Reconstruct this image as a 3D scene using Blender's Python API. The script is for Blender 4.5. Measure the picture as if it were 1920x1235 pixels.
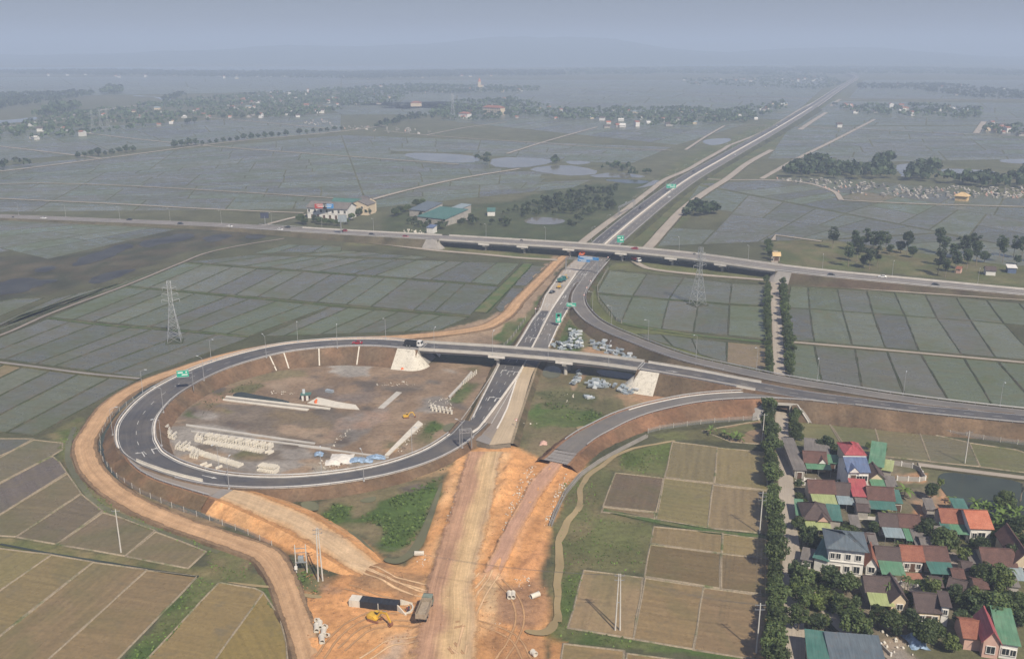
import bpy, math, random
import numpy as np
from mathutils import Vector, Matrix

for o in list(bpy.data.objects):
    bpy.data.objects.remove(o)
S = bpy.context.scene
COL = S.collection
RNG = random.Random(7)
NR = np.random.RandomState(11)

# ------------------------------------------------------------------ camera
FPX, HORIZON, CAMH = 1760.0, 88.0, 125.0      # focal length in photo pixels, horizon row, drone height
PITCH = math.atan((617.5 - HORIZON) / FPX)
cam_d = bpy.data.cameras.new('camera')
cam = bpy.data.objects.new('camera', cam_d)
COL.objects.link(cam)
cam.location = (0, 0, CAMH)
cam.rotation_euler = (math.pi / 2 - PITCH, 0, 0)
cam_d.sensor_width = 36.0
cam_d.lens = FPX / 1920 * 36.0
cam_d.clip_start = 1.0
cam_d.clip_end = 90000
S.camera = cam

# ------------------------------------------------------------------ sky, sun, exposure
SUN_EL = math.radians(46)
SUN_DIR = Vector((0.44 * math.cos(SUN_EL), -0.90 * math.cos(SUN_EL), math.sin(SUN_EL))).normalized()
world = bpy.data.worlds.new('World')
S.world = world
world.use_nodes = True
wn = world.node_tree.nodes
wl = world.node_tree.links
wn.clear()
w_out = wn.new('ShaderNodeOutputWorld')
w_bg = wn.new('ShaderNodeBackground')
w_sky = wn.new('ShaderNodeTexSky')
w_sky.sky_type = 'NISHITA'
w_sky.sun_disc = False
w_sky.sun_elevation = SUN_EL
w_sky.sun_rotation = math.atan2(SUN_DIR.x, SUN_DIR.y)
w_sky.altitude = 60
w_sky.air_density = 1.0
w_sky.dust_density = 1.0
w_sky.ozone_density = 1.5
w_bg.inputs['Strength'].default_value = 0.045
w_hsv = wn.new('ShaderNodeHueSaturation')
w_hsv.inputs['Saturation'].default_value = 1.6
w_hsv.inputs['Hue'].default_value = 0.522
wl.new(w_sky.outputs[0], w_hsv.inputs['Color'])
w_mix = wn.new('ShaderNodeMixRGB')          # even milky veil of a hazy day over the clear-sky model
w_mix.inputs[0].default_value = 0.65
w_mix.inputs[2].default_value = (5.4, 5.8, 8.3, 1)
wl.new(w_hsv.outputs[0], w_mix.inputs[1])
wl.new(w_mix.outputs[0], w_bg.inputs['Color'])
wl.new(w_bg.outputs[0], w_out.inputs['Surface'])

sun_d = bpy.data.lights.new('sun', 'SUN')
sun_d.energy = 5.0
sun_d.angle = math.radians(0.9)
sun_d.color = (1.0, 0.89, 0.73)
sun = bpy.data.objects.new('sun', sun_d)
COL.objects.link(sun)
sun.rotation_euler = SUN_DIR.to_track_quat('Z', 'Y').to_euler()
sun.location = (0, 0, 400)
vs = S.view_settings
vs.view_transform = 'Standard'
vs.look = 'None'
vs.exposure = 0.22
vs.gamma = 1.0
HAZE_DENSITY = 0.00031
HAZE_COLOR = (0.60, 0.74, 0.98)

# ------------------------------------------------------------------ geometry helpers
def P(px, py, z=0.0):
    """Ground point seen at a pixel of the photograph, for a surface z metres above the plain."""
    x = (px - 960) / FPX
    y = -(py - 617.5) / FPX
    d = Vector((x, math.cos(PITCH) + y * math.sin(PITCH), -math.sin(PITCH) + y * math.cos(PITCH)))
    return Vector((0, 0, CAMH)) + d * ((z - CAMH) / d.z)

def W(pts, z=0.0):
    return [P(a[0], a[1], z) for a in pts]

def Z(x0, y0, s):
    return lambda x, y: (x0 + x / s, y0 + y / s)

def fade(t):
    return t * t * (3 - 2 * t)

def vnoise(x, y, seed=0):
    xi = np.floor(x).astype(np.int64); yi = np.floor(y).astype(np.int64)
    xf = fade(x - xi); yf = fade(y - yi)
    def h(a, b):
        n = (a * 374761393 + b * 668265263 + seed * 974634777) & 0xFFFFFFFF
        n = ((n ^ (n >> 13)) * 1274126177) & 0xFFFFFFFF
        return ((n ^ (n >> 16)) & 0xFFFF) / 65535.0
    return (h(xi, yi) * (1 - xf) + h(xi + 1, yi) * xf) * (1 - yf) + (h(xi, yi + 1) * (1 - xf) + h(xi + 1, yi + 1) * xf) * yf

def fbm(x, y, seed=0, octs=4):
    x = np.asarray(x, float); y = np.asarray(y, float)
    r = 0; a = 0.5; t = 0
    for k in range(octs):
        r = r + a * vnoise(x * 2 ** k + 17.3 * k, y * 2 ** k - 9.1 * k, seed + k)
        t += a; a *= 0.5
    return r / t

def poly_sd(x, y, poly):
    """signed distance to a polygon, positive inside (numpy arrays)"""
    p = np.array([(q[0], q[1]) for q in poly])
    d = np.full(x.shape, 1e18); inside = np.zeros(x.shape, bool)
    n = len(p)
    for i in range(n):
        a = p[i]; b = p[(i + 1) % n]
        e = b - a; wx = x - a[0]; wy = y - a[1]
        t = np.clip((wx * e[0] + wy * e[1]) / max(e @ e, 1e-9), 0, 1)
        d = np.minimum(d, (wx - e[0] * t) ** 2 + (wy - e[1] * t) ** 2)
        c = ((a[1] > y) != (b[1] > y)) & (x < (b[0] - a[0]) * (y - a[1]) / (b[1] - a[1] + 1e-12) + a[0])
        inside ^= c
    return np.where(inside, np.sqrt(d), -np.sqrt(d))

def in_poly(x, y, poly):
    r = False; n = len(poly)
    for i in range(n):
        a = poly[i]; b = poly[(i + 1) % n]
        if (a[1] > y) != (b[1] > y) and x < (b[0] - a[0]) * (y - a[1]) / (b[1] - a[1]) + a[0]:
            r = not r
    return r

class MB:
    """collects faces; build() links them as one mesh object"""
    def __init__(s):
        s.v = []; s.f = []; s.m = []; s.uv = {}
    def face(s, pts, mi=0, uv=None):
        i = len(s.v); s.v += [tuple(p) for p in pts]
        s.f.append(tuple(range(i, i + len(pts)))); s.m.append(mi)
        if uv: s.uv[len(s.f) - 1] = uv
        return s
    def mesh_part(s, verts, faces, mi=0):
        i = len(s.v); s.v += [tuple(p) for p in verts]
        for f in faces:
            s.f.append(tuple(i + k for k in f)); s.m.append(mi)
        return s
    def box(s, c, d, rz=0, mi=0, taper=1.0):
        x, y, z = c; a, b, h = d[0] / 2, d[1] / 2, d[2] / 2
        cs, sn = math.cos(rz), math.sin(rz)
        vs_ = []
        for zz, k in ((-h, 1), (h, taper)):
            for u, v in ((-a, -b), (a, -b), (a, b), (-a, b)):
                vs_.append((x + (u * cs - v * sn) * k, y + (u * sn + v * cs) * k, z + zz))
        return s.mesh_part(vs_, [(3, 2, 1, 0), (4, 5, 6, 7), (0, 1, 5, 4), (1, 2, 6, 5), (2, 3, 7, 6), (3, 0, 4, 7)], mi)
    def prism(s, poly, z0, z1, mi=0, cap=True):
        n = len(poly)
        vs_ = [(p[0], p[1], z0) for p in poly] + [(p[0], p[1], z1) for p in poly]
        fs = [(i, (i + 1) % n, n + (i + 1) % n, n + i) for i in range(n)]
        if cap: fs += [tuple(range(n - 1, -1, -1)), tuple(range(n, 2 * n))]
        return s.mesh_part(vs_, fs, mi)
    def tube(s, a, b, r0, r1=None, n=6, mi=0, cap=True):
        a = Vector(a); b = Vector(b); r1 = r0 if r1 is None else r1
        d = (b - a).normalized()
        u = d.orthogonal().normalized(); w = d.cross(u)
        vs_ = []
        for q, r in ((a, r0), (b, r1)):
            for k in range(n):
                t = 2 * math.pi * k / n
                vs_.append(q + (u * math.cos(t) + w * math.sin(t)) * r)
        fs = [(k, (k + 1) % n, n + (k + 1) % n, n + k) for k in range(n)]
        if cap: fs += [tuple(range(n - 1, -1, -1)), tuple(range(n, 2 * n))]
        return s.mesh_part(vs_, fs, mi)
    def bar(s, a, b, w, h=None, mi=0):
        """square bar from a to b"""
        a = Vector(a); b = Vector(b); h = w if h is None else h
        d = (b - a).normalized()
        u = d.cross(Vector((0, 0, 1)))
        if u.length < 1e-4: u = Vector((1, 0, 0))
        u.normalize(); k = u.cross(d)
        vs_ = []
        for q in (a, b):
            for i, j in ((-1, -1), (1, -1), (1, 1), (-1, 1)):
                vs_.append(q + u * (i * w / 2) + k * (j * h / 2))
        return s.mesh_part(vs_, [(3, 2, 1, 0), (4, 5, 6, 7), (0, 1, 5, 4), (1, 2, 6, 5), (2, 3, 7, 6), (3, 0, 4, 7)], mi)
    def sphere(s, c, r, mi=0, n=8, m=5, sz=1.0):
        vs_ = []; fs = []
        for j in range(m + 1):
            ph = math.pi * j / m
            for i in range(n):
                t = 2 * math.pi * i / n
                vs_.append((c[0] + r * math.sin(ph) * math.cos(t), c[1] + r * math.sin(ph) * math.sin(t), c[2] + r * sz * math.cos(ph)))
        for j in range(m):
            for i in range(n):
                fs.append((j * n + i, (j + 1) * n + i, (j + 1) * n + (i + 1) % n, j * n + (i + 1) % n))
        return s.mesh_part(vs_, fs, mi)
    def extrude_profile(s, prof, a, b, mi=0):
        """profile [(side, up)...] swept from a to b (closed)"""
        a = Vector(a); b = Vector(b); d = (b - a).normalized()
        u = Vector((d.y, -d.x, 0)).normalized()
        n = len(prof)
        vs_ = [q + u * p[0] + Vector((0, 0, p[1])) for q in (a, b) for p in prof]
        fs = [(k, n + k, n + (k + 1) % n, (k + 1) % n) for k in range(n)] + [tuple(range(n)), tuple(range(2 * n - 1, n - 1, -1))]
        return s.mesh_part(vs_, fs, mi)
    def mesh(s, name, mats):
        me = bpy.data.meshes.new(name)
        me.from_pydata(s.v, [], s.f)
        if not isinstance(mats, (list, tuple)): mats = [mats]
        for m in mats: me.materials.append(m)
        if len(mats) > 1: me.polygons.foreach_set('material_index', s.m)
        if s.uv:
            ul = me.uv_layers.new(name='uv')
            for fi, uvs in s.uv.items():
                for li, t in zip(me.polygons[fi].loop_indices, uvs): ul.data[li].uv = t
        me.update()
        return me
    def build(s, name, mats, parent=None, loc=None, world=True):
        return link(name, s.mesh(name, mats), parent, world, loc)

def link(name, me, parent=None, world=True, loc=None):
    o = bpy.data.objects.new(name, me)
    COL.objects.link(o)
    if parent is not None:
        o.parent = parent
        if world and parent.parent is None: o.location = -parent.location
    if loc is not None: o.location = loc
    return o

def tag(o, label=None, cat=None, group=None, kind=None):
    if label: o['label'] = label
    if cat: o['category'] = cat
    if group: o['group'] = group
    if kind: o['kind'] = kind
    return o

def empty(name, loc=(0, 0, 0), rz=0.0, label=None, cat=None, group=None, kind=None):
    o = bpy.data.objects.new(name, None)
    o.empty_display_size = 0.5
    COL.objects.link(o)
    o.location = loc; o.rotation_euler = (0, 0, rz)
    return tag(o, label, cat, group, kind)

def np_mesh(name, verts, faces, mat, col=None, uv=None, smooth=False):
    """verts Nx3, faces MxK (all same K)"""
    me = bpy.data.meshes.new(name)
    verts = np.asarray(verts, np.float32); faces = np.asarray(faces, np.int32)
    m, k = faces.shape
    me.vertices.add(len(verts)); me.vertices.foreach_set('co', verts.ravel())
    me.loops.add(m * k); me.loops.foreach_set('vertex_index', faces.ravel())
    me.polygons.add(m)
    me.polygons.foreach_set('loop_start', np.arange(0, m * k, k, dtype=np.int32))
    me.polygons.foreach_set('loop_total', np.full(m, k, np.int32))
    if smooth: me.polygons.foreach_set('use_smooth', np.ones(m, bool))
    if col is not None:
        a = me.attributes.new('col', 'FLOAT_COLOR', 'POINT')
        a.data.foreach_set('color', np.asarray(col, np.float32).ravel())
    if uv is not None:
        ul = me.uv_layers.new(name='uv')
        ul.data.foreach_set('uv', np.asarray(uv, np.float32)[faces.ravel()].ravel())
    me.materials.append(mat)
    me.update(calc_edges=True)
    me.validate()
    return me

def set_col(me, rgba):
    a = me.attributes.new('col', 'FLOAT_COLOR', 'POINT')
    n = len(me.vertices)
    a.data.foreach_set('color', np.tile(np.array(rgba, np.float32), n))

class Path:
    """smooth road axis through photo pixels: pts = (px, py, z, width)"""
    def __init__(s, pts, step=3.0):
        c = [P(p[0], p[1], p[2]) for p in pts]
        w = [p[3] if len(p) > 3 else 6.0 for p in pts]
        s.c, s.w, s.src = [], [], []
        n = len(c)
        for i in range(n - 1):
            p0 = c[max(i - 1, 0)]; p1 = c[i]; p2 = c[i + 1]; p3 = c[min(i + 2, n - 1)]
            L = (p2 - p1).length
            k = max(1, int(L / step))
            # centripetal-ish tangents scaled to the segment
            def tan(a, b, q, la, lb):
                if la < 1e-6 or lb < 1e-6: return (b - a).normalized() * L if (b - a).length > 0 else (p2 - p1)
                return ((q - a) / la * (lb / (la + lb)) + (b - q) / lb * (la / (la + lb))) * L
            m1 = tan(p0, p2, p1, (p1 - p0).length, L) if i > 0 else p2 - p1
            m2 = tan(p1, p3, p2, L, (p3 - p2).length) if i < n - 2 else p2 - p1
            for j in range(k):
                t = j / k
                h = (2 * t ** 3 - 3 * t * t + 1, t ** 3 - 2 * t * t + t, -2 * t ** 3 + 3 * t * t, t ** 3 - t * t)
                s.c.append(p1 * h[0] + m1 * h[1] + p2 * h[2] + m2 * h[3])
                s.w.append(w[i] + (w[i + 1] - w[i]) * fade(t))
                s.src.append(i + t)
        s.c.append(c[-1]); s.w.append(w[-1]); s.src.append(n - 1)
        s.finish()
    def finish(s):
        n = len(s.c); s.n = []; s.s = [0.0]
        for i in range(n):
            d = s.c[min(i + 1, n - 1)] - s.c[max(i - 1, 0)]
            s.n.append(Vector((-d.y, d.x, 0)).normalized())
            if i: s.s.append(s.s[-1] + (s.c[i] - s.c[i - 1]).length)
    def off(s, o, dz=0.0, i0=0, i1=None):
        i1 = len(s.c) if i1 is None else i1
        return [s.c[i] + s.n[i] * (o(i) if callable(o) else o) + Vector((0, 0, dz)) for i in range(i0, i1)]
    def idx(s, k):
        """sample index nearest source-point number k"""
        return min(range(len(s.c)), key=lambda i: abs(s.src[i] - k))
    def sub(s, k0, k1):
        a, b = s.idx(k0), s.idx(k1)
        q = Path.__new__(Path)
        q.c, q.w, q.src = s.c[a:b + 1], s.w[a:b + 1], s.src[a:b + 1]
        q.finish(); return q

def strip_mesh(name, A, B, mat, nuv=False):
    """sheet between two polylines of equal length; uv = metres (or 0..1 across when nuv)"""
    n = len(A); v = []; uv = []; s = 0
    for i in range(n):
        if i: s += ((A[i] + B[i]) / 2 - (A[i - 1] + B[i - 1]) / 2).length
        w = (A[i] - B[i]).length
        v += [A[i], B[i]]; uv += [(0, s), (1 if nuv else w, s)]
    f = [(2 * i, 2 * i + 1, 2 * i + 3, 2 * i + 2) for i in range(n - 1)]
    v = np.array(v)
    e1 = v[1] - v[0]; e2 = v[2] - v[0]
    if e1[0] * e2[1] - e1[1] * e2[0] < 0: f = [t[::-1] for t in f]
    return np_mesh(name, v, f, mat, uv=uv)

def resample(pts, n):
    L = [0]
    for i in range(1, len(pts)): L.append(L[-1] + (pts[i] - pts[i - 1]).length)
    out = []
    for k in range(n):
        t = L[-1] * k / (n - 1); j = 1
        while j < len(L) - 1 and L[j] < t: j += 1
        u = (t - L[j - 1]) / max(L[j] - L[j - 1], 1e-6)
        out.append(pts[j - 1].lerp(pts[j], min(max(u, 0), 1)))
    return out
def plen(pts): return sum((pts[i] - pts[i - 1]).length for i in range(1, len(pts)))
# ------------------------------------------------------------------ materials
def nodes(name):
    m = bpy.data.materials.new(name); m.use_nodes = True
    nt = m.node_tree
    return m, nt, nt.nodes['Principled BSDF']

def nd(nt, kind, **kw):
    n = nt.nodes.new('ShaderNode' + kind)
    for k, v in kw.items():
        if k in n.inputs.keys(): n.inputs[k].default_value = v
        else: setattr(n, k, v)
    return n

def coords(nt, kind='pos', scale=(1, 1, 1), rz=0.0):
    mp = nd(nt, 'Mapping')
    mp.inputs['Scale'].default_value = scale
    mp.inputs['Rotation'].default_value = (0, 0, rz)
    if kind == 'pos': src = nd(nt, 'NewGeometry').outputs['Position']
    elif kind == 'uv': src = nd(nt, 'TexCoord').outputs['UV']
    else: src = nd(nt, 'TexCoord').outputs['Object']
    nt.links.new(src, mp.inputs['Vector'])
    return mp.outputs[0]

def noise(nt, vec, scale, detail=4, rough=0.6, dist=0.0):
    n = nd(nt, 'TexNoise')
    n.inputs['Scale'].default_value = scale; n.inputs['Detail'].default_value = detail
    n.inputs['Roughness'].default_value = rough; n.inputs['Distortion'].default_value = dist
    nt.links.new(vec, n.inputs['Vector'])
    return n.outputs['Fac']

def ramp(nt, fac, stops):
    r = nd(nt, 'ValToRGB')
    e = r.color_ramp.elements
    while len(e) < len(stops): e.new(0.5)
    for i, (p, c) in enumerate(stops):
        e[i].position = p
        e[i].color = (c, c, c, 1) if not isinstance(c, (tuple, list)) else (*c, 1)
    nt.links.new(fac, r.inputs[0])
    return r.outputs[0]

def mix(nt, a, b, fac, mode='MIX'):
    m = nd(nt, 'MixRGB', blend_type=mode)
    for s, v in ((0, fac), (1, a), (2, b)):
        if isinstance(v, (int, float)): m.inputs[s].default_value = v if s == 0 else (v, v, v, 1)
        elif isinstance(v, (tuple, list)): m.inputs[s].default_value = (*v[:3], 1)
        else: nt.links.new(v, m.inputs[s])
    return m.outputs[0]

def bump(nt, b, h, strength, dist=0.1):
    n = nd(nt, 'Bump'); n.inputs['Strength'].default_value = strength; n.inputs['Distance'].default_value = dist
    nt.links.new(h, n.inputs['Height']); nt.links.new(n.outputs[0], b.inputs['Normal'])

def setp(b, **kw):
    for k, v in kw.items(): b.inputs[k.replace('_', ' ')].default_value = v

def plain(name, c, rough=0.8, var=0.18, scale=0.6, metal=0.0, detail_scale=6.0):
    """painted/dusty surface: base colour with two sizes of uneven weathering"""
    m, nt, b = nodes(name)
    v = coords(nt)
    f = noise(nt, v, scale, 5)
    g = noise(nt, v, detail_scale, 3)
    c1 = tuple(x * (1 - var) for x in c); c2 = tuple(min(1, x * (1 + var)) for x in c)
    col = mix(nt, c1, c2, ramp(nt, f, [(0.3, 0.0), (0.7, 1.0)]))
    col = mix(nt, col, ramp(nt, g, [(0.3, 1 - var), (0.7, 1.0)]), 0.6, 'MULTIPLY')
    nt.links.new(col, b.inputs['Base Color'])
    setp(b, Roughness=rough, Metallic=metal)
    return m

M = {}
def attr_mat(name, rough=0.9, lo=0.7, hi=1.25, s1=0.05, s2=0.6, s3=4.0, bmp=0.5, bdist=0.25):
    """soil / vegetation sheet coloured by the 'col' attribute with multi-scale unevenness"""
    m, nt, b = nodes(name)
    a = nd(nt, 'Attribute', attribute_name='col')
    v = coords(nt)
    n1 = noise(nt, v, s1, 5); n2 = noise(nt, v, s2, 6, 0.7); n3 = noise(nt, v, s3, 3)
    col = mix(nt, a.outputs['Color'], ramp(nt, n1, [(0.3, lo), (0.7, hi)]), 1.0, 'MULTIPLY')
    col = mix(nt, col, ramp(nt, n2, [(0.28, 0.62), (0.5, 1.0), (0.75, 1.3)]), 1.0, 'MULTIPLY')
    col = mix(nt, col, ramp(nt, n3, [(0.25, 0.8), (0.75, 1.18)]), 1.0, 'MULTIPLY')
    nt.links.new(col, b.inputs['Base Color'])
    setp(b, Roughness=rough)
    b.inputs['Specular IOR Level'].default_value = 0.25
    h = mix(nt, n2, n3, 0.35)
    bump(nt, b, h, bmp, bdist)
    return m
M['ground'] = attr_mat('ground_soil', bmp=0.7, bdist=0.45)
M['earth'] = attr_mat('loose_earth', s1=0.09, s2=0.9, s3=5.0, bmp=0.7, bdist=0.3)

def paddy_mat():
    m, nt, b = nodes('flooded_paddy')
    a = nd(nt, 'Attribute', attribute_name='col')      # rgb: plot colour, alpha: how wet
    uv = coords(nt, 'uv', (0.012, 0.22, 1))            # u runs along the rows
    pos = coords(nt)
    st = noise(nt, uv, 3.0, 5, 0.65)
    big = noise(nt, pos, 0.028, 4, 0.6, 0.6)
    fine = noise(nt, pos, 0.9, 4, 0.7)
    med = noise(nt, pos, 0.16, 4, 0.65, 0.4)
    col = mix(nt, a.outputs['Color'], ramp(nt, st, [(0.28, 0.80), (0.72, 1.20)]), 0.95, 'MULTIPLY')
    green = mix(nt, col, (0.085, 0.108, 0.038), ramp(nt, big, [(0.48, 0.0), (0.68, 0.5)]))
    green = mix(nt, green, (0.148, 0.130, 0.09), ramp(nt, med, [(0.54, 0.0), (0.72, 0.6)]))
    col = mix(nt, green, ramp(nt, fine, [(0.3, 0.82), (0.7, 1.15)]), 1.0, 'MULTIPLY')
    nt.links.new(col, b.inputs['Base Color'])
    # sprouts break the water: rough where they stand thick, smooth where water is open
    r = mix(nt, ramp(nt, big, [(0.35, 0.16), (0.62, 0.5)]), ramp(nt, med, [(0.4, 0.18), (0.62, 0.6)]), 0.5)
    nt.links.new(r, b.inputs['Roughness'])
    setp(b, IOR=1.33)
    sp = mix(nt, ramp(nt, st, [(0.3, 0.55), (0.7, 0.25)]), ramp(nt, med, [(0.4, 0.6), (0.62, 0.22)]), 0.5)
    nt.links.new(sp, b.inputs['Specular IOR Level'])
    bump(nt, b, fine, 0.10, 0.08)
    return m
M['paddy'] = paddy_mat()

def water_mat(name, c, rough=0.06, var=0.3):
    m, nt, b = nodes(name)
    v = coords(nt)
    f = noise(nt, v, 0.05, 4, 0.6, 0.8)
    nt.links.new(mix(nt, tuple(x * (1 - var) for x in c), tuple(x * (1 + var) for x in c), ramp(nt, f, [(0.3, 0.0), (0.7, 1.0)])), b.inputs['Base Color'])
    setp(b, Roughness=rough, IOR=1.33)
    bump(nt, b, noise(nt, v, 1.2, 3), 0.05, 0.05)
    return m
M['pond'] = water_mat('pond_water', (0.16, 0.155, 0.13), 0.1)
M['dark_pond'] = water_mat('weedy_pond_water', (0.040, 0.050, 0.036), 0.12)
M['mud_water'] = water_mat('muddy_water', (0.30, 0.235, 0.125), 0.2, 0.2)
M['green_water'] = water_mat('ditch_water', (0.13, 0.13, 0.07), 0.16)
M['river'] = water_mat('river_water', (0.12, 0.12, 0.10), 0.12)
M['swamp'] = water_mat('swamp_water', (0.040, 0.040, 0.036), 0.45, 0.5)

def bund_mat(name, dry, green, bias):
    m, nt, b = nodes(name)
    v = coords(nt)
    n1 = noise(nt, v, 0.12, 4, 0.7); n2 = noise(nt, v, 1.6, 4, 0.7)
    c = mix(nt, dry, green, ramp(nt, n1, [(bias, 0.0), (bias + 0.14, 1.0)]))
    c = mix(nt, c, ramp(nt, n2, [(0.3, 0.65), (0.7, 1.25)]), 1.0, 'MULTIPLY')
    nt.links.new(c, b.inputs['Base Color']); setp(b, Roughness=0.9)
    bump(nt, b, n2, 0.6, 0.15)
    return m
M['bund_dry'] = bund_mat('mud_bund', (0.27, 0.225, 0.16), (0.10, 0.12, 0.045), 0.52)
M['bund_green'] = bund_mat('grassy_bund', (0.095, 0.085, 0.06), (0.045, 0.058, 0.026), 0.38)
M['grass_strip'] = bund_mat('grass_strip', (0.13, 0.13, 0.055), (0.065, 0.11, 0.03), 0.40)

def road_mat(name, c, dark, streak=0.35, worn=0.0, dust=(0.30, 0.25, 0.18), dustamt=0.0):
    """asphalt or packed surface; uv v runs along the road so wheel tracks run with it"""
    m, nt, b = nodes(name)
    uv = coords(nt, 'uv', (1.1, 0.018, 1)); pos = coords(nt)
    st = noise(nt, uv, 1.0, 4, 0.6); st2 = noise(nt, coords(nt, 'uv', (3.2, 0.03, 1)), 1.0, 4, 0.65)
    pat = noise(nt, pos, 0.06, 5, 0.65); fine = noise(nt, pos, 2.5, 4, 0.7)
    col = mix(nt, dark, c, ramp(nt, st, [(0.5 - streak, 0.0), (0.5 + streak * 0.7, 1.0)]))
    col = mix(nt, col, ramp(nt, st2, [(0.3, 1 - streak * 0.5), (0.7, 1 + streak * 0.4)]), 0.8, 'MULTIPLY')
    col = mix(nt, col, ramp(nt, pat, [(0.3, 0.82), (0.7, 1.2)]), 0.8, 'MULTIPLY')
    col = mix(nt, col, ramp(nt, fine, [(0.3, 0.88), (0.7, 1.12)]), 1.0, 'MULTIPLY')
    if dustamt: col = mix(nt, col, dust, ramp(nt, noise(nt, pos, 0.11, 5, 0.7), [(0.5 - dustamt * 0.3, 0.0), (0.8, dustamt)]))
    nt.links.new(col, b.inputs['Base Color']); setp(b, Roughness=0.75)
    b.inputs['Specular IOR Level'].default_value = 0.4
    bump(nt, b, fine, 0.25, 0.04)
    return m
M['asphalt'] = road_mat('new_asphalt', (0.095, 0.096, 0.102), (0.050, 0.052, 0.062), 0.34, dustamt=0.34)
M['asphalt_grey'] = road_mat('worn_grey_asphalt', (0.155, 0.148, 0.142), (0.112, 0.110, 0.110), 0.3, dustamt=0.35)
M['asphalt_old'] = road_mat('old_highway_asphalt', (0.20, 0.185, 0.175), (0.155, 0.148, 0.145), 0.3, dustamt=0.3)
M['concrete_road'] = road_mat('concrete_pavement', (0.40, 0.36, 0.31), (0.32, 0.285, 0.245), 0.4)
M['lane'] = road_mat('pale_concrete_lane', (0.38, 0.335, 0.28), (0.30, 0.265, 0.22), 0.35, dustamt=0.25)
M['tan_dust'] = road_mat('dusty_base_course', (0.47, 0.38, 0.265), (0.40, 0.315, 0.21), 0.45)
M['dirt_road'] = road_mat('dirt_service_road', (0.42, 0.275, 0.165), (0.32, 0.20, 0.115), 0.45)
M['grey_stub'] = road_mat('dusty_grey_base', (0.27, 0.235, 0.205), (0.20, 0.175, 0.16), 0.35, dustamt=0.5)
M['gravel'] = road_mat('crushed_gravel', (0.27, 0.25, 0.235), (0.21, 0.2, 0.19), 0.2)

def earth_track(name, stops, streak=0.2, edge=0.15, across=14, edge_amt=1.0):
    """compacted earth; uv u runs 0..1 across, v in metres along; worn, broken edges let the soil below show"""
    m, nt, b = nodes(name)
    tc = nd(nt, 'TexCoord'); sep = nd(nt, 'SeparateXYZ'); nt.links.new(tc.outputs['UV'], sep.inputs[0])
    pos = coords(nt)
    w = noise(nt, pos, 0.07, 4, 0.6); w2 = noise(nt, pos, 0.24, 6, 0.75)
    ad = nd(nt, 'Math', operation='MULTIPLY_ADD'); ad.inputs[1].default_value = 0.5; ad.inputs[2].default_value = -0.25
    nt.links.new(w, ad.inputs[0])
    sm = nd(nt, 'Math', operation='ADD'); nt.links.new(sep.outputs[0], sm.inputs[0]); nt.links.new(ad.outputs[0], sm.inputs[1])
    base = ramp(nt, sm.outputs[0], stops)
    st = noise(nt, coords(nt, 'uv', (across, 0.02, 1)), 1.0, 4, 0.6, 0.3); st2 = noise(nt, coords(nt, 'uv', (across * 3.2, 0.035, 1)), 1.0, 3, 0.6)
    st3 = noise(nt, coords(nt, 'pos', (1.3, 0.05, 1), 0.5), 1.0, 3, 0.6)
    col = mix(nt, base, ramp(nt, st, [(0.3, 1 - streak), (0.7, 1 + streak * 0.8)]), 0.9, 'MULTIPLY')
    col = mix(nt, col, ramp(nt, st2, [(0.35, 1 - streak * 0.8), (0.7, 1 + streak * 0.5)]), 0.9, 'MULTIPLY')
    col = mix(nt, col, ramp(nt, st3, [(0.3, 0.9), (0.7, 1.08)]), 0.9, 'MULTIPLY')
    col = mix(nt, col, ramp(nt, noise(nt, pos, 0.18, 5, 0.7), [(0.3, 0.82), (0.7, 1.15)]), 1.0, 'MULTIPLY')
    col = mix(nt, col, ramp(nt, noise(nt, pos, 1.6, 5, 0.75), [(0.3, 0.85), (0.7, 1.14)]), 1.0, 'MULTIPLY')
    nt.links.new(col, b.inputs['Base Color']); setp(b, Roughness=0.92)
    b.inputs['Specular IOR Level'].default_value = 0.2
    bump(nt, b, mix(nt, st2, w2, 0.5), 0.5, 0.16)
    # distance to the nearer edge, roughened by noise
    ab = nd(nt, 'Math', operation='SUBTRACT'); ab.inputs[1].default_value = 0.5; nt.links.new(sep.outputs[0], ab.inputs[0])
    a2 = nd(nt, 'Math', operation='ABSOLUTE'); nt.links.new(ab.outputs[0], a2.inputs[0])
    nz = nd(nt, 'Math', operation='MULTIPLY_ADD'); nz.inputs[1].default_value = edge * 2.6; nt.links.new(w2, nz.inputs[0]); nt.links.new(a2.outputs[0], nz.inputs[2])
    mk = ramp(nt, nz.outputs[0], [(0.5 + edge * 0.55, 1.0), (0.5 + edge * 1.15, 1.0 - edge_amt)])
    tr = nd(nt, 'BsdfTransparent'); ms = nd(nt, 'MixShader')
    nt.links.new(mk, ms.inputs[0]); nt.links.new(tr.outputs[0], ms.inputs[1]); nt.links.new(b.outputs[0], ms.inputs[2])
    nt.links.new(ms.outputs[0], nt.nodes['Material Output'].inputs['Surface'])
    return m
M['subgrade'] = earth_track('compacted_subgrade', [(0.0, (0.43, 0.26, 0.165)), (0.34, (0.42, 0.255, 0.165)), (0.5, (0.54, 0.375, 0.205)), (0.72, (0.56, 0.40, 0.225)), (0.86, (0.47, 0.33, 0.20)), (1.0, (0.54, 0.32, 0.15))])
M['subgrade_pink'] = earth_track('laterite_base', [(0.0, (0.54, 0.32, 0.17)), (0.25, (0.44, 0.265, 0.185)), (0.7, (0.45, 0.27, 0.185)), (1.0, (0.56, 0.31, 0.15))], 0.14, 0.18, 8)
M['sand_track'] = earth_track('sandy_ramp', [(0.0, (0.58, 0.34, 0.16)), (0.25, (0.52, 0.375, 0.235)), (0.7, (0.53, 0.385, 0.24)), (1.0, (0.58, 0.34, 0.16))], 0.16, 0.17, 9)
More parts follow.
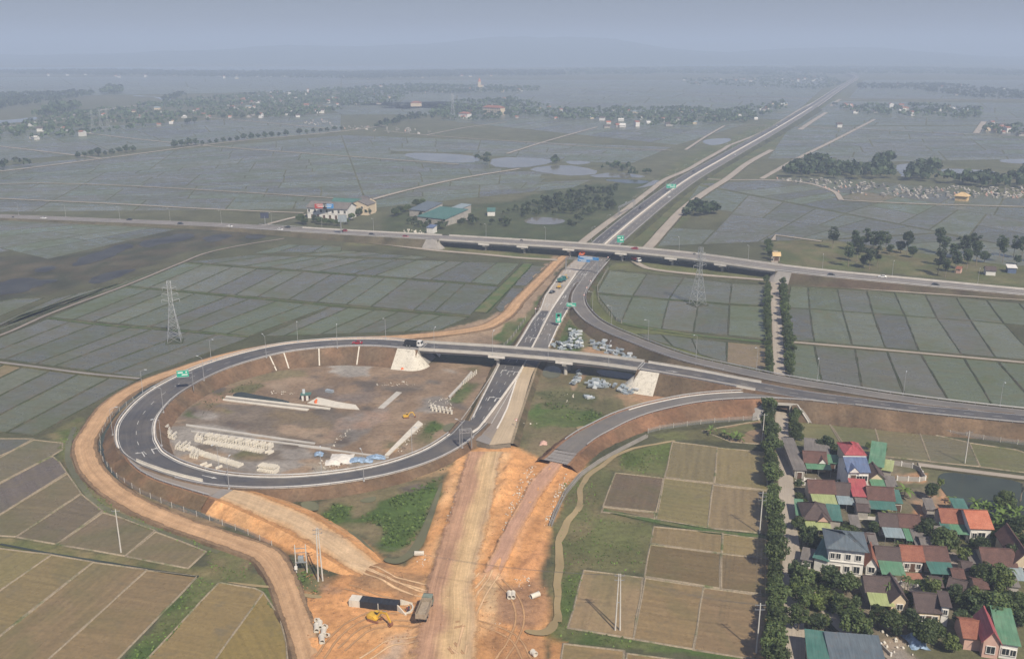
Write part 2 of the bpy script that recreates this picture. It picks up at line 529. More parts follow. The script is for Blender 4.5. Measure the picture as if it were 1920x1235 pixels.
M['dirt_road'] = earth_track('dirt_service_road', [(0.0, (0.42, 0.27, 0.155)), (0.3, (0.50, 0.325, 0.19)), (0.5, (0.44, 0.28, 0.16)), (0.7, (0.50, 0.325, 0.19)), (1.0, (0.40, 0.255, 0.145))], 0.16, 0.12, 5)
M['paint'] = plain('road_paint', (0.52, 0.52, 0.50), 0.7, 0.3, 0.5)
M['wheel_track'] = earth_track('wheel_ruts', [(0.0, (0.40, 0.235, 0.12)), (0.5, (0.44, 0.27, 0.145)), (1.0, (0.40, 0.235, 0.12))], 0.25, 0.3, 3)
M['wheel_track_pale'] = earth_track('dusty_wheel_ruts', [(0.0, (0.60, 0.40, 0.23)), (0.5, (0.62, 0.43, 0.26)), (1.0, (0.60, 0.40, 0.23))], 0.2, 0.3, 3)
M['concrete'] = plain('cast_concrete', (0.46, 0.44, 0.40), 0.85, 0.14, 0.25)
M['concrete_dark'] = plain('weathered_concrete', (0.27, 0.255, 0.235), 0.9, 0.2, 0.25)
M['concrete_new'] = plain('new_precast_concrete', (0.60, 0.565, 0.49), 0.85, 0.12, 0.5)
M['whitewash'] = plain('white_barrier', (0.66, 0.63, 0.58), 0.8, 0.12, 0.5)
M['steel'] = plain('galvanised_steel', (0.40, 0.42, 0.44), 0.45, 0.15, 0.5, 0.55)
M['steel_sheet'] = plain('galvanised_formwork', (0.40, 0.46, 0.50), 0.5, 0.22, 0.35, 0.35)
M['steel_pale'] = plain('pale_formwork', (0.62, 0.66, 0.68), 0.5, 0.12, 0.5, 0.2)
M['rail'] = plain('guardrail_steel', (0.50, 0.50, 0.50), 0.5, 0.12, 0.5, 0.3)
M['pylon'] = plain('pylon_steel', (0.42, 0.44, 0.45), 0.55, 0.1, 0.5, 0.3)
M['pole'] = plain('spun_concrete_pole', (0.56, 0.54, 0.50), 0.85, 0.1, 0.7)
M['lamp_pole'] = plain('lamp_post_steel', (0.46, 0.47, 0.48), 0.5, 0.1, 0.6, 0.3)
M['black'] = plain('black_bitumen', (0.022, 0.024, 0.03), 0.6, 0.35, 0.6)
M['rubber'] = plain('rubber', (0.02, 0.02, 0.02), 0.85, 0.2)
M['glass'] = plain('dark_glass', (0.025, 0.03, 0.035), 0.12, 0.1)
M['cable'] = plain('cable', (0.10, 0.10, 0.10), 0.6, 0.1)
M['sign_green'] = plain('green_sign_face', (0.02, 0.36, 0.25), 0.45, 0.06)
M['sign_blue'] = plain('blue_sign_face', (0.04, 0.22, 0.52), 0.45, 0.06)
M['sign_white'] = plain('sign_lettering', (0.75, 0.78, 0.76), 0.5, 0.04)
M['sign_red'] = plain('red_sign_face', (0.42, 0.05, 0.04), 0.5, 0.06)
M['orange_plastic'] = plain('orange_plastic', (0.72, 0.16, 0.05), 0.6, 0.15)
M['blue_tarp'] = plain('blue_tarpaulin', (0.26, 0.37, 0.52), 0.6, 0.5, 1.2)
M['yellow'] = plain('digger_yellow', (0.62, 0.38, 0.045), 0.45, 0.18)
M['red_paint'] = plain('red_car_paint', (0.32, 0.02, 0.03), 0.3, 0.06)
M['white_paint'] = plain('white_car_paint', (0.70, 0.70, 0.69), 0.35, 0.06)
M['dark_paint'] = plain('dark_car_paint', (0.03, 0.035, 0.045), 0.3, 0.1)
M['teal_paint'] = plain('teal_truck_paint', (0.03, 0.17, 0.17), 0.4, 0.1)
M['orange_paint'] = plain('orange_truck_paint', (0.65, 0.14, 0.04), 0.4, 0.1)
M['truck_green'] = plain('dusty_green_cab', (0.20, 0.24, 0.20), 0.6, 0.25)
M['dusty_bed'] = plain('dusty_truck_bed', (0.33, 0.27, 0.20), 0.85, 0.25, 1.5)
M['skin'] = plain('skin', (0.35, 0.2, 0.13), 0.6, 0.05)
M['cloth_dark'] = plain('dark_cloth', (0.05, 0.06, 0.10), 0.9, 0.2)
M['cloth_red'] = plain('red_cloth', (0.30, 0.05, 0.07), 0.9, 0.2)
M['rust'] = plain('rusty_steel', (0.22, 0.10, 0.06), 0.8, 0.3)
M['bark'] = plain('bark', (0.13, 0.10, 0.075), 0.95, 0.25, 2.0)
M['bark_pale'] = plain('pale_bark', (0.25, 0.21, 0.16), 0.95, 0.25, 2.0)
M['stone_white'] = None

def pitching_mat():
    """rendered stone pitching: pale mortar-washed blocks, dark open joints and weep holes"""
    m, nt, b = nodes('stone_pitching')
    v = coords(nt)
    vo = nd(nt, 'TexVoronoi', feature='DISTANCE_TO_EDGE'); vo.inputs['Scale'].default_value = 1.1
    nt.links.new(v, vo.inputs['Vector'])
    j = ramp(nt, vo.outputs['Distance'], [(0.02, 0.0), (0.06, 1.0)])
    sp = ramp(nt, noise(nt, v, 0.9, 4, 0.7), [(0.58, 0.0), (0.64, 1.0)])
    c = mix(nt, (0.50, 0.47, 0.40), (0.62, 0.59, 0.51), ramp(nt, noise(nt, v, 0.4, 4), [(0.3, 0.0), (0.7, 1.0)]))
    c = mix(nt, mix(nt, c, (0.34, 0.31, 0.26), 0.5), c, j)
    c = mix(nt, c, (0.26, 0.24, 0.2), mix(nt, 0.0, 0.75, sp))
    nt.links.new(c, b.inputs['Base Color']); setp(b, Roughness=0.9)
    bump(nt, b, vo.outputs['Distance'], 0.7, 0.12)
    return m
M['stone_white'] = pitching_mat()

def roof_tile(name, c1, c2, scale=3.2):
    m, nt, b = nodes(name)
    v = coords(nt, 'obj')
    f = noise(nt, v, 0.5, 5, 0.65); g = noise(nt, v, 5.0, 3, 0.8)
    c = mix(nt, c1, c2, ramp(nt, f, [(0.3, 0.0), (0.7, 1.0)]))
    c = mix(nt, c, ramp(nt, g, [(0.3, 0.6), (0.7, 1.35)]), 0.9, 'MULTIPLY')
    nt.links.new(c, b.inputs['Base Color']); setp(b, Roughness=0.85)
    wv = nd(nt, 'TexWave', wave_type='BANDS', bands_direction='X'); wv.inputs['Scale'].default_value = scale; wv.inputs['Distortion'].default_value = 0.4
    nt.links.new(v, wv.inputs['Vector'])
    bump(nt, b, mix(nt, wv.outputs['Fac'], g, 0.4), 0.7, 0.06)
    return m
def roof_sheet(name, c, fadec=None, rough=0.45):
    m, nt, b = nodes(name)
    v = coords(nt, 'obj')
    f = noise(nt, v, 0.25, 5, 0.65)
    stn = noise(nt, coords(nt, 'obj', (2.5, 0.15, 1)), 1.0, 4, 0.6)
    fadec = fadec or tuple(min(1, x * 1.35 + 0.03) for x in c)
    col = mix(nt, c, fadec, ramp(nt, f, [(0.35, 0.0), (0.75, 0.8)]))
    col = mix(nt, col, ramp(nt, stn, [(0.3, 0.7), (0.7, 1.15)]), 0.9, 'MULTIPLY')
    col = mix(nt, col, (0.20, 0.12, 0.075), ramp(nt, noise(nt, v, 0.8, 5, 0.75), [(0.56, 0.0), (0.78, 0.55)]))
    nt.links.new(col, b.inputs['Base Color']); setp(b, Roughness=rough)
    wv = nd(nt, 'TexWave', wave_type='BANDS', bands_direction='X'); wv.inputs['Scale'].default_value = 1.6
    nt.links.new(v, wv.inputs['Vector'])
    bump(nt, b, wv.outputs['Fac'], 0.5, 0.05)
    return m
M['tile_brown'] = roof_tile('old_brown_roof_tile', (0.085, 0.048, 0.042), (0.16, 0.085, 0.07))
M['tile_dark'] = roof_tile('mossy_dark_roof_tile', (0.07, 0.052, 0.05), (0.115, 0.085, 0.08))
M['tile_red'] = roof_tile('clay_red_roof_tile', (0.21, 0.075, 0.05), (0.33, 0.14, 0.09))
M['tile_orange'] = roof_tile('orange_roof_tile', (0.40, 0.125, 0.07), (0.54, 0.21, 0.13))
M['fibro'] = roof_sheet('grey_fibre_cement', (0.135, 0.125, 0.12), (0.22, 0.20, 0.185), 0.9)
M['sheet_green'] = roof_sheet('green_metal_sheet', (0.085, 0.215, 0.125), (0.19, 0.32, 0.21))
M['sheet_teal'] = roof_sheet('teal_metal_sheet', (0.05, 0.15, 0.125), (0.11, 0.21, 0.18))
M['sheet_blue'] = roof_sheet('blue_metal_sheet', (0.10, 0.145, 0.26), (0.16, 0.20, 0.31))
M['sheet_slate'] = roof_sheet('slate_blue_metal_sheet', (0.10, 0.13, 0.155), (0.15, 0.18, 0.20))
M['sheet_red'] = roof_sheet('red_metal_sheet', (0.36, 0.07, 0.085), (0.43, 0.14, 0.13))
M['sheet_yellowgreen'] = roof_sheet('faded_yellow_green_sheet', (0.30, 0.36, 0.15), (0.42, 0.45, 0.24))
M['sheet_paleblue'] = roof_sheet('pale_blue_metal_sheet', (0.22, 0.29, 0.32), (0.32, 0.37, 0.38))
M['wall_white'] = plain('white_render', (0.66, 0.65, 0.62), 0.85, 0.1, 0.5)
M['wall_cream'] = plain('cream_render', (0.60, 0.50, 0.36), 0.85, 0.1, 0.5)
M['wall_grey'] = plain('grey_render', (0.36, 0.34, 0.31), 0.9, 0.2, 0.5)
M['wall_pink'] = plain('pink_render', (0.55, 0.36, 0.30), 0.85, 0.1, 0.5)
M['wall_yellow'] = plain('ochre_render', (0.58, 0.42, 0.22), 0.85, 0.12, 0.5)
M['timber'] = plain('dark_timber', (0.10, 0.055, 0.035), 0.7, 0.2, 2.0)
M['patio'] = plain('red_patio_tile', (0.33, 0.16, 0.11), 0.8, 0.2, 1.0)

def leaf_mat(name, c, var=0.6, trans=0.25):
    m, nt, b = nodes(name)
    a = nd(nt, 'Attribute', attribute_name='col')
    oi = nd(nt, 'ObjectInfo')
    k = nd(nt, 'MapRange'); k.inputs['To Min'].default_value = 1 - var * 0.6; k.inputs['To Max'].default_value = 1 + var * 0.6
    nt.links.new(oi.outputs['Random'], k.inputs['Value'])
    col = mix(nt, a.outputs['Color'], c, 1.0, 'MULTIPLY')
    cm = nd(nt, 'CombineXYZ')
    for q in range(3): nt.links.new(k.outputs[0], cm.inputs[q])
    col = mix(nt, col, cm.outputs[0], 1.0, 'MULTIPLY')
    nt.links.new(col, b.inputs['Base Color']); setp(b, Roughness=0.6)
    b.inputs['Specular IOR Level'].default_value = 0.3
    tr = nd(nt, 'BsdfTranslucent'); ms = nd(nt, 'MixShader'); ms.inputs[0].default_value = trans
    nt.links.new(col, tr.inputs['Color'])
    nt.links.new(b.outputs[0], ms.inputs[1]); nt.links.new(tr.outputs[0], ms.inputs[2])
    nt.links.new(ms.outputs[0], nt.nodes['Material Output'].inputs['Surface'])
    return m
M['leaf'] = leaf_mat('broad_leaf', (0.092, 0.128, 0.046))
M['leaf_light'] = leaf_mat('light_leaf', (0.13, 0.17, 0.05))
M['leaf_dark'] = leaf_mat('dark_leaf', (0.062, 0.090, 0.038))
M['leaf_banana'] = leaf_mat('banana_leaf', (0.13, 0.20, 0.055), trans=0.3)
M['leaf_far'] = leaf_mat('far_foliage', (0.055, 0.085, 0.038), trans=0.1)
M['leaf_weed'] = leaf_mat('weed', (0.095, 0.15, 0.035), trans=0.15)

def mesh_panel_mat():
    m, nt, b = nodes('chain_link')
    setp(b, Roughness=0.5, Metallic=0.3)
    b.inputs['Base Color'].default_value = (0.42, 0.42, 0.41, 1)
    tr = nd(nt, 'BsdfTransparent'); ms = nd(nt, 'MixShader'); ms.inputs[0].default_value = 0.38
    nt.links.new(tr.outputs[0], ms.inputs[1]); nt.links.new(b.outputs[0], ms.inputs[2])
    nt.links.new(ms.outputs[0], nt.nodes['Material Output'].inputs['Surface'])
    return m
M['chain_link'] = mesh_panel_mat()
# ------------------------------------------------------------------ the plain: one sheet to the horizon
ORANGE = (0.60, 0.315, 0.135); ORANGE2 = (0.50, 0.255, 0.11); SAND = (0.45, 0.33, 0.20)
BROWN = (0.215, 0.155, 0.105); BROWN2 = (0.27, 0.20, 0.14); GREY = (0.27, 0.25, 0.225); GREY2 = (0.21, 0.19, 0.17)
GREEN = (0.065, 0.105, 0.028); GREEN2 = (0.115, 0.128, 0.05); OLIVE = (0.13, 0.125, 0.062); DRY = (0.22, 0.175, 0.10)
MUD = (0.145, 0.122, 0.10); DARKG = (0.052, 0.07, 0.03)
# photo outline, colour a, colour b, rise in metres, edge wander in metres, feather
GP = [
 ([(-300,498),(60,478),(130,480),(240,450),(330,430),(400,428),(540,440),(450,455),(330,478),(240,512),(120,543),(0,575),(-300,640)], (0.05,0.055,0.035), (0.085,0.075,0.05), 0, 4, 4),
 ([(715,410),(760,398),(830,385),(960,378),(1050,348),(1160,343),(1230,335),(1150,400),(1090,458),(850,442),(720,434)], DARKG, (0.075,0.085,0.04), 0, 3, 4),
 ([(1085,460),(1180,385),(1270,302),(1440,228),(1560,168),(1592,178),(1480,262),(1360,335),(1235,468)], (0.085,0.105,0.042), (0.12,0.12,0.055), 0, 2, 3),
 ([(1470,470),(1600,470),(1760,490),(1940,520),(1940,545),(1700,515),(1470,500)], (0.10,0.115,0.045), (0.15,0.14,0.07), 0, 3, 4),
 ([(1440,440),(1580,455),(1700,470),(1940,500),(1940,535),(1700,512),(1460,490)], (0.09,0.105,0.04), (0.14,0.125,0.065), 0, 3, 4),
 ([(620,455),(840,470),(990,488),(1050,490),(1075,475),(840,452)], (0.10,0.12,0.045), (0.15,0.14,0.07), 0, 2, 3),
 ([(1120,500),(1200,490),(1440,520),(1440,530),(1300,516),(1140,505)], GREEN2, OLIVE, 0, 1.5, 2),
 ([(975,640),(925,635),(955,600),(1000,560),(1020,545),(1015,585)], GREEN, OLIVE, 0, 2, 2),
 ([(700,640),(840,615),(930,590),(1040,480),(1065,482),(1020,550),(975,600),(960,640),(900,655),(760,652)], BROWN2, (0.31,0.225,0.15), 0.1, 2, 2),
 ([(925,636),(955,600),(985,600),(968,640),(950,650)], GREEN, OLIVE, 0.05, 1.5, 2),
 ([(1080,520),(1120,500),(1135,510),(1120,545),(1125,570),(1160,600),(1300,625),(1450,690),(1460,705),(1330,690),(1200,650),(1110,605),(1075,570)], GREEN2, (0.09,0.10,0.04), 0, 1.5, 2),
 # inside the loop
 ([(338,735),(296,785),(292,830),(330,872),(390,893),(480,903),(600,897),(700,876),(800,845),(868,800),(900,740),(935,690),(830,676),(735,690),(700,672),(600,664),(500,680),(400,708)], BROWN, BROWN2, 0, 1, 2),
 ([(325,792),(350,765),(420,750),(560,766),(650,778),(600,832),(500,817),(380,797)], MUD, (0.175,0.145,0.115), 0, 2, 3),
 ([(500,765),(655,775),(600,832),(540,822)], (0.185,0.145,0.095), MUD, 0, 3, 5),
 ([(590,695),(640,680),(690,688),(690,704),(620,707)], GREY, (0.33,0.31,0.28), 0.1, 2, 2),
 ([(690,715),(740,700),(790,705),(800,735),(700,745)], MUD, BROWN, 0, 3, 4),
 ([(560,738),(640,715),(720,722),(735,745),(690,760),(600,752)], (0.16,0.135,0.12), BROWN, 0, 4, 4),
 ([(790,745),(830,740),(850,755),(830,772),(785,770)], GREY2, GREY, 0, 2, 3),
 ([(312,800),(400,795),(560,828),(600,860),(520,890),(400,878),(320,850)], GREY, GREY2, 0, 2, 2),
 ([(360,835),(400,830),(420,845),(380,852)], (0.13,0.11,0.09), MUD, 0, 2, 2),
 ([(450,850),(520,845),(535,860),(480,866)], (0.13,0.11,0.09), MUD, 0, 2, 2),
 ([(350,775),(395,733),(425,742),(385,780)], GREEN, OLIVE, 0.1, 3, 3),
 ([(410,737),(470,715),(500,722),(455,740)], GREEN, OLIVE, 0.1, 2.5, 2),
 ([(370,725),(460,690),(560,690),(580,705),(470,720)], (0.17,0.145,0.085), BROWN, 0, 3, 4),
 ([(480,662),(740,655),(740,684),(590,682),(500,692),(430,700)], (0.34,0.21,0.125), BROWN2, 0.0, 1.5, 2),
 ([(590,830),(650,780),(720,760),(740,775),(640,845)], (0.27,0.19,0.14), GREY2, 0.1, 2, 3),
 ([(685,845),(725,812),(755,815),(740,850)], (0.37,0.23,0.12), BROWN2, 0.05, 2, 2),
 ([(560,862),(700,850),(740,858),(700,875),(600,890)], (0.30,0.27,0.22), BROWN2, 0, 2, 2),
 ([(745,830),(800,790),(835,795),(810,830),(760,855)], BROWN2, OLIVE, 0.1, 2, 2),
 ([(845,745),(870,712),(890,722),(880,745),(850,760)], GREEN, OLIVE, 0.1, 2, 2),
 ([(790,810),(815,790),(830,800),(800,830)], GREEN, BROWN, 0.1, 2, 2),
 # ring between loop and service road
 ([(160,845),(200,780),(280,720),(420,670),(600,640),(640,650),(420,690),(300,760),(265,830),(300,890),(420,925),(520,950),(400,990),(280,950),(200,905)], (0.24,0.17,0.105), OLIVE, 0, 2, 3),
 ([(205,800),(240,760),(245,840),(300,895),(400,925),(395,945),(300,925),(225,885)], (0.36,0.20,0.11), BROWN2, 0, 1.5, 2),
 ([(640,890),(800,850),(860,830),(850,880),(830,895),(760,905),(640,930),(560,935)], DRY, (0.30,0.20,0.11), 0.1, 2, 2),
 # meadow and waste ground right of the expressway
 ([(1008,650),(1062,585),(1120,640),(1240,690),(1260,745),(1180,765),(1110,805),(1060,860),(955,855),(975,790),(1005,690)], (0.17,0.14,0.082), (0.125,0.12,0.06), 0.1, 2, 2),
 ([(1045,640),(1065,600),(1095,630),(1085,660),(1040,665)], GREEN, OLIVE, 0.1, 2, 3),
 ([(1070,665),(1110,650),(1180,675),(1200,690),(1080,690)], (0.34,0.215,0.125), BROWN2, 0.1, 2, 2),
 ([(985,775),(1010,755),(1060,760),(1120,770),(1140,785),(1090,800),(1010,802)], GREEN, (0.09,0.115,0.04), 0.25, 2, 3),
 ([(1010,735),(1080,730),(1120,745),(1100,770),(1020,765)], OLIVE, (0.09,0.10,0.045), 0.15, 2, 3),
 ([(1150,740),(1245,725),(1260,745),(1180,765)], (0.33,0.2,0.12), DRY, 0.1, 2, 2),
 ([(1068,720),(1090,700),(1100,702),(1075,735)], (0.34,0.22,0.13), BROWN2, 0.15, 1, 1),
 # earthworks
 ([(400,925),(440,912),(520,932),(600,968),(650,1000),(720,1048),(760,1062),(790,1035),(800,1000),(835,900),(850,860),(900,835),(960,835),(1020,860),(1060,850),(1105,850),(1080,905),(1040,985),(1022,1040),(990,1090),(1030,1110),(1037,1150),(1020,1200),(1030,1300),(555,1300),(545,1160),(590,1110),(640,1072),(600,1060),(520,1030),(430,975)], ORANGE, ORANGE2, 0.5, 1.5, 3),
 ([(560,1060),(610,1075),(640,1110),(580,1130),(560,1180),(600,1245),(560,1245),(545,1150)], (0.33,0.215,0.14), ORANGE2, 0.2, 2, 2),
 ([(640,1055),(700,1050),(760,1068),(830,1075),(830,1110),(760,1120),(660,1110)], (0.28,0.165,0.085), ORANGE, 0.9, 2.5, 4),
 ([(700,1150),(790,1165),(860,1190),(800,1240),(700,1230),(650,1200)], ORANGE, (0.62,0.37,0.18), 0.4, 3, 4),
 ([(720,1200),(840,1180),(930,1180),(900,1300),(700,1300)], (0.50,0.36,0.24), (0.45,0.33,0.24), 0.0, 3, 4),
 ([(820,1075),(935,1075),(930,1190),(790,1200)], (0.54,0.38,0.22), (0.47,0.33,0.19), 0.0, 3, 4),
 ([(940,1100),(1005,1085),(1035,1120),(1030,1160),(985,1185),(930,1170)], (0.27,0.16,0.095), (0.34,0.19,0.10), 0.5, 2, 3),
 ([(900,1185),(990,1180),(1020,1200),(1030,1300),(880,1300)], (0.34,0.19,0.095), ORANGE2, 0.5, 2, 3),
 ([(905,900),(960,860),(985,862),(960,930),(935,990),(900,1072),(893,1060),(925,960)], ORANGE, (0.60,0.35,0.17), 2.3, 1.5, 4),
 ([(790,1035),(812,985),(835,900),(850,862),(872,865),(845,943),(825,1000),(806,1062)], ORANGE, (0.60,0.36,0.18), 2.0, 1.2, 4),
 ([(1000,1030),(1030,960),(1060,900),(1085,880),(1095,885),(1055,930),(1035,990),(1025,1040),(985,1090),(945,1095)], (0.55,0.28,0.13), ORANGE, 2.0, 1.5, 4),
 ([(872,842),(862,888),(843,943),(822,1001),(805,1060),(790,1110),(775,1160),(740,1280),(930,1280),(915,1150),(900,1100),(902,1067),(913,1024),(930,952),(940,888),(955,842)], ORANGE, (0.57,0.36,0.19), -1.5, 1.0, 3),
 ([(1046,846),(1029,862),(990,899),(970,940),(943,986),(922,1030),(900,1072),(940,1082),(959,1045),(978,1004),(1012,940),(1038,905),(1057,873),(1076,856)], ORANGE, (0.55,0.33,0.19), -1.7, 1.0, 3),
 # swamp between dirt ramp and main line
 ([(585,952),(640,928),(760,905),(826,888),(832,898),(804,985),(786,1030),(752,1046),(716,1040),(690,1008),(640,985)], (0.19,0.155,0.09), OLIVE, 0.05, 1.5, 2),
 ([(600,965),(625,945),(660,950),(650,975),(620,985)], GREEN, (0.08,0.12,0.03), 0.3, 1.5, 2),
 ([(670,975),(735,935),(800,905),(828,895),(800,980),(770,1020),(745,1040),(715,1030),(720,990)], GREEN, (0.07,0.12,0.03), 0.35, 2, 2),
 ([(735,915),(785,903),(800,910),(770,925)], (0.06,0.055,0.045), MUD, 0.1, 1.5, 2),
 ([(535,1050),(575,1070),(612,1085),(600,1118),(560,1108)], GREEN, OLIVE, 0.2, 1.2, 1.5),
 # verges left of the service road
 ([(95,815),(130,800),(152,785),(140,850),(172,905),(225,945),(330,995),(400,1020),(470,1042),(475,1080),(420,1087),(392,1070),(388,1037),(300,1000),(190,962),(130,892)], GREEN2, (0.20,0.16,0.09), 0.05, 1.2, 1.5),
 ([(-30,1003),(105,1021),(235,1044),(360,1065),(400,1058),(485,1075),(512,1090),(512,1112),(420,1093),(370,1081),(275,1068),(96,1040),(-30,1021)], GREEN2, (0.19,0.16,0.08), 0.1, 0.8, 1),
 ([(372,1082),(408,1093),(265,1260),(208,1260)], GREEN, GREEN2, 0.1, 0.8, 1),
 ([(480,1105),(510,1100),(530,1140),(545,1200),(552,1260),(538,1260),(536,1205),(522,1155)], GREEN, GREEN2, 0.1, 0.8, 1),
 ([(105,805),(150,782),(160,790),(120,830)], GREEN, OLIVE, 0.1, 1, 1.5),
 # right: rough grass between the earthworks and the paddies
 ([(1060,905),(1110,870),(1175,845),(1262,824),(1250,897),(1150,885),(1128,957),(1228,977),(1220,1082),(1095,1068),(1066,1182),(1040,1200),(1030,1110),(1035,1000)], (0.155,0.135,0.07), (0.11,0.12,0.05), 0.05, 2, 2),
 ([(1160,850),(1262,830),(1248,894),(1165,880)], GREEN2, (0.08,0.11,0.03), 0.1, 1.5, 2),
 ([(1112,970),(1225,985),(1206,1078),(1110,1066)], GREEN2, (0.13,0.13,0.06), 0.1, 2, 3),
 ([(1058,1080),(1095,1070),(1067,1178),(1186,1198),(1450,1236),(1450,1250),(1190,1216),(1062,1204),(1040,1190)], GREEN, GREEN2, 0.1, 0.8, 1),
 ([(1030,1195),(1058,1205),(1052,1260),(1030,1260)], GREEN, ORANGE2, 0.1, 1, 1),
 ([(1215,815),(1445,788),(1440,803),(1372,828),(1262,826)], OLIVE, GREEN2, 0.1, 1.5, 2),
 # village ground
 ([(1480,828),(1560,838),(1655,858),(1745,868),(1940,895),(1940,1320),(1476,1320)], (0.17,0.145,0.105), (0.115,0.115,0.06), 0, 2, 3),
 ([(1500,960),(1560,1000),(1640,1000),(1640,940),(1700,960),(1700,1000),(1620,1020),(1500,1010)], (0.09,0.105,0.045), OLIVE, 0, 3, 4),
 ([(1672,886),(1735,888),(1735,905),(1690,905)], (0.40,0.225,0.115), BROWN2, 0, 1, 1),
 ([(1715,940),(1750,925),(1765,945),(1735,985),(1718,980)], (0.42,0.19,0.085), BROWN2, 0, 1.5, 2),
 ([(1765,915),(1782,930),(1775,945),(1762,935)], (0.36,0.21,0.12), BROWN2, 0, 1.5, 1),
 ([(1650,1195),(1700,1200),(1720,1250),(1650,1250)], (0.40,0.31,0.22), GREY, 0.2, 2, 2),
 ([(1800,1000),(1940,940),(1940,1120),(1830,1060)], (0.085,0.10,0.04), OLIVE, 0, 3, 4),
]
_lp = [(q.x, q.y) for q in W([(345,742),(310,785),(310,825),(350,865),(480,893),(600,888),(700,866),(800,836),(860,795),(895,735),(915,700),(830,692),(700,690),(600,688),(500,696),(400,725)])]
_pr = random.Random(12); _k = 0
while _k < 46:                                   # patchy yard floor: puddle stains, gravel, scraped soil
    x, y = _pr.uniform(300, 915), _pr.uniform(690, 890); c = P(x, y)
    if not in_poly(c.x, c.y, _lp): continue
    _k += 1; a = _pr.uniform(8, 34); b = a * _pr.uniform(.18, .45); tl = _pr.uniform(-.5, .2)
    GP.insert(32, ([(x + a * math.cos(t) * 1.0, y + b * math.sin(t) - tl * a * math.cos(t) * .5) for t in [k * math.pi / 4 for k in range(8)]], *_pr.choice([(MUD, (0.11, 0.095, 0.08)), (GREY, GREY2), (BROWN2, (0.30, 0.23, 0.165)), ((0.12, 0.10, 0.085), BROWN), ((0.29, 0.195, 0.13), BROWN2), (OLIVE, BROWN)]), _pr.choice([0, 0, .15]), 2.5, 3))
def axis(lo, hi, fine0, fine1, st, grow):
    a = list(np.arange(fine0, fine1, st)); s = st; x = fine1
    while x < hi:
        a.append(x); s = st + grow * (x - fine1); x += s
    a.append(hi); x = fine0; b = []
    while x > lo:
        s = st + grow * (fine0 - x); x -= s; b.append(max(x, lo))
    return np.array(b[::-1] + a)
gx = axis(-24000, 24000, -135, 135, 1.2, 0.035)
gy = axis(-2500, 24000, 165, 335, 1.2, 0.02)
GX, GY = np.meshgrid(gx, gy)
GC = np.zeros(GX.shape + (4,)); GC[..., 3] = 1
n0 = fbm(GX * 0.02, GY * 0.02, 3)[..., None]
GC[..., :3] = np.array((0.060, 0.068, 0.036)) * (1 - n0) + np.array((0.095, 0.092, 0.055)) * n0
farm = np.clip((GY - 520) / 300, 0, 1)[..., None]
GC[..., :3] *= 1 + 0.35 * farm
GZ = np.zeros(GX.shape)
wa = fbm(GX * 0.16, GY * 0.16, 21, 4) - 0.5
hb = fbm(GX * 0.22, GY * 0.22, 33, 4)
for k, (pts, ca, cb, rise, wander, feather) in enumerate(GP):
    poly = [(q.x, q.y) for q in W(pts, -rise if rise < 0 else 0)]
    xs = [q[0] for q in poly]; ys = [q[1] for q in poly]
    i0, i1 = np.searchsorted(gy, (min(ys) - 6, max(ys) + 6)); j0, j1 = np.searchsorted(gx, (min(xs) - 6, max(xs) + 6))
    sl = (slice(i0, i1), slice(j0, j1))
    if i1 <= i0 or j1 <= j0: continue
    sd = poly_sd(GX[sl], GY[sl], poly) + wa[sl] * wander * 3.2
    m = np.clip(sd / feather + 0.5, 0, 1)
    m = m * m * (3 - 2 * m)
    t = np.clip((fbm(GX[sl] * 0.11, GY[sl] * 0.11, 50 + k, 5) - 0.35) / 0.3, 0, 1)[..., None]
    c = np.array(ca) * (1 - t) + np.array(cb) * t
    GC[sl][..., :3] = GC[sl][..., :3] * (1 - m[..., None]) + c * m[..., None]
    if rise:
        mh = np.clip(sd / max(feather, 2.5), 0, 1); mh = mh * mh * (3 - 2 * mh)
        if rise < 0: GZ[sl] = GZ[sl] * (1 - mh) + (-rise) * mh        # level roadbed
        else: GZ[sl] = np.maximum(GZ[sl], rise * mh * (0.1 + 1.8 * np.clip(hb[sl] - 0.15, 0, 1)))
orange = np.clip((GC[..., 0] - 2.0 * GC[..., 2] - 0.1) / 0.12, 0, 1)      # churned earth: small heaps and ruts
GZ += orange * (0.55 * (fbm(GX * 0.42, GY * 0.42, 71, 3) - 0.5) + 0.22 * (fbm(GX * 0.9 + GY * 0.25, GY * 0.16, 72, 2) - 0.5)) * np.clip(GZ * 1.5, 0, 1)
NYg, NXg = GX.shape
ids = np.arange(NYg * NXg).reshape(NYg, NXg)
gf = np.stack([ids[:-1, :-1], ids[:-1, 1:], ids[1:, 1:], ids[1:, :-1]], -1).reshape(-1, 4)
tag(link('ground', np_mesh('ground', np.stack([GX, GY, GZ], -1).reshape(-1, 3), gf, M['ground'], GC.reshape(-1, 4), smooth=True)), kind='structure')

def ground_z(x, y):
    j = int(np.clip(np.searchsorted(gx, x) - 1, 0, NXg - 2)); i = int(np.clip(np.searchsorted(gy, y) - 1, 0, NYg - 2))
    u = min(max((x - gx[j]) / (gx[j + 1] - gx[j]), 0), 1); v = min(max((y - gy[i]) / (gy[i + 1] - gy[i]), 0), 1)
    return float((GZ[i, j] * (1 - u) + GZ[i, j + 1] * u) * (1 - v) + (GZ[i + 1, j] * (1 - u) + GZ[i + 1, j + 1] * u) * v)

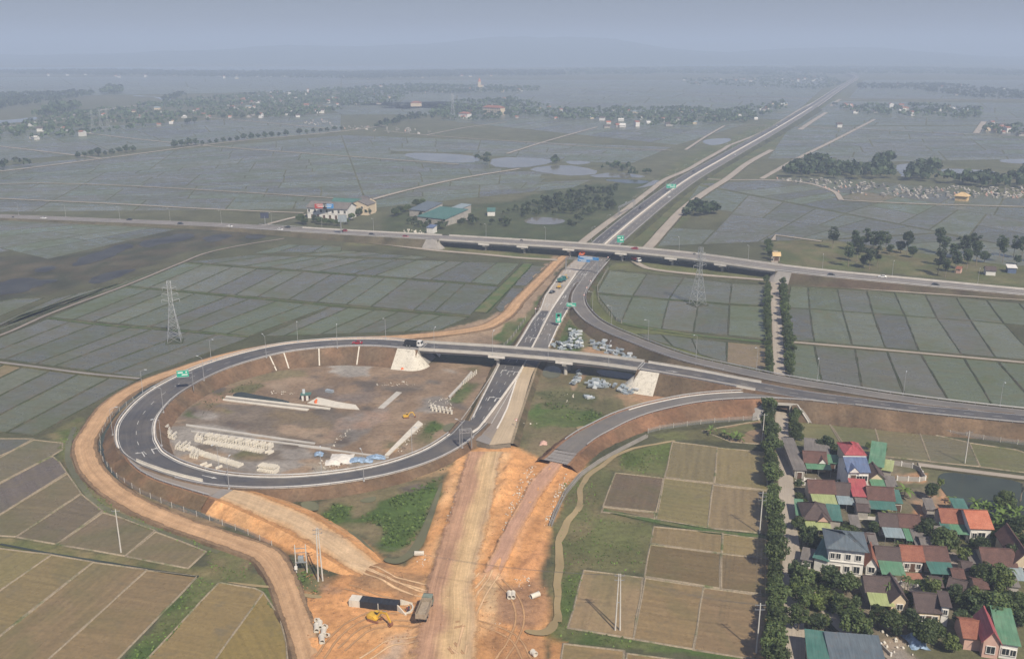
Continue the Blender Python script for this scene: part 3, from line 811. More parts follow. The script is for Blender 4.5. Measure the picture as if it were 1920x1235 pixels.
# ------------------------------------------------------------------ paddy fields
fields = empty('paddy_fields', (0, 0, 0), kind='structure')
def wavy(poly, step=7.0, amp=0.18):
    out = []; n = len(poly)
    for i in range(n):
        a = poly[i]; b = poly[(i + 1) % n]; L = (b - a).length; k = max(1, int(L / step))
        nn = Vector((-(b - a).y, (b - a).x, 0)).normalized()
        for j in range(k):
            q = a.lerp(b, j / k)
            if j: q = q + nn * RNG.uniform(-amp, amp)
            out.append(q)
    return out
def offset_poly(poly, d):
    n = len(poly); ar = sum(poly[i].x * poly[(i + 1) % n].y - poly[(i + 1) % n].x * poly[i].y for i in range(n))
    sg = 1 if ar > 0 else -1; out = []
    for i in range(n):
        a = (poly[i] - poly[i - 1]); b = (poly[(i + 1) % n] - poly[i])
        na = Vector((a.y, -a.x, 0)).normalized(); nb = Vector((b.y, -b.x, 0)).normalized()
        m = (na + nb)
        m = m.normalized() / max(0.5, m.normalized().dot(na)) if m.length > 1e-3 else na
        out.append(poly[i] + m * d * sg)
    return out
def uv_axes(poly):
    n = len(poly); e = max(((poly[(i + 1) % n] - poly[i]) for i in range(n)), key=lambda v: v.length).normalized()
    return e, Vector((-e.y, e.x, 0))
PALB = [(0.225, 0.170, 0.088), (0.205, 0.156, 0.085), (0.185, 0.152, 0.074), (0.215, 0.165, 0.088)]
PALM = [(0.112, 0.110, 0.092), (0.100, 0.101, 0.087), (0.118, 0.116, 0.094), (0.096, 0.104, 0.082)]
PALG = [(0.112, 0.134, 0.074), (0.122, 0.138, 0.086), (0.130, 0.138, 0.094), (0.100, 0.128, 0.062)]
def plot(poly, col=None, bund='bund_green', bw=0.45, bh=0.28, z=0.03):
    """one flooded plot with the mud ridge round it"""
    poly = wavy(poly)
    me = bpy.data.meshes.new('paddy_plot')
    me.from_pydata([(q.x, q.y, z) for q in poly], [], [tuple(range(len(poly)))])
    if me.polygons[0].normal.z < 0: me.flip_normals()
    e, f = uv_axes(poly); ul = me.uv_layers.new(name='uv')
    for lp in me.loops:
        q = Vector(me.vertices[lp.vertex_index].co); ul.data[lp.index].uv = (q.dot(e), q.dot(f))
    c = col or RNG.choice(PALM); j = RNG.uniform(0.9, 1.1)
    if col and col[0] > 0.125 and bund == 'bund_dry': c = (col[0] * 1.04, col[1] * 1.06, col[2] * 0.96)
    set_col(me, (c[0] * j, c[1] * j, c[2] * j, 1)); me.materials.append(M['paddy'])
    o = link('paddy_plot', me, fields)
    if bund:
        rings = [[q + Vector((0, 0, z - 0.02)) for q in poly]] + [[q + Vector((0, 0, hh)) for q in offset_poly(poly, d)] for d, hh in ((bw * 0.35, bh), (bw * 0.7, bh * RNG.uniform(0.8, 1.1)), (bw * 1.25, -0.05))]
        n = len(poly); v = [q for r in rings for q in r]; fs = []
        for r in range(3):
            for i in range(n):
                fs.append((r * n + i, (r + 1) * n + i, (r + 1) * n + (i + 1) % n, r * n + (i + 1) % n))
        b = np_mesh('bund', np.array(v), fs, M[bund])
        link('bund', b, o)
    return o
def plotpx(pts, col=None, bund='bund_green', **k): return plot(W(pts), col, bund, **k)
def pick(*ws):
    """weighted palette choice: brown, grey mud, green"""
    r = RNG.random() * sum(ws)
    if r < ws[0]: return RNG.choice(PALB)
    c = RNG.choice(PALM) if r < ws[0] + ws[1] else RNG.choice(PALG)
    return tuple(0.6 * a + 0.4 * b for a, b in zip(c, (0.118, 0.124, 0.088)))
def row(top, bot, wts, gap=0.9, bund='bund_green'):
    """plots between matching points on two photo lines"""
    A = W(top); B = W(bot)
    for i in range(len(A) - 1):
        q = [A[i], A[i + 1], B[i + 1], B[i]]
        plot(offset_poly(q, -gap * 0.5), pick(*wts), bund)
def lerp_row(tl, tr, br, bl, n, wts, jit=0.25, gap=0.9, bund='bund_green', rows=1):
    a, b, c, d = P(*tl), P(*tr), P(*br), P(*bl)
    for r in range(rows):
        ts = [0] + [(i + RNG.uniform(-jit, jit)) / n for i in range(1, n)] + [1]
        e0, e1 = a.lerp(d, r / rows), b.lerp(c, r / rows); g0, g1 = a.lerp(d, (r + 1) / rows), b.lerp(c, (r + 1) / rows)
        for i in range(n):
            q = [e0.lerp(e1, ts[i]), e0.lerp(e1, ts[i + 1]), g0.lerp(g1, ts[i + 1]), g0.lerp(g1, ts[i])]
            plot(offset_poly(q, -gap * 0.5), pick(*wts), bund)
# left of the loop
lerp_row((90,597),(468,633),(262,708),(-75,663), 7, (0,8,1))
lerp_row((-76,667),(258,712),(66,816),(-330,780), 7, (1,6,3))
lerp_row((234,538),(620,574),(468,630),(92,595), 8, (0,6,4))
lerp_row((622,575),(880,595),(822,620),(490,631), 6, (0,6,4))
lerp_row((343,493),(934,537),(882,591),(236,536), 12, (0,6,5))
lerp_row((470,478),(975,494),(934,534),(350,491), 11, (0,4,6))
lerp_row((540,458),(640,462),(640,472),(470,476), 3, (0,5,5)); lerp_row((645,470),(805,482),(780,486),(560,478), 4, (0,4,6))
plotpx([(988,497),(1024,499),(985,536),(957,535)], PALM[0]); plotpx([(960,540),(980,541),(962,575),(938,585),(930,577)], PALM[1])
lerp_row((340,493),(228,537),(-60,640),(40,590), 3, (0,5,5)); lerp_row((100,560),(230,530),(88,588),(-60,632), 3, (0,5,5))
lerp_row((-200,600),(30,560),(85,558),(-80,625), 2, (0,5,4))
for q, c in [([(-60,823),(60,823),(20,845),(-60,880)], PALM[0]), ([(-60,890),(64,825),(116,831),(115,843),(100,852),(-60,935)], (0.135,0.115,0.075)),
             ([(-60,940),(98,856),(110,866),(123,886),(0,963),(-60,990)], (0.125,0.105,0.085)), ([(-40,990),(126,889),(150,925),(30,1005),(-30,1002)], (0.15,0.12,0.075)),
             ([(33,1006),(152,927),(190,958),(106,1019)], (0.145,0.115,0.08)), ([(109,1020),(193,962),(222,970),(288,995),(234,1041)], (0.165,0.125,0.085)),
             ([(238,1042),(292,998),(384,1034),(352,1064)], (0.175,0.13,0.085)),
             ([(-60,1022),(94,1040),(-60,1146)], PALB[2]), ([(-60,1150),(97,1041),(172,1054),(-60,1236)], (0.19,0.145,0.075)),
             ([(-60,1242),(175,1055),(273,1069),(60,1260)], (0.20,0.145,0.085)), ([(66,1260),(276,1070),(367,1081),(195,1260)], (0.195,0.14,0.08)),
             ([(254,1260),(411,1093),(478,1104),(491,1111),(384,1260)], (0.205,0.15,0.075)), ([(389,1260),(494,1113),(522,1156),(535,1205),(538,1260)], (0.215,0.16,0.065))]:
    plotpx(q, c, 'bund_dry')
# right of the earthworks
for q, c in [([(1262,829),(1343,839),(1338,905),(1248,894)], (0.185,0.15,0.08)), ([(1246,897),(1336,908),(1325,988),(1232,973)], (0.175,0.145,0.072)),
             ([(1346,840),(1436,849),(1438,918),(1340,906)], (0.19,0.15,0.078)), ([(1338,910),(1438,921),(1440,1000),(1328,989)], (0.20,0.15,0.09)),
             ([(1155,887),(1242,897),(1228,959),(1133,948)], (0.13,0.095,0.065)), ([(1132,951),(1226,962),(1225,972),(1130,959)], (0.19,0.14,0.09)),
             ([(1227,988),(1354,1001),(1352,1036),(1222,1018)], (0.215,0.16,0.09)), ([(1356,1002),(1439,1012),(1441,1047),(1354,1037)], (0.21,0.16,0.085)),
             ([(1221,1022),(1351,1039),(1350,1102),(1211,1080)], (0.15,0.11,0.06)), ([(1353,1039),(1441,1049),(1443,1114),(1352,1103)], (0.165,0.12,0.07)),
             ([(1096,1070),(1203,1084),(1186,1196),(1067,1176)], (0.235,0.17,0.105)), ([(1211,1085),(1317,1101),(1297,1215),(1190,1197)], (0.225,0.16,0.09)),
             ([(1321,1103),(1445,1120),(1452,1240),(1303,1217)], (0.22,0.155,0.095)), ([(1058,1208),(1168,1221),(1164,1265),(1050,1260)], (0.22,0.155,0.085)),
             ([(1177,1226),(1440,1262),(1300,1300),(1174,1270)], (0.22,0.155,0.085)), ([(1318,808),(1424,789),(1436,833),(1372,828)], (0.23,0.155,0.10)),
             ([(1485,788),(1551,790),(1580,840),(1520,835),(1483,826)], (0.145,0.135,0.072)), ([(1554,791),(1639,802),(1653,855),(1590,840)], (0.14,0.13,0.075)),
             ([(1642,802),(1722,809),(1742,864),(1656,855)], (0.15,0.13,0.08)), ([(1725,810),(1816,830),(1836,874),(1746,865)], (0.135,0.12,0.08)),
             ([(1819,831),(1906,844),(1980,870),(1960,890),(1839,875)], (0.14,0.135,0.065))]:
    plotpx(q, c, 'bund_dry')
E1 = [(1482,537),(1515,539),(1570,542),(1625,545),(1677,549),(1735,553),(1793,558),(1850,563),(1910,568),(1990,575)]
E2 = [(1476,577),(1518,579),(1580,584),(1637,588),(1697,592),(1757,597),(1820,601),(1883,607),(1950,613),(2040,621)]
E2b = E2[:8]
E3 = [(1482,638),(1527,641),(1598,647),(1660,652),(1723,658),(1803,664),(1867,670),(1950,677)]
E3b = [(1482,645),(1527,648),(1603,654),(1663,659),(1727,665),(1807,671),(1870,677),(1960,685)]
E4 = [(1486,708),(1542,718),(1617,730),(1697,741),(1778,750),(1860,758),(1950,767),(2040,775)]
row(E1, E2, (0,3,7)); row([(1476,578)] + E2b[1:], E3, (0,4,6)); row(E3b, E4, (0,4,6))
row([(1142,507),(1213,514),(1283,520),(1372,531),(1438,535)], [(1119,549),(1186,555),(1254,561),(1368,570),(1440,573)], (0,5,6))
row([(1119,551),(1186,557),(1254,563),(1310,567),(1368,572),(1440,576)], [(1156,601),(1163,606),(1240,617),(1300,623),(1365,629),(1440,636)], (0,4,6))
row([(1194,626),(1240,627),(1297,634),(1363,641),(1443,648)], [(1215,636),(1262,650),(1310,664),(1362,680),(1443,696)], (1,7,2))

# beyond: plots joined block by block, divided again and again like real holdings
def bsp(q, amin, out, depth=0, along=True):
    a, b, c, d = q
    area = 0.5 * abs((c - a).cross(d - b).z)
    if area < amin * RNG.uniform(0.6, 1.8) or depth > 9: out.append(q); return
    lu = ((b - a).length + (c - d).length) / 2; lv = ((d - a).length + (c - b).length) / 2
    t = RNG.uniform(0.38, 0.62)
    if lu > lv * 2.3: m, n = a.lerp(b, t), d.lerp(c, t + RNG.uniform(-0.02, 0.02)); bsp((a, m, n, d), amin, out, depth + 1); bsp((m, b, c, n), amin, out, depth + 1)
    else: m, n = a.lerp(d, t), b.lerp(c, t + RNG.uniform(-0.02, 0.02)); bsp((a, b, n, m), amin, out, depth + 1); bsp((m, n, c, d), amin, out, depth + 1)
def far_block(quad, amin, wts, gap, skip=()):
    qs = []; bsp(W(quad), amin, qs)
    sk = [W(s) for s in skip]
    v = []; f = []; uv = []; cl = []
    for q in qs:
        cx = sum((p for p in q), Vector()) / 4
        if any(in_poly(cx.x, cx.y, [(k.x, k.y) for k in s]) for s in sk): continue
        q = offset_poly(q, -gap / 2); e, g = uv_axes(q); c = pick(*wts); j = RNG.uniform(0.85, 1.15)
        if (q[1] - q[0]).cross(q[2] - q[1]).z < 0: q = q[::-1]
        i = len(v); v += [(p.x, p.y, 0.03) for p in q]; uv += [(p.dot(e), p.dot(g)) for p in q]
        cl += [(c[0] * j, c[1] * j, c[2] * j, 1)] * 4; f.append((i, i + 1, i + 2, i + 3))
    tag(link('paddy_plots', np_mesh('paddy_plots', v, f, M['paddy'], cl, uv), fields), kind='stuff')
PONDS = [[(735,283),(900,290),(905,305),(780,302)], [(900,290),(1250,315),(1260,350),(1130,352),(1000,330),(900,312)]]
far_block([(-420,350),(639.5,253.5),(690.5,391),(-700,404)], 2200, (0,4,6), 1.5, PONDS)
far_block([(640,253.5),(1260,276),(1075,352),(691,391)], 2200, (0,4,6), 1.5, PONDS)

far_block([(-700,425),(60,412),(330,430),(-400,600)], 1800, (0,5,5), 1.2, [GP[0][0]])
far_block([(-600,280),(640,212),(640,246),(-420,340)], 4500, (0,3,7), 2.2)
far_block([(640,206),(800,195),(1400,232),(1270,272)], 4000, (0,4,7), 2, [[(600,200),(830,205),(820,258),(640,250)]])
far_block([(1310,345),(1560,330),(1940,375),(1940,470)], 3000, (1,4,5), 1.5)
far_block([(1225,462),(1310,348),(1760,436),(1560,448)], 3000, (0,5,5), 1.5, [[(1280,385),(1350,385),(1350,412),(1280,412)]])
far_block([(1560,450),(1760,438),(2050,490),(1900,500)], 2200, (0,4,6), 1.5)
far_block([(1480,238),(2300,235),(2500,300),(1420,325)], 5000, (0,5,5), 2.2, [[(1470,300),(2100,300),(2100,360),(1470,350)]])
far_block([(1560,190),(2200,196),(2300,232),(1490,236)], 7000, (0,3,7), 3)
far_block([(640,150),(1560,150),(1480,225),(640,196)], 14000, (0,3,7), 4)
far_block([(-800,150),(640,142),(640,170),(-900,200)], 22000, (0,2,8), 5)
far_block([(1620,150),(2300,150),(2300,188),(1590,185)], 14000, (0,3,7), 4)
far_block([(600,195),(850,190),(870,215),(640,215)], 9000, (0,1,9), 3)

def sheet(name, pts, mat, z=0.06, parent=None, smooth=2, amp=0.5, step=5.0, tagkind='structure'):
    """irregular flat sheet (pond, ditch, puddle): rounded outline with small wobble"""
    p = W(pts, z)
    for _ in range(smooth):
        p = [r for i in range(len(p)) for r in (p[i].lerp(p[(i + 1) % len(p)], 0.25), p[i].lerp(p[(i + 1) % len(p)], 0.75))]
    if amp: p = wavy(p, step, amp)
    me = bpy.data.meshes.new(name)
    me.from_pydata([(q.x, q.y, z) for q in p], [], [tuple(range(len(p)))])
    if me.polygons[0].normal.z < 0: me.flip_normals()
    me.materials.append(mat)
    return tag(link(name, me, parent), kind=tagkind)
# ponds, swamp water, ditches, river
sheet('pond', [(750,285),(890,290),(905,303),(860,306),(775,300)], M['pond'], 0.08, amp=3, step=8)
sheet('pond', [(925,294),(1030,297),(1040,305),(975,316),(915,312)], M['pond'], 0.08, amp=1, step=15, smooth=1)
sheet('pond', [(985,316),(1055,308),(1120,318),(1115,330),(1020,325)], M['pond'], 0.08, amp=1, step=15, smooth=1)
sheet('pond', [(1020,325),(1090,314),(1130,322),(1085,331)], M['pond'], 0.09, amp=1, step=15, smooth=1)
sheet('pond', [(1055,302),(1100,302),(1110,306),(1075,310)], M['pond'], 0.08, amp=1, step=15, smooth=1)
sheet('pond', [(1090,332),(1150,322),(1215,330),(1200,334)], M['pond'], 0.08, amp=1, step=15, smooth=1)
sheet('pond', [(1120,337),(1180,336),(1225,340),(1195,346)], M['dark_pond'], 0.08, amp=1, step=15, smooth=1)
sheet('pond', [(1170,355),(1220,350),(1240,340),(1228,336),(1200,352)], M['pond'], 0.08, amp=1, step=15)
sheet('pond', [(978,415),(1000,405),(1065,411),(1050,421),(1000,421)], M['pond'], 0.08, amp=1, step=8)
sheet('pond', [(1670,310),(1720,305),(1720,318),(1690,335),(1685,320)], M['pond'], 0.08, amp=2.5, step=7)
sheet('pond', [(1760,315),(1870,320),(1860,328),(1770,325)], M['pond'], 0.08, amp=2.5, step=7)
sheet('pond', [(1870,298),(1960,298),(1960,308),(1880,306)], M['pond'], 0.08, amp=2.5, step=7)
sheet('pond', [(1310,262),(1370,258),(1372,266),(1330,275)], M['pond'], 0.08, amp=2.5, step=7)
sheet('village_pond', [(1755,888),(1790,884),(1940,903),(1960,980),(1850,975),(1810,962),(1765,920)], M['dark_pond'], 0.12)
for pp in ([(-80,548),(-20,535),(30,520),(80,523),(118,524),(70,535),(50,548),(0,552),(-40,575),(-80,580)], [(160,528),(195,512),(225,506),(262,503),(240,512),(205,526),(180,533)], [(130,500),(150,483),(190,470),(235,455),(255,462),(225,472),(200,486),(160,496)], [(262,452),(300,446),(345,436),(372,441),(340,452),(300,458),(270,466)], [(375,446),(410,438),(440,440),(420,450),(390,455)], [(455,442),(490,438),(505,444),(470,449)], [(60,505),(95,497),(110,502),(80,512)]):
    sheet('swamp_pool', pp, M['swamp'], 0.08, amp=2.2, step=3.5, smooth=1)
sheet('ditch_pool', [(1017,690),(1040,684),(1054,692),(1050,708),(1018,709)], M['green_water'], 0.16)
sheet('ditch_pool', [(1110,690),(1200,702),(1195,712),(1130,706)], M['dark_pond'], 0.16)
sheet('ditch_pool', [(430,742),(450,733),(470,738),(540,750),(545,757),(470,750)], M['dark_pond'], 0.14)
sheet('ditch_pool', [(828,800),(850,790),(855,800),(835,812)], M['green_water'], 0.16)
sheet('ditch_pool', [(1078,800),(1096,797),(1100,805),(1085,807)], M['mud_water'], 0.35)
sheet('swamp_pool', [(826,902),(832,905),(806,990),(790,1030),(752,1058),(722,1054),(718,1044),(750,1048),(776,1020),(800,970)], M['green_water'], 0.62, amp=0.4)
sheet('swamp_pool', [(648,990),(668,1000),(700,1030),(703,1036),(690,1028),(665,1010)], M['green_water'], 0.5, amp=0.3)
sheet('swamp_pool', [(668,938),(705,928),(706,938),(690,943)], M['green_water'], 0.2, amp=0.4)
sheet('swamp_pool', [(560,940),(595,938),(600,958),(570,955)], M['green_water'], 0.62, amp=0.4)
sheet('puddle', [(555,1110),(605,1115),(602,1122),(565,1118)], M['mud_water'], 0.3, amp=0.3)
sheet('puddle', [(410,1088),(480,1095),(515,1098),(512,1102),(470,1099)], M['mud_water'], 0.25, amp=0.3)
sheet('puddle', [(980,1178),(1020,1182),(1035,1160),(1048,1165),(1044,1180),(1025,1192),(990,1188)], M['mud_water'], 0.75, amp=0.3)
sheet('river', [(-3000,137),(0,134),(700,131),(1100,126),(1500,122),(2000,119),(3600,114),(3600,109),(2000,112),(1500,116),(1100,119),(700,124),(0,127),(-3000,130)], M['river'], 0.1, smooth=0, amp=0)
sheet('river', [(-200,240),(30,231),(70,225),(70,218),(20,226),(-200,232)], M['river'], 0.1, amp=0)
sheet('river', [(250,178),(330,186),(310,190),(300,186),(285,181),(250,181)], M['river'], 0.1, amp=0)

# hills across the river
def hills():
    xs = np.linspace(-8000, 8000, 181); ys = np.linspace(7300, 12500, 50)
    X, Y = np.meshgrid(xs, ys)
    env = 0.95 * np.exp(-((X - 300) / 1700) ** 2) + 0.5 * np.exp(-((X - 3300) / 1100) ** 2) + 0.55 * np.exp(-((X + 2600) / 1500) ** 2) + 0.35 * np.exp(-((X - 6500) / 1500) ** 2) + 0.4 * np.exp(-((X + 6500) / 1800) ** 2)
    r = 1 - np.abs(Y - 9500) / 2200
    H = 235 * env * np.clip(r, 0, 1) ** 0.8 * (0.35 + 1.0 * fbm(X * 0.0011, Y * 0.0011, 5, 5)) - 3
    ids = np.arange(X.size).reshape(X.shape)
    f = np.stack([ids[:-1, :-1], ids[:-1, 1:], ids[1:, 1:], ids[1:, :-1]], -1).reshape(-1, 4)
    c = np.tile(np.array((0.05, 0.075, 0.04, 1)), (X.size, 1))
    tag(link('hills', np_mesh('hills', np.stack([X, Y, H], -1).reshape(-1, 3), f, M['ground'], c, smooth=True)), kind='structure')
    return float(H.max())
HILL_TOP = hills()
HZ = MB()
HZ.box((0, 10000, (HILL_TOP + 25 - 5) / 2), (56000, 34000, HILL_TOP + 25 + 5))
hz_m = bpy.data.materials.new('hazy_air'); hz_m.use_nodes = True
hz_m.node_tree.nodes.clear()
_o = hz_m.node_tree.nodes.new('ShaderNodeOutputMaterial'); _v = hz_m.node_tree.nodes.new('ShaderNodeVolumePrincipled')
_v.inputs['Density'].default_value = HAZE_DENSITY; _v.inputs['Color'].default_value = (*HAZE_COLOR, 1); _v.inputs['Anisotropy'].default_value = 0.0
hz_m.node_tree.links.new(_v.outputs[0], _o.inputs['Volume'])
tag(HZ.build('haze', hz_m), 'pale haze lying over the whole plain', None, None, 'stuff')
# ------------------------------------------------------------------ roads, embankments, bridges
def road_root(name):
    return empty(name, (0, 0, 0), kind='structure')
def slope_from(edge, out, root, colour, ratio=1.5, base=-0.25, rows=5, skip=None, name='embankment', rough=0.35, colour2=None):
    """earth slope from a road-edge polyline down to the plain; out = outward unit vectors"""
    n = len(edge); v = []; col = []; f = []
    k_ = 1.0 if root.name.startswith('earthworks') else 0.56
    c1 = np.array(colour) * k_; c2 = np.array(colour2 or tuple(x * 0.72 for x in colour)) * k_; run = 0.0
    for i in range(n):
        h = edge[i].z - base
        if i: run += (edge[i] - edge[i - 1]).length
        gully = 0.78 + 0.44 * float(vnoise(np.array(run * 0.55), np.array(3.3), 5)) + 0.25 * (float(vnoise(np.array(run * 0.13), np.array(8.3), 6)) - .5)
        for r in range(rows + 1):
            t = r / rows
            q = edge[i] + out[i] * (h * ratio * t) - Vector((0, 0, h * t))
            if 0 < r < rows:
                k = float(fbm(q.x * 0.5, q.y * 0.5, 9, 3)) - 0.5
                q = q + Vector((out[i].x * k, out[i].y * k, 0.8 * k)) * rough * 2.2
            v.append(tuple(q))
            u = min(max((float(fbm(q.x * 0.16, q.y * 0.16, 14, 4)) - 0.38) / 0.24, 0), 1)
            col.append((*((c1 * (1 - u) + c2 * u) * (gully if r < rows else .9)), 1))
    for i in range(n - 1):
        for r in range(rows):
            if skip and skip(i, r): continue
            a = i * (rows + 1) + r
            f.append((a, a + 1, a + rows + 2, a + rows + 1))
    v_ = np.array(v)
    q = f[0]; e1 = v_[q[1]] - v_[q[0]]; e2 = v_[q[2]] - v_[q[1]]
    if np.cross(e1, e2)[2] < 0: f = [t[::-1] for t in f]
    return link(name, np_mesh(name, v_, f, M['earth'], col, smooth=True), root)
def deck(pa, root, mat, name='carriageway', o0=None, o1=None, dz=0.0, nuv=False):
    A = pa.off((lambda i: pa.w[i] / 2) if o0 is None else o0, dz); B = pa.off((lambda i: -pa.w[i] / 2) if o1 is None else o1, dz)
    return link(name, strip_mesh(name, A, B, M[mat], nuv), root)
def paint_line(pa, root, off, w=0.2, dash=None, dz=0.02, name='edge_line', mat='paint'):
    """painted line; off may be a function of the sample index"""
    fo = off if callable(off) else (lambda i: off)
    if dash is None:
        return link(name, strip_mesh(name, pa.off(lambda i: fo(i) + w / 2, dz), pa.off(lambda i: fo(i) - w / 2, dz), M[mat]), root)
    m = MB(); on, gap = dash; s = gap * 0.5; total = pa.s[-1]
    def at(t):
        j = min(max(np.searchsorted(pa.s, t) - 1, 0), len(pa.s) - 2); u = (t - pa.s[j]) / max(pa.s[j + 1] - pa.s[j], 1e-6)
        return pa.c[j].lerp(pa.c[j + 1], u), pa.n[j], j
    while s + on < total:
        a, na, ja = at(s); b, nb, jb = at(s + on)
        up = Vector((0, 0, dz))
        m.face([a + na * (fo(ja) - w / 2) + up, b + nb * (fo(jb) - w / 2) + up, b + nb * (fo(jb) + w / 2) + up, a + na * (fo(ja) + w / 2) + up])
        s += on + gap
    return m.build(name, M[mat], root)
def verge(pa, root, colour, left=True, right=True, extra=0.9, ratio=1.5, skipL=None, skipR=None, colour2=None, base=-0.25):
    """earth shoulders and both side slopes"""
    m = strip_mesh('shoulder', pa.off(lambda i: pa.w[i] / 2 + extra, -0.05), pa.off(lambda i: -pa.w[i] / 2 - extra, -0.05), M['earth'])
    set_col(m, (*[x * 0.7 for x in colour], 1)); link('shoulder', m, root)
    if left: slope_from(pa.off(lambda i: pa.w[i] / 2 + extra, -0.05), pa.n, root, colour, ratio, base, skip=skipL, colour2=colour2)
    if right: slope_from(pa.off(lambda i: -pa.w[i] / 2 - extra, -0.05), [-q for q in pa.n], root, colour, ratio, base, skip=skipR, colour2=colour2)
def sweep(pts, prof, name, mat, parent, cap=True):
    """closed profile [(side, up)] swept along a polyline"""
    n = len(pts); k = len(prof); v = []; f = []
    for i in range(n):
        d = pts[min(i + 1, n - 1)] - pts[max(i - 1, 0)]; u = Vector((d.y, -d.x, 0)).normalized()
        for a, b in prof: v.append(tuple(pts[i] + u * a + Vector((0, 0, b))))
    for i in range(n - 1):
        for j in range(k): f.append((i * k + j, (i + 1) * k + j, (i + 1) * k + (j + 1) % k, i * k + (j + 1) % k))
    m = MB(); m.mesh_part(v, f + ([tuple(range(k)), tuple(range((n - 1) * k + k - 1, (n - 1) * k - 1, -1))] if cap else []))
    return m.build(name, mat, parent)
RAILP = [(-0.06, 0.42), (0.06, 0.42), (0.10, 0.52), (0.04, 0.58), (0.10, 0.66), (0.06, 0.78), (-0.06, 0.78)]
def guardrail(pts, label, spacing=4.0, mat='rail'):
    g = empty('guardrail', pts[0], 0, label, 'guardrail', 'steel guardrails along the interchange')
    sweep(pts, RAILP, 'rail', M[mat], g)
    m = MB(); s = 0; nxt = 0
    for i in range(1, len(pts)):
        L = (pts[i] - pts[i - 1]).length
        while nxt <= s + L:
            q = pts[i - 1].lerp(pts[i], (nxt - s) / max(L, 1e-6)); m.box((q.x, q.y, q.z + 0.3), (0.14, 0.14, 0.95)); nxt += spacing
        s += L
    tag(m.build('posts', M['steel'], g), kind='stuff')
    return g
JERSEY = [(-0.3, -0.05), (0.3, -0.05), (0.25, 0.1), (0.1, 0.35), (0.08, 0.85), (-0.08, 0.85), (-0.1, 0.35), (-0.25, 0.1)]
KERB = [(-0.25, -0.05), (0.25, -0.05), (0.25, 0.16), (-0.25, 0.16)]
def barrier(pts, label, prof=JERSEY, mat='whitewash', name='concrete_barrier', group='concrete barriers'):
    b = empty(name, pts[0], 0, label, 'barrier', group)
    sweep(pts, prof, 'wall', M[mat], b)
    return b
BRN = (0.25, 0.165, 0.10); BRN2 = (0.19, 0.14, 0.085); ORG = (0.38, 0.215, 0.12)

# ---- the loop ramp with its bridge: from the right edge over the expressway, round the loop, down to the main line
loop_pts = [(2060,797,3.7,8.5),(1920,785,4.1,8.5),(1813,775,4.4,8.5),(1713,765,4.7,8.5),(1613,753,4.95,8.5),(1513,740,5.2,8.8),(1413,722.5,5.6,9.2),(1280,698,6.2,9.8),(1140,677,6.6,9.8),(966,660,6.6,9.8),(793,648.7,6.3,9.8),
 (700,641.9,6.0,10),(613,644.3,5.6,10.5),(531.8,653,5.1,11),(456,670.5,4.6,11.3),(403,687.5,4.2,11.5),(349.2,711.5,3.9,11.8),(301.9,740,3.6,12),(270.8,770,3.4,12),(256.4,793,3.25,12),(253.7,813.4,3.1,11.8),(259.5,836.8,3.0,11.2),(281,858,2.95,9.5),(328,879,2.9,8.2),(392.7,896,2.9,7.6),(475.3,903.7,2.85,7.4),(558,902.6,2.75,7.2),(640,894.5,2.6,7.2),(717,880.8,2.3,7.4),(799.7,854.7,1.9,7.8),(860.3,820.3,1.55,8.5),(892,790,1.4,9.5)]
LOOP = Path(loop_pts, 1.6)
rt = road_root('loop_ramp')
deck(LOOP, rt, 'asphalt')
iA, iB = LOOP.idx(7.55), LOOP.idx(10.0)          # bridge ends (right, left abutment)
seg_r = LOOP.sub(0, 7.55); seg_l = LOOP.sub(10.0, 31)
CULV = P(1466, 752, 6.4)
def near_culvert(pa, half=4.2):
    js = [i for i in range(len(pa.c)) if abs(pa.c[i].x - P(1466, 765, 3).x) < half]
    return (min(js), max(js)) if js else (9999, -1)
verge(seg_l, rt, (0.225, 0.16, 0.105), ratio=1.15, colour2=(0.29, 0.185, 0.115))
paint_line(LOOP, rt, lambda i: LOOP.w[i] / 2 - 0.7, 0.2); paint_line(LOOP, rt, lambda i: -LOOP.w[i] / 2 + 0.7, 0.2)
paint_line(LOOP.sub(5, 22), rt, 0.3, 0.18, (3, 6), name='lane_dashes')
guardrail(LOOP.off(lambda i: LOOP.w[i] / 2 + 0.45, 0.0, iB, LOOP.idx(30.2)), 'steel guardrail along the inner edge of the loop ramp')
guardrail(LOOP.off(lambda i: -LOOP.w[i] / 2 - 0.45, 0.0, iB, LOOP.idx(21.0)), 'steel guardrail along the outer edge of the loop ramp beside the dirt road')
guardrail(LOOP.off(lambda i: -LOOP.w[i] / 2 - 0.45, 0.0, LOOP.idx(23.4), LOOP.idx(30.2)), 'steel guardrail on the low outer edge of the loop ramp above the green swamp')
for sd, k0, k1, nm in ((1, 10.0, 30.2, 'inner'), (-1, 10.0, 21.0, 'outer'), (-1, 23.4, 30.2, 'lower outer')):
    barrier(LOOP.off(lambda i: sd * (LOOP.w[i] / 2 - 0.05), 0.0, LOOP.idx(k0), LOOP.idx(k1)), 'low white concrete kerb on the %s edge of the loop ramp' % nm, KERB, 'whitewash', 'kerb', 'ramp kerbs')
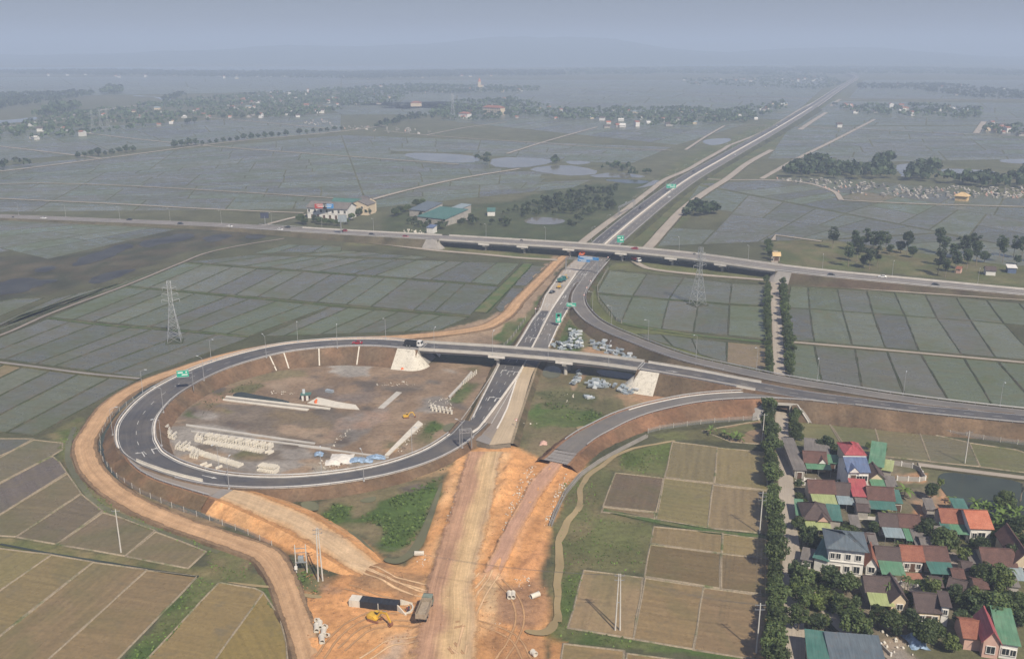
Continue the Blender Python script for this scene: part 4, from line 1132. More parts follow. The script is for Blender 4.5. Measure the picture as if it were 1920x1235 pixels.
# ---- ramp from the toll plaza, swinging right to join the loop ramp
toll_pts = [(1130,490,1.3,7),(1113,508,1.3,7),(1097,530,1.35,7),(1084.5,552,1.5,7.2),(1085,569,1.7,7.4),(1095,585,1.95,7.4),(1113,602,2.3,7.4),(1140,617,2.8,7.4),(1190,637.5,3.5,7.4),(1240,656.5,4.1,7.4),(1280,670,4.5,7.4),(1380,693,5.0,7.4),(1467,711,5.1,7.2),(1560,726,5.0,6.6),(1660,742,4.75,6.4),(1780,758,4.4,6.4),(1920,773.5,4.05,6.4),(2060,786,3.7,6.4)]
TOLL = Path(toll_pts, 3.0)
rt = road_root('toll_ramp')
deck(TOLL, rt, 'asphalt_grey', dz=-0.02)
cr = near_culvert(TOLL)
verge(TOLL, rt, (0.10, 0.115, 0.05), right=False, colour2=(0.15, 0.13, 0.075), ratio=1.3); verge(TOLL, rt, (0.20, 0.15, 0.10), left=False, colour2=(0.15, 0.125, 0.075))
paint_line(TOLL, rt, lambda i: TOLL.w[i] / 2 - 0.6, 0.18, dz=0.015); paint_line(TOLL, rt, lambda i: -TOLL.w[i] / 2 + 0.6, 0.18, dz=0.015)
guardrail(TOLL.off(lambda i: TOLL.w[i] / 2 + 0.4, 0, TOLL.idx(1)), 'steel guardrail on the paddy side of the curved toll ramp')
guardrail(TOLL.off(lambda i: -TOLL.w[i] / 2 - 0.4, 0, TOLL.idx(4.6), TOLL.idx(11)), 'steel guardrail on the inner side of the curved toll ramp above dry slope')
barrier(LOOP.off(lambda i: LOOP.w[i] / 2 * 0 - LOOP.w[i] / 2 - 0.3, 0.02, LOOP.idx(4.6), LOOP.idx(7.0)), 'white barrier where the loop ramp meets the toll ramp') if False else None
# ---- low ramp branching off to the earthworks
low_pts = [(1600,754.5,4.95,6.5),(1513,744.5,5.15,6.8),(1445,740.5,5.0,7),(1380,741,4.7,7.2),(1300,748,4.2,7.2),(1250,757.5,3.8,7.2),(1204,769,3.3,7.2),(1160,785,2.9,7.4),(1130,800,2.6,7.4),(1100,816,2.35,7.4),(1075,834,2.15,7.4),(1062,845,2.05,7.4)]
LOW = Path(low_pts, 1.6)
rt = road_root('low_ramp')
deck(LOW, rt, 'asphalt_grey', dz=-0.04)
# slope on the near side is the bright laterite one
LOWB = LOW.sub(2.3, 12); LOWA = LOW.sub(0, 2.3)
verge(LOWB, rt, (0.35, 0.195, 0.115), colour2=(0.27, 0.165, 0.10))
grv = Path([(1062,845,2.05,7.4),(1052,856,2.0,7.6),(1041,866,1.95,8)], 2.0)
deck(grv, rt, 'gravel', 'gravel_base', dz=-0.05); verge(grv, rt, ORG)
for sd in (1, -1):
    guardrail(LOW.off(lambda i: sd * (LOW.w[i] / 2 + 0.35), -0.04, LOW.idx(0.3 if sd > 0 else 2.4), LOW.idx(10)), 'steel guardrail on the %s side of the unfinished low ramp' % ('near' if sd > 0 else 'far'))
barrier(LOW.off(lambda i: -(LOW.w[i] / 2 - 0.4), -0.04, LOW.idx(2.3), LOW.idx(6.4)), 'white kerb wall along the far side of the low ramp', KERB, 'whitewash', 'kerb', 'ramp kerbs')
# ---- right-hand part of the loop ramp: slopes, with the lane's underpass cut through the near one
rt = road_root('ramp_embankment')
cul = near_culvert(LOWA, 4.0)
verge(LOWA, rt, (0.22, 0.16, 0.105), right=False, skipL=lambda i, r: cul[0] - 1 <= i <= cul[1] and r >= 1, colour2=(0.27, 0.185, 0.115))
seg_r1 = LOOP.sub(0, 4.2); seg_r2 = LOOP.sub(4.2, 7.55)
verge(seg_r1, rt, (0.215, 0.155, 0.10), colour2=(0.27, 0.185, 0.115)); verge(seg_r2, rt, ratio=1.15, colour=(0.25, 0.165, 0.105), colour2=(0.19, 0.14, 0.09), skipL=lambda i, r: r >= 3 and seg_r2.c[i].x > P(1400, 750).x)
guardrail(LOOP.off(lambda i: LOOP.w[i] / 2 + 0.4, 0, 0, LOOP.idx(4.2)), 'steel guardrail along the ramp above the village rice plots')
guardrail(LOOP.off(lambda i: LOOP.w[i] / 2 + 0.4, 0, LOOP.idx(6.2), iA), 'steel guardrail between bridge end and the low ramp fork')
paint_line(LOOP.sub(0, 5), rt, -0.2, 0.18, (3, 6), name='lane_dashes')

def underpass():
    c = P(1466, 768, 2.2)
    u = empty('underpass_portal', (c.x, c.y, 0), 0, 'pale concrete underpass portal with splayed wing walls over the tree-lined lane', 'underpass')
    j = (cul[0] + cul[1]) // 2
    d = (LOWA.c[j + 1] - LOWA.c[j - 1]).normalized(); nrm = LOWA.n[j]
    if nrm.y > 0: nrm = -nrm
    e = LOWA.c[j] + nrm * (LOWA.w[j] / 2 + 0.9 + (LOWA.c[j].z + 0.25) * 1.5 * 0.2)
    e = Vector((P(1466, 768, 2).x, e.y + (P(1466, 768, 2).x - e.x) * d.y / d.x, 0))
    d = Vector((d.x, d.y, 0)).normalized(); top = LOWA.c[j].z * 0.8 - 0.15
    if d.x < 0: d = -d
    m = MB(); hw = 2.6; oh = 3.6
    a = e + nrm * 0.15
    def blk(u0, u1, z0, z1, n0=0.0, n1=-0.6):
        q = [a + d * u0 + nrm * n0, a + d * u1 + nrm * n0, a + d * u1 + nrm * n1, a + d * u0 + nrm * n1]
        m.prism([(p.x, p.y) for p in q], z0, z1)
    blk(-5.2, -hw, -0.2, top + 0.5); blk(hw, 5.2, -0.2, top + 0.5); blk(-hw, hw, oh, top + 0.5)
    m.build('headwall', M['concrete'], u)
    m = MB()                                         # tube going back under the road
    for s in (-1, 1):
        q = [a + d * (s * hw) + nrm * -0.5, a + d * (s * (hw + 0.4)) + nrm * -0.5, a + d * (s * (hw + 0.4)) + nrm * -24, a + d * (s * hw) + nrm * -24]
        m.prism([(p.x, p.y) for p in q], -0.2, oh)
    q = [a + d * -(hw + .4) + nrm * -0.61, a + d * (hw + .4) + nrm * -0.61, a + d * (hw + .4) + nrm * -24, a + d * -(hw + .4) + nrm * -24]
    m.prism([(p.x, p.y) for p in q], oh + 0.002, oh + 0.4)
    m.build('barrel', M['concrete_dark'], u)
    for s in (-1, 1):
        m = MB(); b0 = a + d * (s * 5.0); b1 = a + d * (s * 8.2) + nrm * 6.5
        w = d * (s * 0.4)
        v = [b0, b0 + w, b1 + w, b1]
        vs_ = [(p.x, p.y, -0.3) for p in v] + [(v[0].x, v[0].y, top + 0.5), (v[1].x, v[1].y, top + 0.5), (v[2].x, v[2].y, 0.5), (v[3].x, v[3].y, 0.5)]
        m.mesh_part(vs_, [(0, 1, 2, 3), (4, 5, 6, 7), (0, 1, 5, 4), (1, 2, 6, 5), (2, 3, 7, 6), (3, 0, 4, 7)])
        m.build('wing_wall', M['concrete'], u)
        # pitched apron behind the wing
        m = MB(); o1 = a + d * (s * 9.5) + nrm * -1.2
        m.face([(b0.x, b0.y, top + 0.3), (b1.x, b1.y, 0.35), (b1.x + s * 2.5, b1.y - 0.2, 0.05), (o1.x, o1.y, top - 0.1)])
        m.build('apron', M['stone_white'] if False else M['concrete_dark'], u)
underpass()

# ---- bridge over the expressway
def bridge(pa, i0, i1, name, label, half, piers, thick=1.45, parapet=0.95, pier_w=1.5, mat='concrete', ngird=5):
    base = pa.c[(i0 + i1) // 2]
    b = empty(name, (base.x, base.y, 0), 0, label, 'bridge')
    C = pa.c[i0:i1 + 1]
    sweep(C, [(-half - 0.25, -0.06), (-half - 0.25, -0.34), (half + 0.25, -0.34), (half + 0.25, -0.06)], 'deck_slab', M[mat], b)
    for s in (-1, 1):
        r = sweep([C[i] + pa.n[i0 + i] * (s * half) for i in range(len(C))], [(-0.22, -0.05), (0.22, -0.05), (0.14, 0.3), (0.10, parapet), (-0.10, parapet), (-0.14, 0.3)], 'parapet', M['concrete'], b)
    for g in range(ngird):
        o = -half + 1.1 + g * (2 * half - 2.2) / (ngird - 1)
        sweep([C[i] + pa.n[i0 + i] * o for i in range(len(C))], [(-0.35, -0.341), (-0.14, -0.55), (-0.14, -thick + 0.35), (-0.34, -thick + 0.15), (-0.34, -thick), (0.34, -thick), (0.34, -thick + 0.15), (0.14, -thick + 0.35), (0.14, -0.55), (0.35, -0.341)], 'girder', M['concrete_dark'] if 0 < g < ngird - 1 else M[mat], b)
    for k in piers:
        j = pa.idx(k) if not isinstance(k, Vector) else min(range(len(pa.c)), key=lambda i: abs(pa.c[i].x - k.x))
        c = pa.c[j]; ang = math.atan2(pa.n[j].y, pa.n[j].x)
        pr = MB(); top = c.z - thick
        pr.prism([(c.x + math.cos(ang) * u - math.sin(ang) * v, c.y + math.sin(ang) * u + math.cos(ang) * v) for u, v in ((-half - 0.1, -0.9), (half + 0.1, -0.9), (half + 0.1, 0.9), (-half - 0.1, 0.9))], top - 0.8, top - 0.02)
        p = pr.build('pier_cap', M[mat], b)
        for s in (-1, 1):
            q = Vector((c.x, c.y, 0)) + pa.n[j] * (s * half * 0.52)
            MB().tube((q.x, q.y, -0.3), (q.x, q.y, top - 0.801), pier_w / 2, n=12).build('pier', M[mat], b)
        # end blocks of the cap that show outside the girders
        for s in (-1, 1):
            q = c + pa.n[j] * (s * (half + 0.32))
            MB().box((q.x, q.y, c.z - thick * 0.62), (0.16, 7.0 if half < 6 else 7.5, thick * 0.7), ang).build('end_block', M['whitewash'], b)
    return b
def abutment(pa, i, toward, half, label, b, mat='stone_white', ratio=1.25, run=9):
    """wall under the deck end and stone-pitched cone on the embankment"""
    c = pa.c[i]; n = pa.n[i]; d = (pa.c[min(i + 2, len(pa.c) - 1)] - pa.c[max(i - 2, 0)]); d = Vector((d.x, d.y, 0)).normalized() * toward
    m = MB()
    q = [c + n * (half + 0.3) + d * 0.2, c - n * (half + 0.3) + d * 0.2, c - n * (half + 0.3) - d * 1.6, c + n * (half + 0.3) - d * 1.6]
    m.prism([(p.x, p.y) for p in q], -0.3, c.z - 0.36)
    m.build('abutment', M['concrete'], b)
    for s in (1, -1):
        # pitched face of the side slope, then a quarter cone sweeping round to the front
        m = MB(); h = c.z + 0.2; R = h * ratio; e0 = c + n * (s * (half + 0.95)); segs = 9
        L0 = e0 - d * run
        lift = 0.14
        up = Vector((0, 0, 0.02))
        st = [L0, e0 - d * 1.5]
        for k in range(len(st) - 1):
            a, a2 = st[k], st[k + 1]
            bt, bt2 = a + n * (s * R), a2 + n * (s * R)
            m.face([a + up + Vector((0, 0, lift)), a2 + up + Vector((0, 0, lift)), Vector((bt2.x, bt2.y, lift - 0.15)), Vector((bt.x, bt.y, lift - 0.15))][::s])
        apex = e0 - d * 1.5 + up + Vector((0, 0, lift))
        for k in range(segs):
            a0, a1 = math.pi / 2 * k / segs, math.pi / 2 * (k + 1) / segs
            p0 = apex + (n * s * math.cos(a0) + d * math.sin(a0) * 0.8) * R; p1 = apex + (n * s * math.cos(a1) + d * math.sin(a1) * 0.8) * R
            m.face([apex, Vector((p0.x, p0.y, lift - 0.15)), Vector((p1.x, p1.y, lift - 0.15))][::-s])
        m.build('stone_pitching', M[mat], b)
        # front fill under the deck
    m = MB(); h = c.z - 3.2
    e0 = c + n * (half + 0.9) + d * 0.2; e1 = c - n * (half + 0.9) + d * 0.2
    f0 = e0 + d * (h * 1.1); f1 = e1 + d * (h * 1.1)
    m.face([Vector((e0.x, e0.y, h)), Vector((f0.x, f0.y, -0.1)), Vector((f1.x, f1.y, -0.1)), Vector((e1.x, e1.y, h))])
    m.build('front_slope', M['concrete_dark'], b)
br = bridge(LOOP, iA, iB, 'ramp_bridge', 'concrete ramp bridge with dark asphalt crossing over the expressway beside the loop', 4.9, [P(935, 680, 6), P(1068, 692, 6)])
abutment(LOOP, iA, 1, 4.9, '', br); abutment(LOOP, iB, -1, 4.9, '', br)
for k in (iA, iB):
    m = MB(); q = LOOP.c[k]; n = LOOP.n[k]; d = (LOOP.c[k + 1] - LOOP.c[k - 1]).normalized()
    for o in (-0.5, 0.5):
        a = q + d * o + Vector((0, 0, 0.03))
        m.face([a + n * 4.5 - d * 0.13, a + n * 4.5 + d * 0.13, a - n * 4.5 + d * 0.13, a - n * 4.5 - d * 0.13])
    m.build('expansion_joint', M['paint'], br)

# ---- old highway on its overpass
hw_pts = [(-500,388,1.2,14),(0,405,1.4,14),(213,413.5,1.6,14),(427,422.5,2.0,14.5),(533,429,2.6,15),(640,435.5,3.4,15),(833,446,4.9,15.5),(973,454.5,5.7,16),(1087,461.5,6.0,16),(1140,465.5,6.0,16),(1297,480.5,5.7,16),(1460,502.5,5.0,15.5),(1580,516,4.1,15),(1713,528.5,3.1,15),(1920,548,2.0,14),(2200,572,1.2,14)]
HW = Path(hw_pts, 5.0)
rt = road_root('highway')
deck(HW, rt, 'asphalt_old')
h0, h1 = HW.idx(6.0), HW.idx(11.0)
verge(HW.sub(0, 6.0), rt, (0.155, 0.14, 0.085), colour2=(0.20, 0.17, 0.11)); verge(HW.sub(11.0, 15), rt, (0.17, 0.125, 0.085), colour2=(0.14, 0.125, 0.075))
for s in (1, -1): paint_line(HW, rt, lambda i: s * (HW.w[i] / 2 - 1.2), 0.25)
paint_line(HW, rt, 0.0, 0.3, name='centre_line'); paint_line(HW, rt, 3.6, 0.2, (4, 8), name='lane_dashes'); paint_line(HW, rt, -3.6, 0.2, (4, 8), name='lane_dashes')
ob = bridge(HW, h0, h1, 'highway_overpass', 'long pale concrete highway overpass on paired piers above the toll plaza', 7.7, [P(918,462,6), P(994,466,6), P(1071,470,6), P(1178,481,6), P(1273,491,6), P(1367,499,6)], thick=1.6, pier_w=1.5, ngird=6)
abutment(HW, h0, 1, 7.7, '', ob, 'concrete_dark', 1.5); abutment(HW, h1, -1, 7.7, '', ob, 'concrete_dark', 1.5)
for k0, k1, s, nm in ((11.0, 14.5, -1, 'near side of the highway right of the overpass'), (3.5, 6.0, -1, 'near side of the highway left of the overpass'), (11.0, 14.5, 1, 'far side of the highway right of the overpass'), (3.5, 6.0, 1, 'far side of the highway left of the overpass')):
    guardrail(HW.off(lambda i: s * (HW.w[i] / 2 + 0.2), 0, HW.idx(k0), HW.idx(k1)), 'steel guardrail on the ' + nm)

for a0, a1, nm in ((4.2, 6.0, 'left'), (11.0, 14.6, 'right')):
    for s in (1, -1): barrier(HW.off(lambda i: s * (HW.w[i] / 2 - 0.15), 0.0, HW.idx(a0), HW.idx(a1)), 'pale concrete edge barrier on the %s side of the highway approach %s of the overpass' % ('far' if s > 0 else 'near', nm), JERSEY, 'concrete')
for s in (1, -1): barrier(LOOP.off(lambda i: s * (LOOP.w[i] / 2 - 0.1), 0.0, LOOP.idx(5.9), iA), 'pale concrete edge barrier on the %s side of the ramp right of its bridge' % ('near' if s > 0 else 'far'), JERSEY, 'concrete')
# ---- expressway
ex = road_root('expressway')
def strip_px(L, R, z, name, mat, root, dz=0.0, n=40, nuv=False):
    A = resample(W(L, z), n); B = resample(W(R, z), n)
    up = Vector((0, 0, dz))
    return link(name, strip_mesh(name, [q + up for q in A], [q + up for q in B], M[mat], nuv), root)
mL = [(880,795),(888,779),(904,746),(932,691),(940,674),(968,650),(998,600),(1013,582)]
mR = [(884,812),(896,804),(932,757),(968,707),(984,678),(995,655),(1023,600),(1032,583)]
strip_px(mL, mR, 1.3, 'carriageway', 'asphalt', ex, 0.012)
dL = [(984,680),(995,655),(1023,600),(1032,583),(1045,562),(1072,520),(1092,494),(1120,473)]
dR = [(1004,688),(1027,655),(1042,620),(1055,595),(1065,577),(1088,545),(1117,512),(1150,474)]
strip_px(dL, dR, 1.3, 'carriageway', 'asphalt_grey', ex, 0.0)
pL = [(1013,582),(1022,556),(1036,536),(1057,507),(1075,491),(1101,472)]
pR = [(1032,583),(1046,562),(1060,542),(1079,515),(1100,490),(1122,472)]
strip_px(pL, pR, 1.3, 'concrete_slab', 'concrete_road', ex, 0.016)
strip_px([(896,806),(932,760),(967,711)], [(926,826),(951,766),(969,713)], 1.3, 'unfinished_lane', 'grey_stub', ex, -0.01)
m_ = MB(); m_.face(W([(896,805),(928,826),(917,833),(890,824)], 1.27)); m_.build('gravel_patch', M['gravel'], ex)
strip_px([(917,834),(932,805),(951,766),(968,712),(984,679)], [(957,830),(968,794),(981,755),(996,705),(1004,688)], 1.3, 'base_course', 'tan_dust', ex, 0.004, nuv=False)
edgeL = resample(W([(880,797)] + mL[1:] + pL[1:], 1.25), 80)
def outs(e, s):
    r = []
    for i in range(len(e)):
        d = e[min(i + 1, len(e) - 1)] - e[max(i - 1, 0)]; r.append(Vector((-d.y, d.x, 0)).normalized() * s)
    return r
lw = [q + o * 1.0 for q, o in zip(edgeL, outs(edgeL, 1))]
ms = strip_mesh('shoulder', edgeL, lw, M['earth']); set_col(ms, (0.24, 0.19, 0.13, 1)); link('shoulder', ms, ex)
slope_from(lw, outs(lw, 1), ex, (0.23, 0.165, 0.10), colour2=(0.14, 0.125, 0.06))
edgeR = resample(W([(957,831),(968,794),(981,755),(1004,688),(1027,655),(1042,620),(1055,595),(1065,577)], 1.25), 70)
rw = [q + o * 0.9 for q, o in zip(edgeR, outs(edgeR, -1))]
ms = strip_mesh('shoulder', edgeR, rw, M['earth']); set_col(ms, (0.27, 0.22, 0.15, 1)); link('shoulder', ms, ex)
slope_from(rw, outs(rw, -1), ex, (0.24, 0.18, 0.11), colour2=(0.15, 0.13, 0.07))
sth = resample(W([(884,820),(917,834),(957,831)], 1.25), 14)
slope_from(sth, outs(sth, -1), ex, (0.30, 0.25, 0.19), ratio=1.3)
# painted lines and arrows on the main line
CL = Path([((a[0] + b[0]) / 2, (a[1] + b[1]) / 2, 1.3, 9) for a, b in zip(mL[1:], mR[1:])], 1.3)
LW = resample(W(mL[1:], 1.3), len(CL.c)); RW = resample(W(mR[1:], 1.3), len(CL.c))
halfw = [((LW[i] - RW[i]).length / 2) for i in range(len(CL.c))]
for s in (1, -1): paint_line(CL, ex, lambda i: s * (halfw[i] - 0.55), 0.22, dz=0.03)
for s in (0.28, -0.28): paint_line(CL, ex, lambda i: s * halfw[i], 0.16, (3, 6), dz=0.03, name='lane_dashes')
def arrow(px, py, z, root, rz=None, turn=0, size=1.0, along=None):
    c = P(px, py, z + 0.03); d = (P(*along, z) - P(px, py, z)).normalized() if along else Vector((0, 1, 0)); u = Vector((d.y, -d.x, 0))
    m = MB(); k = size
    def q(a, b): return c + d * (a * k) + u * (b * k)
    m.face([q(-2.4, -0.13), q(-2.4, 0.13), q(0.9, 0.13), q(0.9, -0.13)])
    if turn: m.face([q(0.6, 0.13 * turn), q(1.0, 0.9 * turn), q(0.5, 0.9 * turn), q(0.2, 0.13 * turn)]); m.face([q(1.3, 0.85 * turn), q(0.75, 1.7 * turn), q(0.2, 0.85 * turn)])
    else: m.face([q(0.9, -0.45), q(0.9, 0.45), q(2.4, 0)])
    m.build('arrow_marking', M['paint'], root)
lr = bpy.data.objects['loop_ramp']
Z3 = Z(640, 600, 3.632); ZA = Z(980, 440, 6)
for x, y, t in ((1095,345,1),(1138,352,1),(1180,355,1),(1008,528,1),(1055,535,1),(1262,120,1),(1297,125,1)):
    a = Z3(x, y); arrow(*a, 1.31, ex, turn=t, size=1.25, along=(a[0] + 16, a[1] - 26))
for x, y in ((170,950),(235,950),(258,785),(290,790),(332,795),(530,410),(605,412)): a = ZA(x, y); arrow(*a, 1.32, ex, turn=0, size=1.1, along=(a[0] + 14, a[1] - 20))
for x, y in ((665,445),(690,450),(712,450),(575,560),(610,565),(635,565),(455,700),(480,705),(435,770),(495,772),(540,700),(590,700),(685,560),(640,540),(795,275),(840,280),(885,285),(480,690)): a = ZA(x, y); arrow(*a, 1.3, ex, turn=0, size=1.0, along=(a[0] + 14, a[1] - 20))
for x, y, t, al in ((310,885,1,(0,-6)),(245,905,-1,(0,-6))): a = (200 + x / 3.632, 600 + y / 3.632); arrow(*a, 3.06, lr, turn=t, size=1.3, along=(a[0] - 6, a[1] - 10))
a = (393, 893.5); arrow(*a, 2.94, lr, turn=0, size=1.2, along=(404, 896)); a = (1257, 695.5); arrow(*a, 6.28, lr, turn=0, size=1.2, along=(1266, 697))
# lines on the right carriageway and plaza
PD = Path([(1020,640,1.3,8),(1040,606,1.3,8),(1060,573,1.3,8),(1078,546,1.3,8),(1100,517,1.3,8),(1128,484,1.3,8)], 3.0)
for o in (-3.0, 0.2, 3.0): paint_line(PD, ex, o, 0.16, (2.5, 5), dz=0.03, name='lane_dashes')
paint_line(PD.sub(2, 5), ex, -5.2, 0.3, dz=0.03); paint_line(PD.sub(1, 5), ex, 5.2, 0.22, dz=0.03)
EP = Path([(1022,578,1.3,8),(1040,548,1.3,8),(1062,518,1.3,8),(1090,488,1.3,8)], 3.0)
for o in (-4, 0, 4): paint_line(EP, ex, o, 0.14, (2, 5), dz=0.035, name='lane_dashes')
barrier(resample(W([(986,677),(996,655),(1010,628),(1024,600),(1033,583),(1046,562),(1062,539),(1079,514)], 1.3), 60), 'white concrete median barrier running up the expressway to the toll plaza')
barrier(resample(W([(886,812),(897,805),(932,759),(968,709),(985,680)], 1.3), 50), 'white concrete barrier between the finished lanes and the dusty grey stub')
barrier(resample(W([(932,803),(940,788),(951,765),(960,738),(968,713)], 1.3), 30), 'low white barrier between grey stub and tan base course', KERB, 'whitewash')
barrier(resample(W([(256,864),(281,874),(310,884),(345,894),(380,902)], 2.92), 30), 'white temporary barrier closing the unfinished lane on the loop ramp', JERSEY, 'concrete_new')
guardrail(edgeL[int(len(edgeL) * 0.02):int(len(edgeL) * 0.78)], 'steel guardrail along the left shoulder of the expressway below the plaza')
barrier(edgeL[2:62], 'thin white kerb along the left shoulder of the expressway', KERB, 'whitewash', 'kerb', 'ramp kerbs')
barrier(resample(W([(1029,650),(1044,616),(1056,594),(1066,577)], 1.3), 20), 'white kerb on the right shoulder below the green signs', KERB, 'whitewash', 'kerb', 'ramp kerbs')
# stub of the loop ramp left unfinished (grey lane outside the white barrier)
STUB = Path([(243,845,3.0,3.5),(258,864,2.95,4),(283,881,2.88,5),(315,895,2.85,5.5),(350,905,2.8,6),(385,915,2.75,6.2),(408,921,2.7,6.4)], 2.5)
deck(STUB, lr, 'grey_stub', 'unfinished_lane', dz=-0.03); verge(STUB, lr, (0.34, 0.195, 0.11), colour2=(0.24, 0.17, 0.10), extra=0.7)
sb2 = Path([(408,921,2.7,6.4),(425,925,2.65,6.6)], 1.3); deck(sb2, lr, 'gravel', 'gravel_base', dz=-0.04); verge(sb2, lr, ORG)
guardrail(STUB.off(lambda i: -STUB.w[i] / 2 - 0.2, 0, 3), 'steel guardrail along the outer edge of the unfinished grey lane')

# north of the overpass
NM = Path([(1118,474,1.3,20),(1133,459,1.4,20),(1160,435,1.7,20.5),(1187,412.5,2,21),(1232,377,2,21),(1280,342,2.1,21),(1360,295,2.5,21),(1440,250,3.5,21),(1523,200,6.5,21),(1563,173,7.5,21),(1588,157,7.5,21),(1602,149,7.0,21),(1604,143,6.0,21),(1590,138,5.0,21)], 10.0)
rt = road_root('expressway_north')
deck(NM, rt, 'asphalt', 'carriageway', None, 1.2, dz=0.01); deck(NM, rt, 'asphalt_grey', 'carriageway', -1.2, None, dz=0.01)
deck(NM, rt, 'lane', 'median_strip', 1.2, -1.2, dz=0.014)
verge(NM.sub(0, 8), rt, (0.12, 0.125, 0.06), extra=1.5)
for s in (1, -1):
    paint_line(NM, rt, lambda i: s * (NM.w[i] / 2 - 0.8), 0.35, dz=0.03); paint_line(NM.sub(0, 8), rt, s * 5.6, 0.25, (5, 9), dz=0.03, name='lane_dashes'); paint_line(NM, rt, s * 1.8, 0.3, dz=0.03)
via = bridge(NM, NM.idx(8), NM.idx(12), 'far_viaduct', 'far expressway viaduct on a row of pale piers fading into haze', 10.5, [8.0 + 0.25 * k for k in range(1, 14)], thick=2.2, pier_w=2.2, ngird=4)
barrier(NM.off(0, 0.02, 0, NM.idx(8)), 'pale median barrier of the expressway running north to the horizon')
def track(pts, w, mat, name, z=0.25, col=(0.14, 0.13, 0.07), step=6.0, slopes=True):
    pa = Path([(p[0], p[1], p[2] if len(p) > 2 else z, p[3] if len(p) > 3 else w) for p in pts], step)
    r = road_root(name); deck(pa, r, mat, 'surface', nuv=mat == 'dirt_road')
    if slopes: verge(pa, r, col, extra=0.5, ratio=1.3)
    return pa
track([(1064,478,0.6),(1087,458,0.8),(1130,424,.9),(1173,393,.9),(1218,358,.9),(1250,335,.9),(1283,321,.9),(1320,300,.9),(1362,276,.9),(1366,273,.6)], 5.5, 'lane', 'frontage_road')
track([(1366,273),(1420,252),(1470,224),(1500,205),(1530,190)], 5, 'lane', 'frontage_road')
track([(1195,480,0.4),(1213,465,.5),(1245,430,.5),(1280,393,.5),(1320,362,.5),(1360,337,.5),(1400,307,.5),(1447,281,.4)], 7, 'lane', 'frontage_road')
track([(1500,243),(1522,228),(1549,211)], 8, 'lane', 'frontage_road'); track([(1558,199),(1575,186)], 8, 'lane', 'frontage_road')
track([(1318,335),(1360,337),(1428,337),(1490,340),(1560,357),(1578,375)], 4.5, 'lane', 'farm_road')
track([(1428,335),(1490,300),(1560,265),(1640,224)], 5.5, 'lane', 'farm_road')
track([(560,440,.5),(640,449,.5),(735,459,.5),(807,468,.5),(900,476,.5),(990,484,.5),(1045,487,.5)], 4.0, 'lane', 'frontage_road')
track([(1188,488,.4),(1200,496,.4),(1213,502,.4),(1250,508,.4),(1297,513,.4),(1440,525,.5),(1613,540,.5),(1800,553,.5),(2000,566,.5)], 4.0, 'lane', 'frontage_road')
track([(1484,640.5),(1660,655.5),(1800,668),(2000,686)], 2.2, 'lane', 'canal_path', z=0.4)
track([(1455,212),(1480,210)], 4, 'lane', 'farm_road')
# dirt service road
DIRT = track([(1062,478,.35,5),(1053,484,.35,5.5),(1023,513,.35,5.8),(973,563,.4,6),(940,597,.4,6.5),(907,613,.4,7),(840,624,.4,7),(740,632.5,.4,6.5),(640,636,.45,6),(533,645,.5,6),(433,664,.5,6),(333,694,.5,6),(267,719,.5,6.2),(207,758,.5,6.5),(177,798,.5,6.5),(159,828,.5,6.5),(163,861,.5,6.5),(192,902,.5,6.5),(258,946,.5,6.3),(332,979,.5,6.3),(405,1004,.5,6.3),(460,1023,.5,6.5),(494,1036,.5,6.8),(517,1061,.45,6.5),(535,1098,.45,6),(549,1139,.45,5.8),(566,1182,.45,5.8),(581,1235,.45,6),(590,1290,.45,6)], 6, 'dirt_road', 'dirt_service_road', col=(0.30, 0.205, 0.125), step=3.0)
# ditch between service road and ramp
dt = Path([(300,715,0.12,1.6),(240,752,.12,1.8),(206,787,.12,2),(192,824,.12,2.2),(195,861,.12,2.2),(214,887,.12,2.2),(258,916,.12,2),(317,938,.12,1.8),(368,960,.12,1.4),(400,975,.12,1)], 3)
d_ = road_root('drainage_ditch'); deck(dt, d_, 'rubber' if False else 'asphalt', 'water'); d_.children[0].data.materials[0] = M['dark_pond']
cn = Path([(140,800,0.1,1.6),(128,835,.1,1.8),(130,870,.1,1.8),(150,905,.1,1.8),(185,945,.1,1.8),(240,972,.1,1.8),(300,995,.1,1.6),(360,1018,.1,1.5),(410,1035,.1,1.2)], 3)
d_ = road_root('irrigation_ditch'); deck(cn, d_, 'asphalt', 'water'); d_.children[0].data.materials[0] = M['green_water']
cn = Path([(0,1019,0.22,.8),(96,1037,.22,.8),(203,1054,.22,.8),(300,1070,.22,.8),(372,1080,.22,.8)], 3)
d_ = road_root('field_ditch'); deck(cn, d_, 'asphalt', 'water'); d_.children[0].data.materials[0] = M['dark_pond']
cn = Path([(1266,826,0.2,.9),(1215,834,.2,1.0),(1177,844.5,.2,1.2),(1137,867,.2,1.4),(1107,887,.2,1.5),(1089,916,.2,1.6),(1082,953,.2,1.7),(1059.5,986,.22,1.9),(1047,1016,.25,1.9),(1050,1049,.25,1.7),(1047,1086,.25,1.6),(1045,1130,.25,1.5),(1044,1165,.3,1.5)], 2.5)
for i in range(len(cn.w)): cn.w[i] *= 0.7 + 0.9 * float(fbm(cn.c[i].x * .2, cn.c[i].y * .2, 3, 3)); cn.c[i] += cn.n[i] * (float(fbm(cn.c[i].x * .15, cn.c[i].y * .15, 6, 3)) - .5) * 1.6
d_ = road_root('muddy_stream'); deck(cn, d_, 'asphalt', 'water'); d_.children[0].data.materials[0] = M['mud_water']
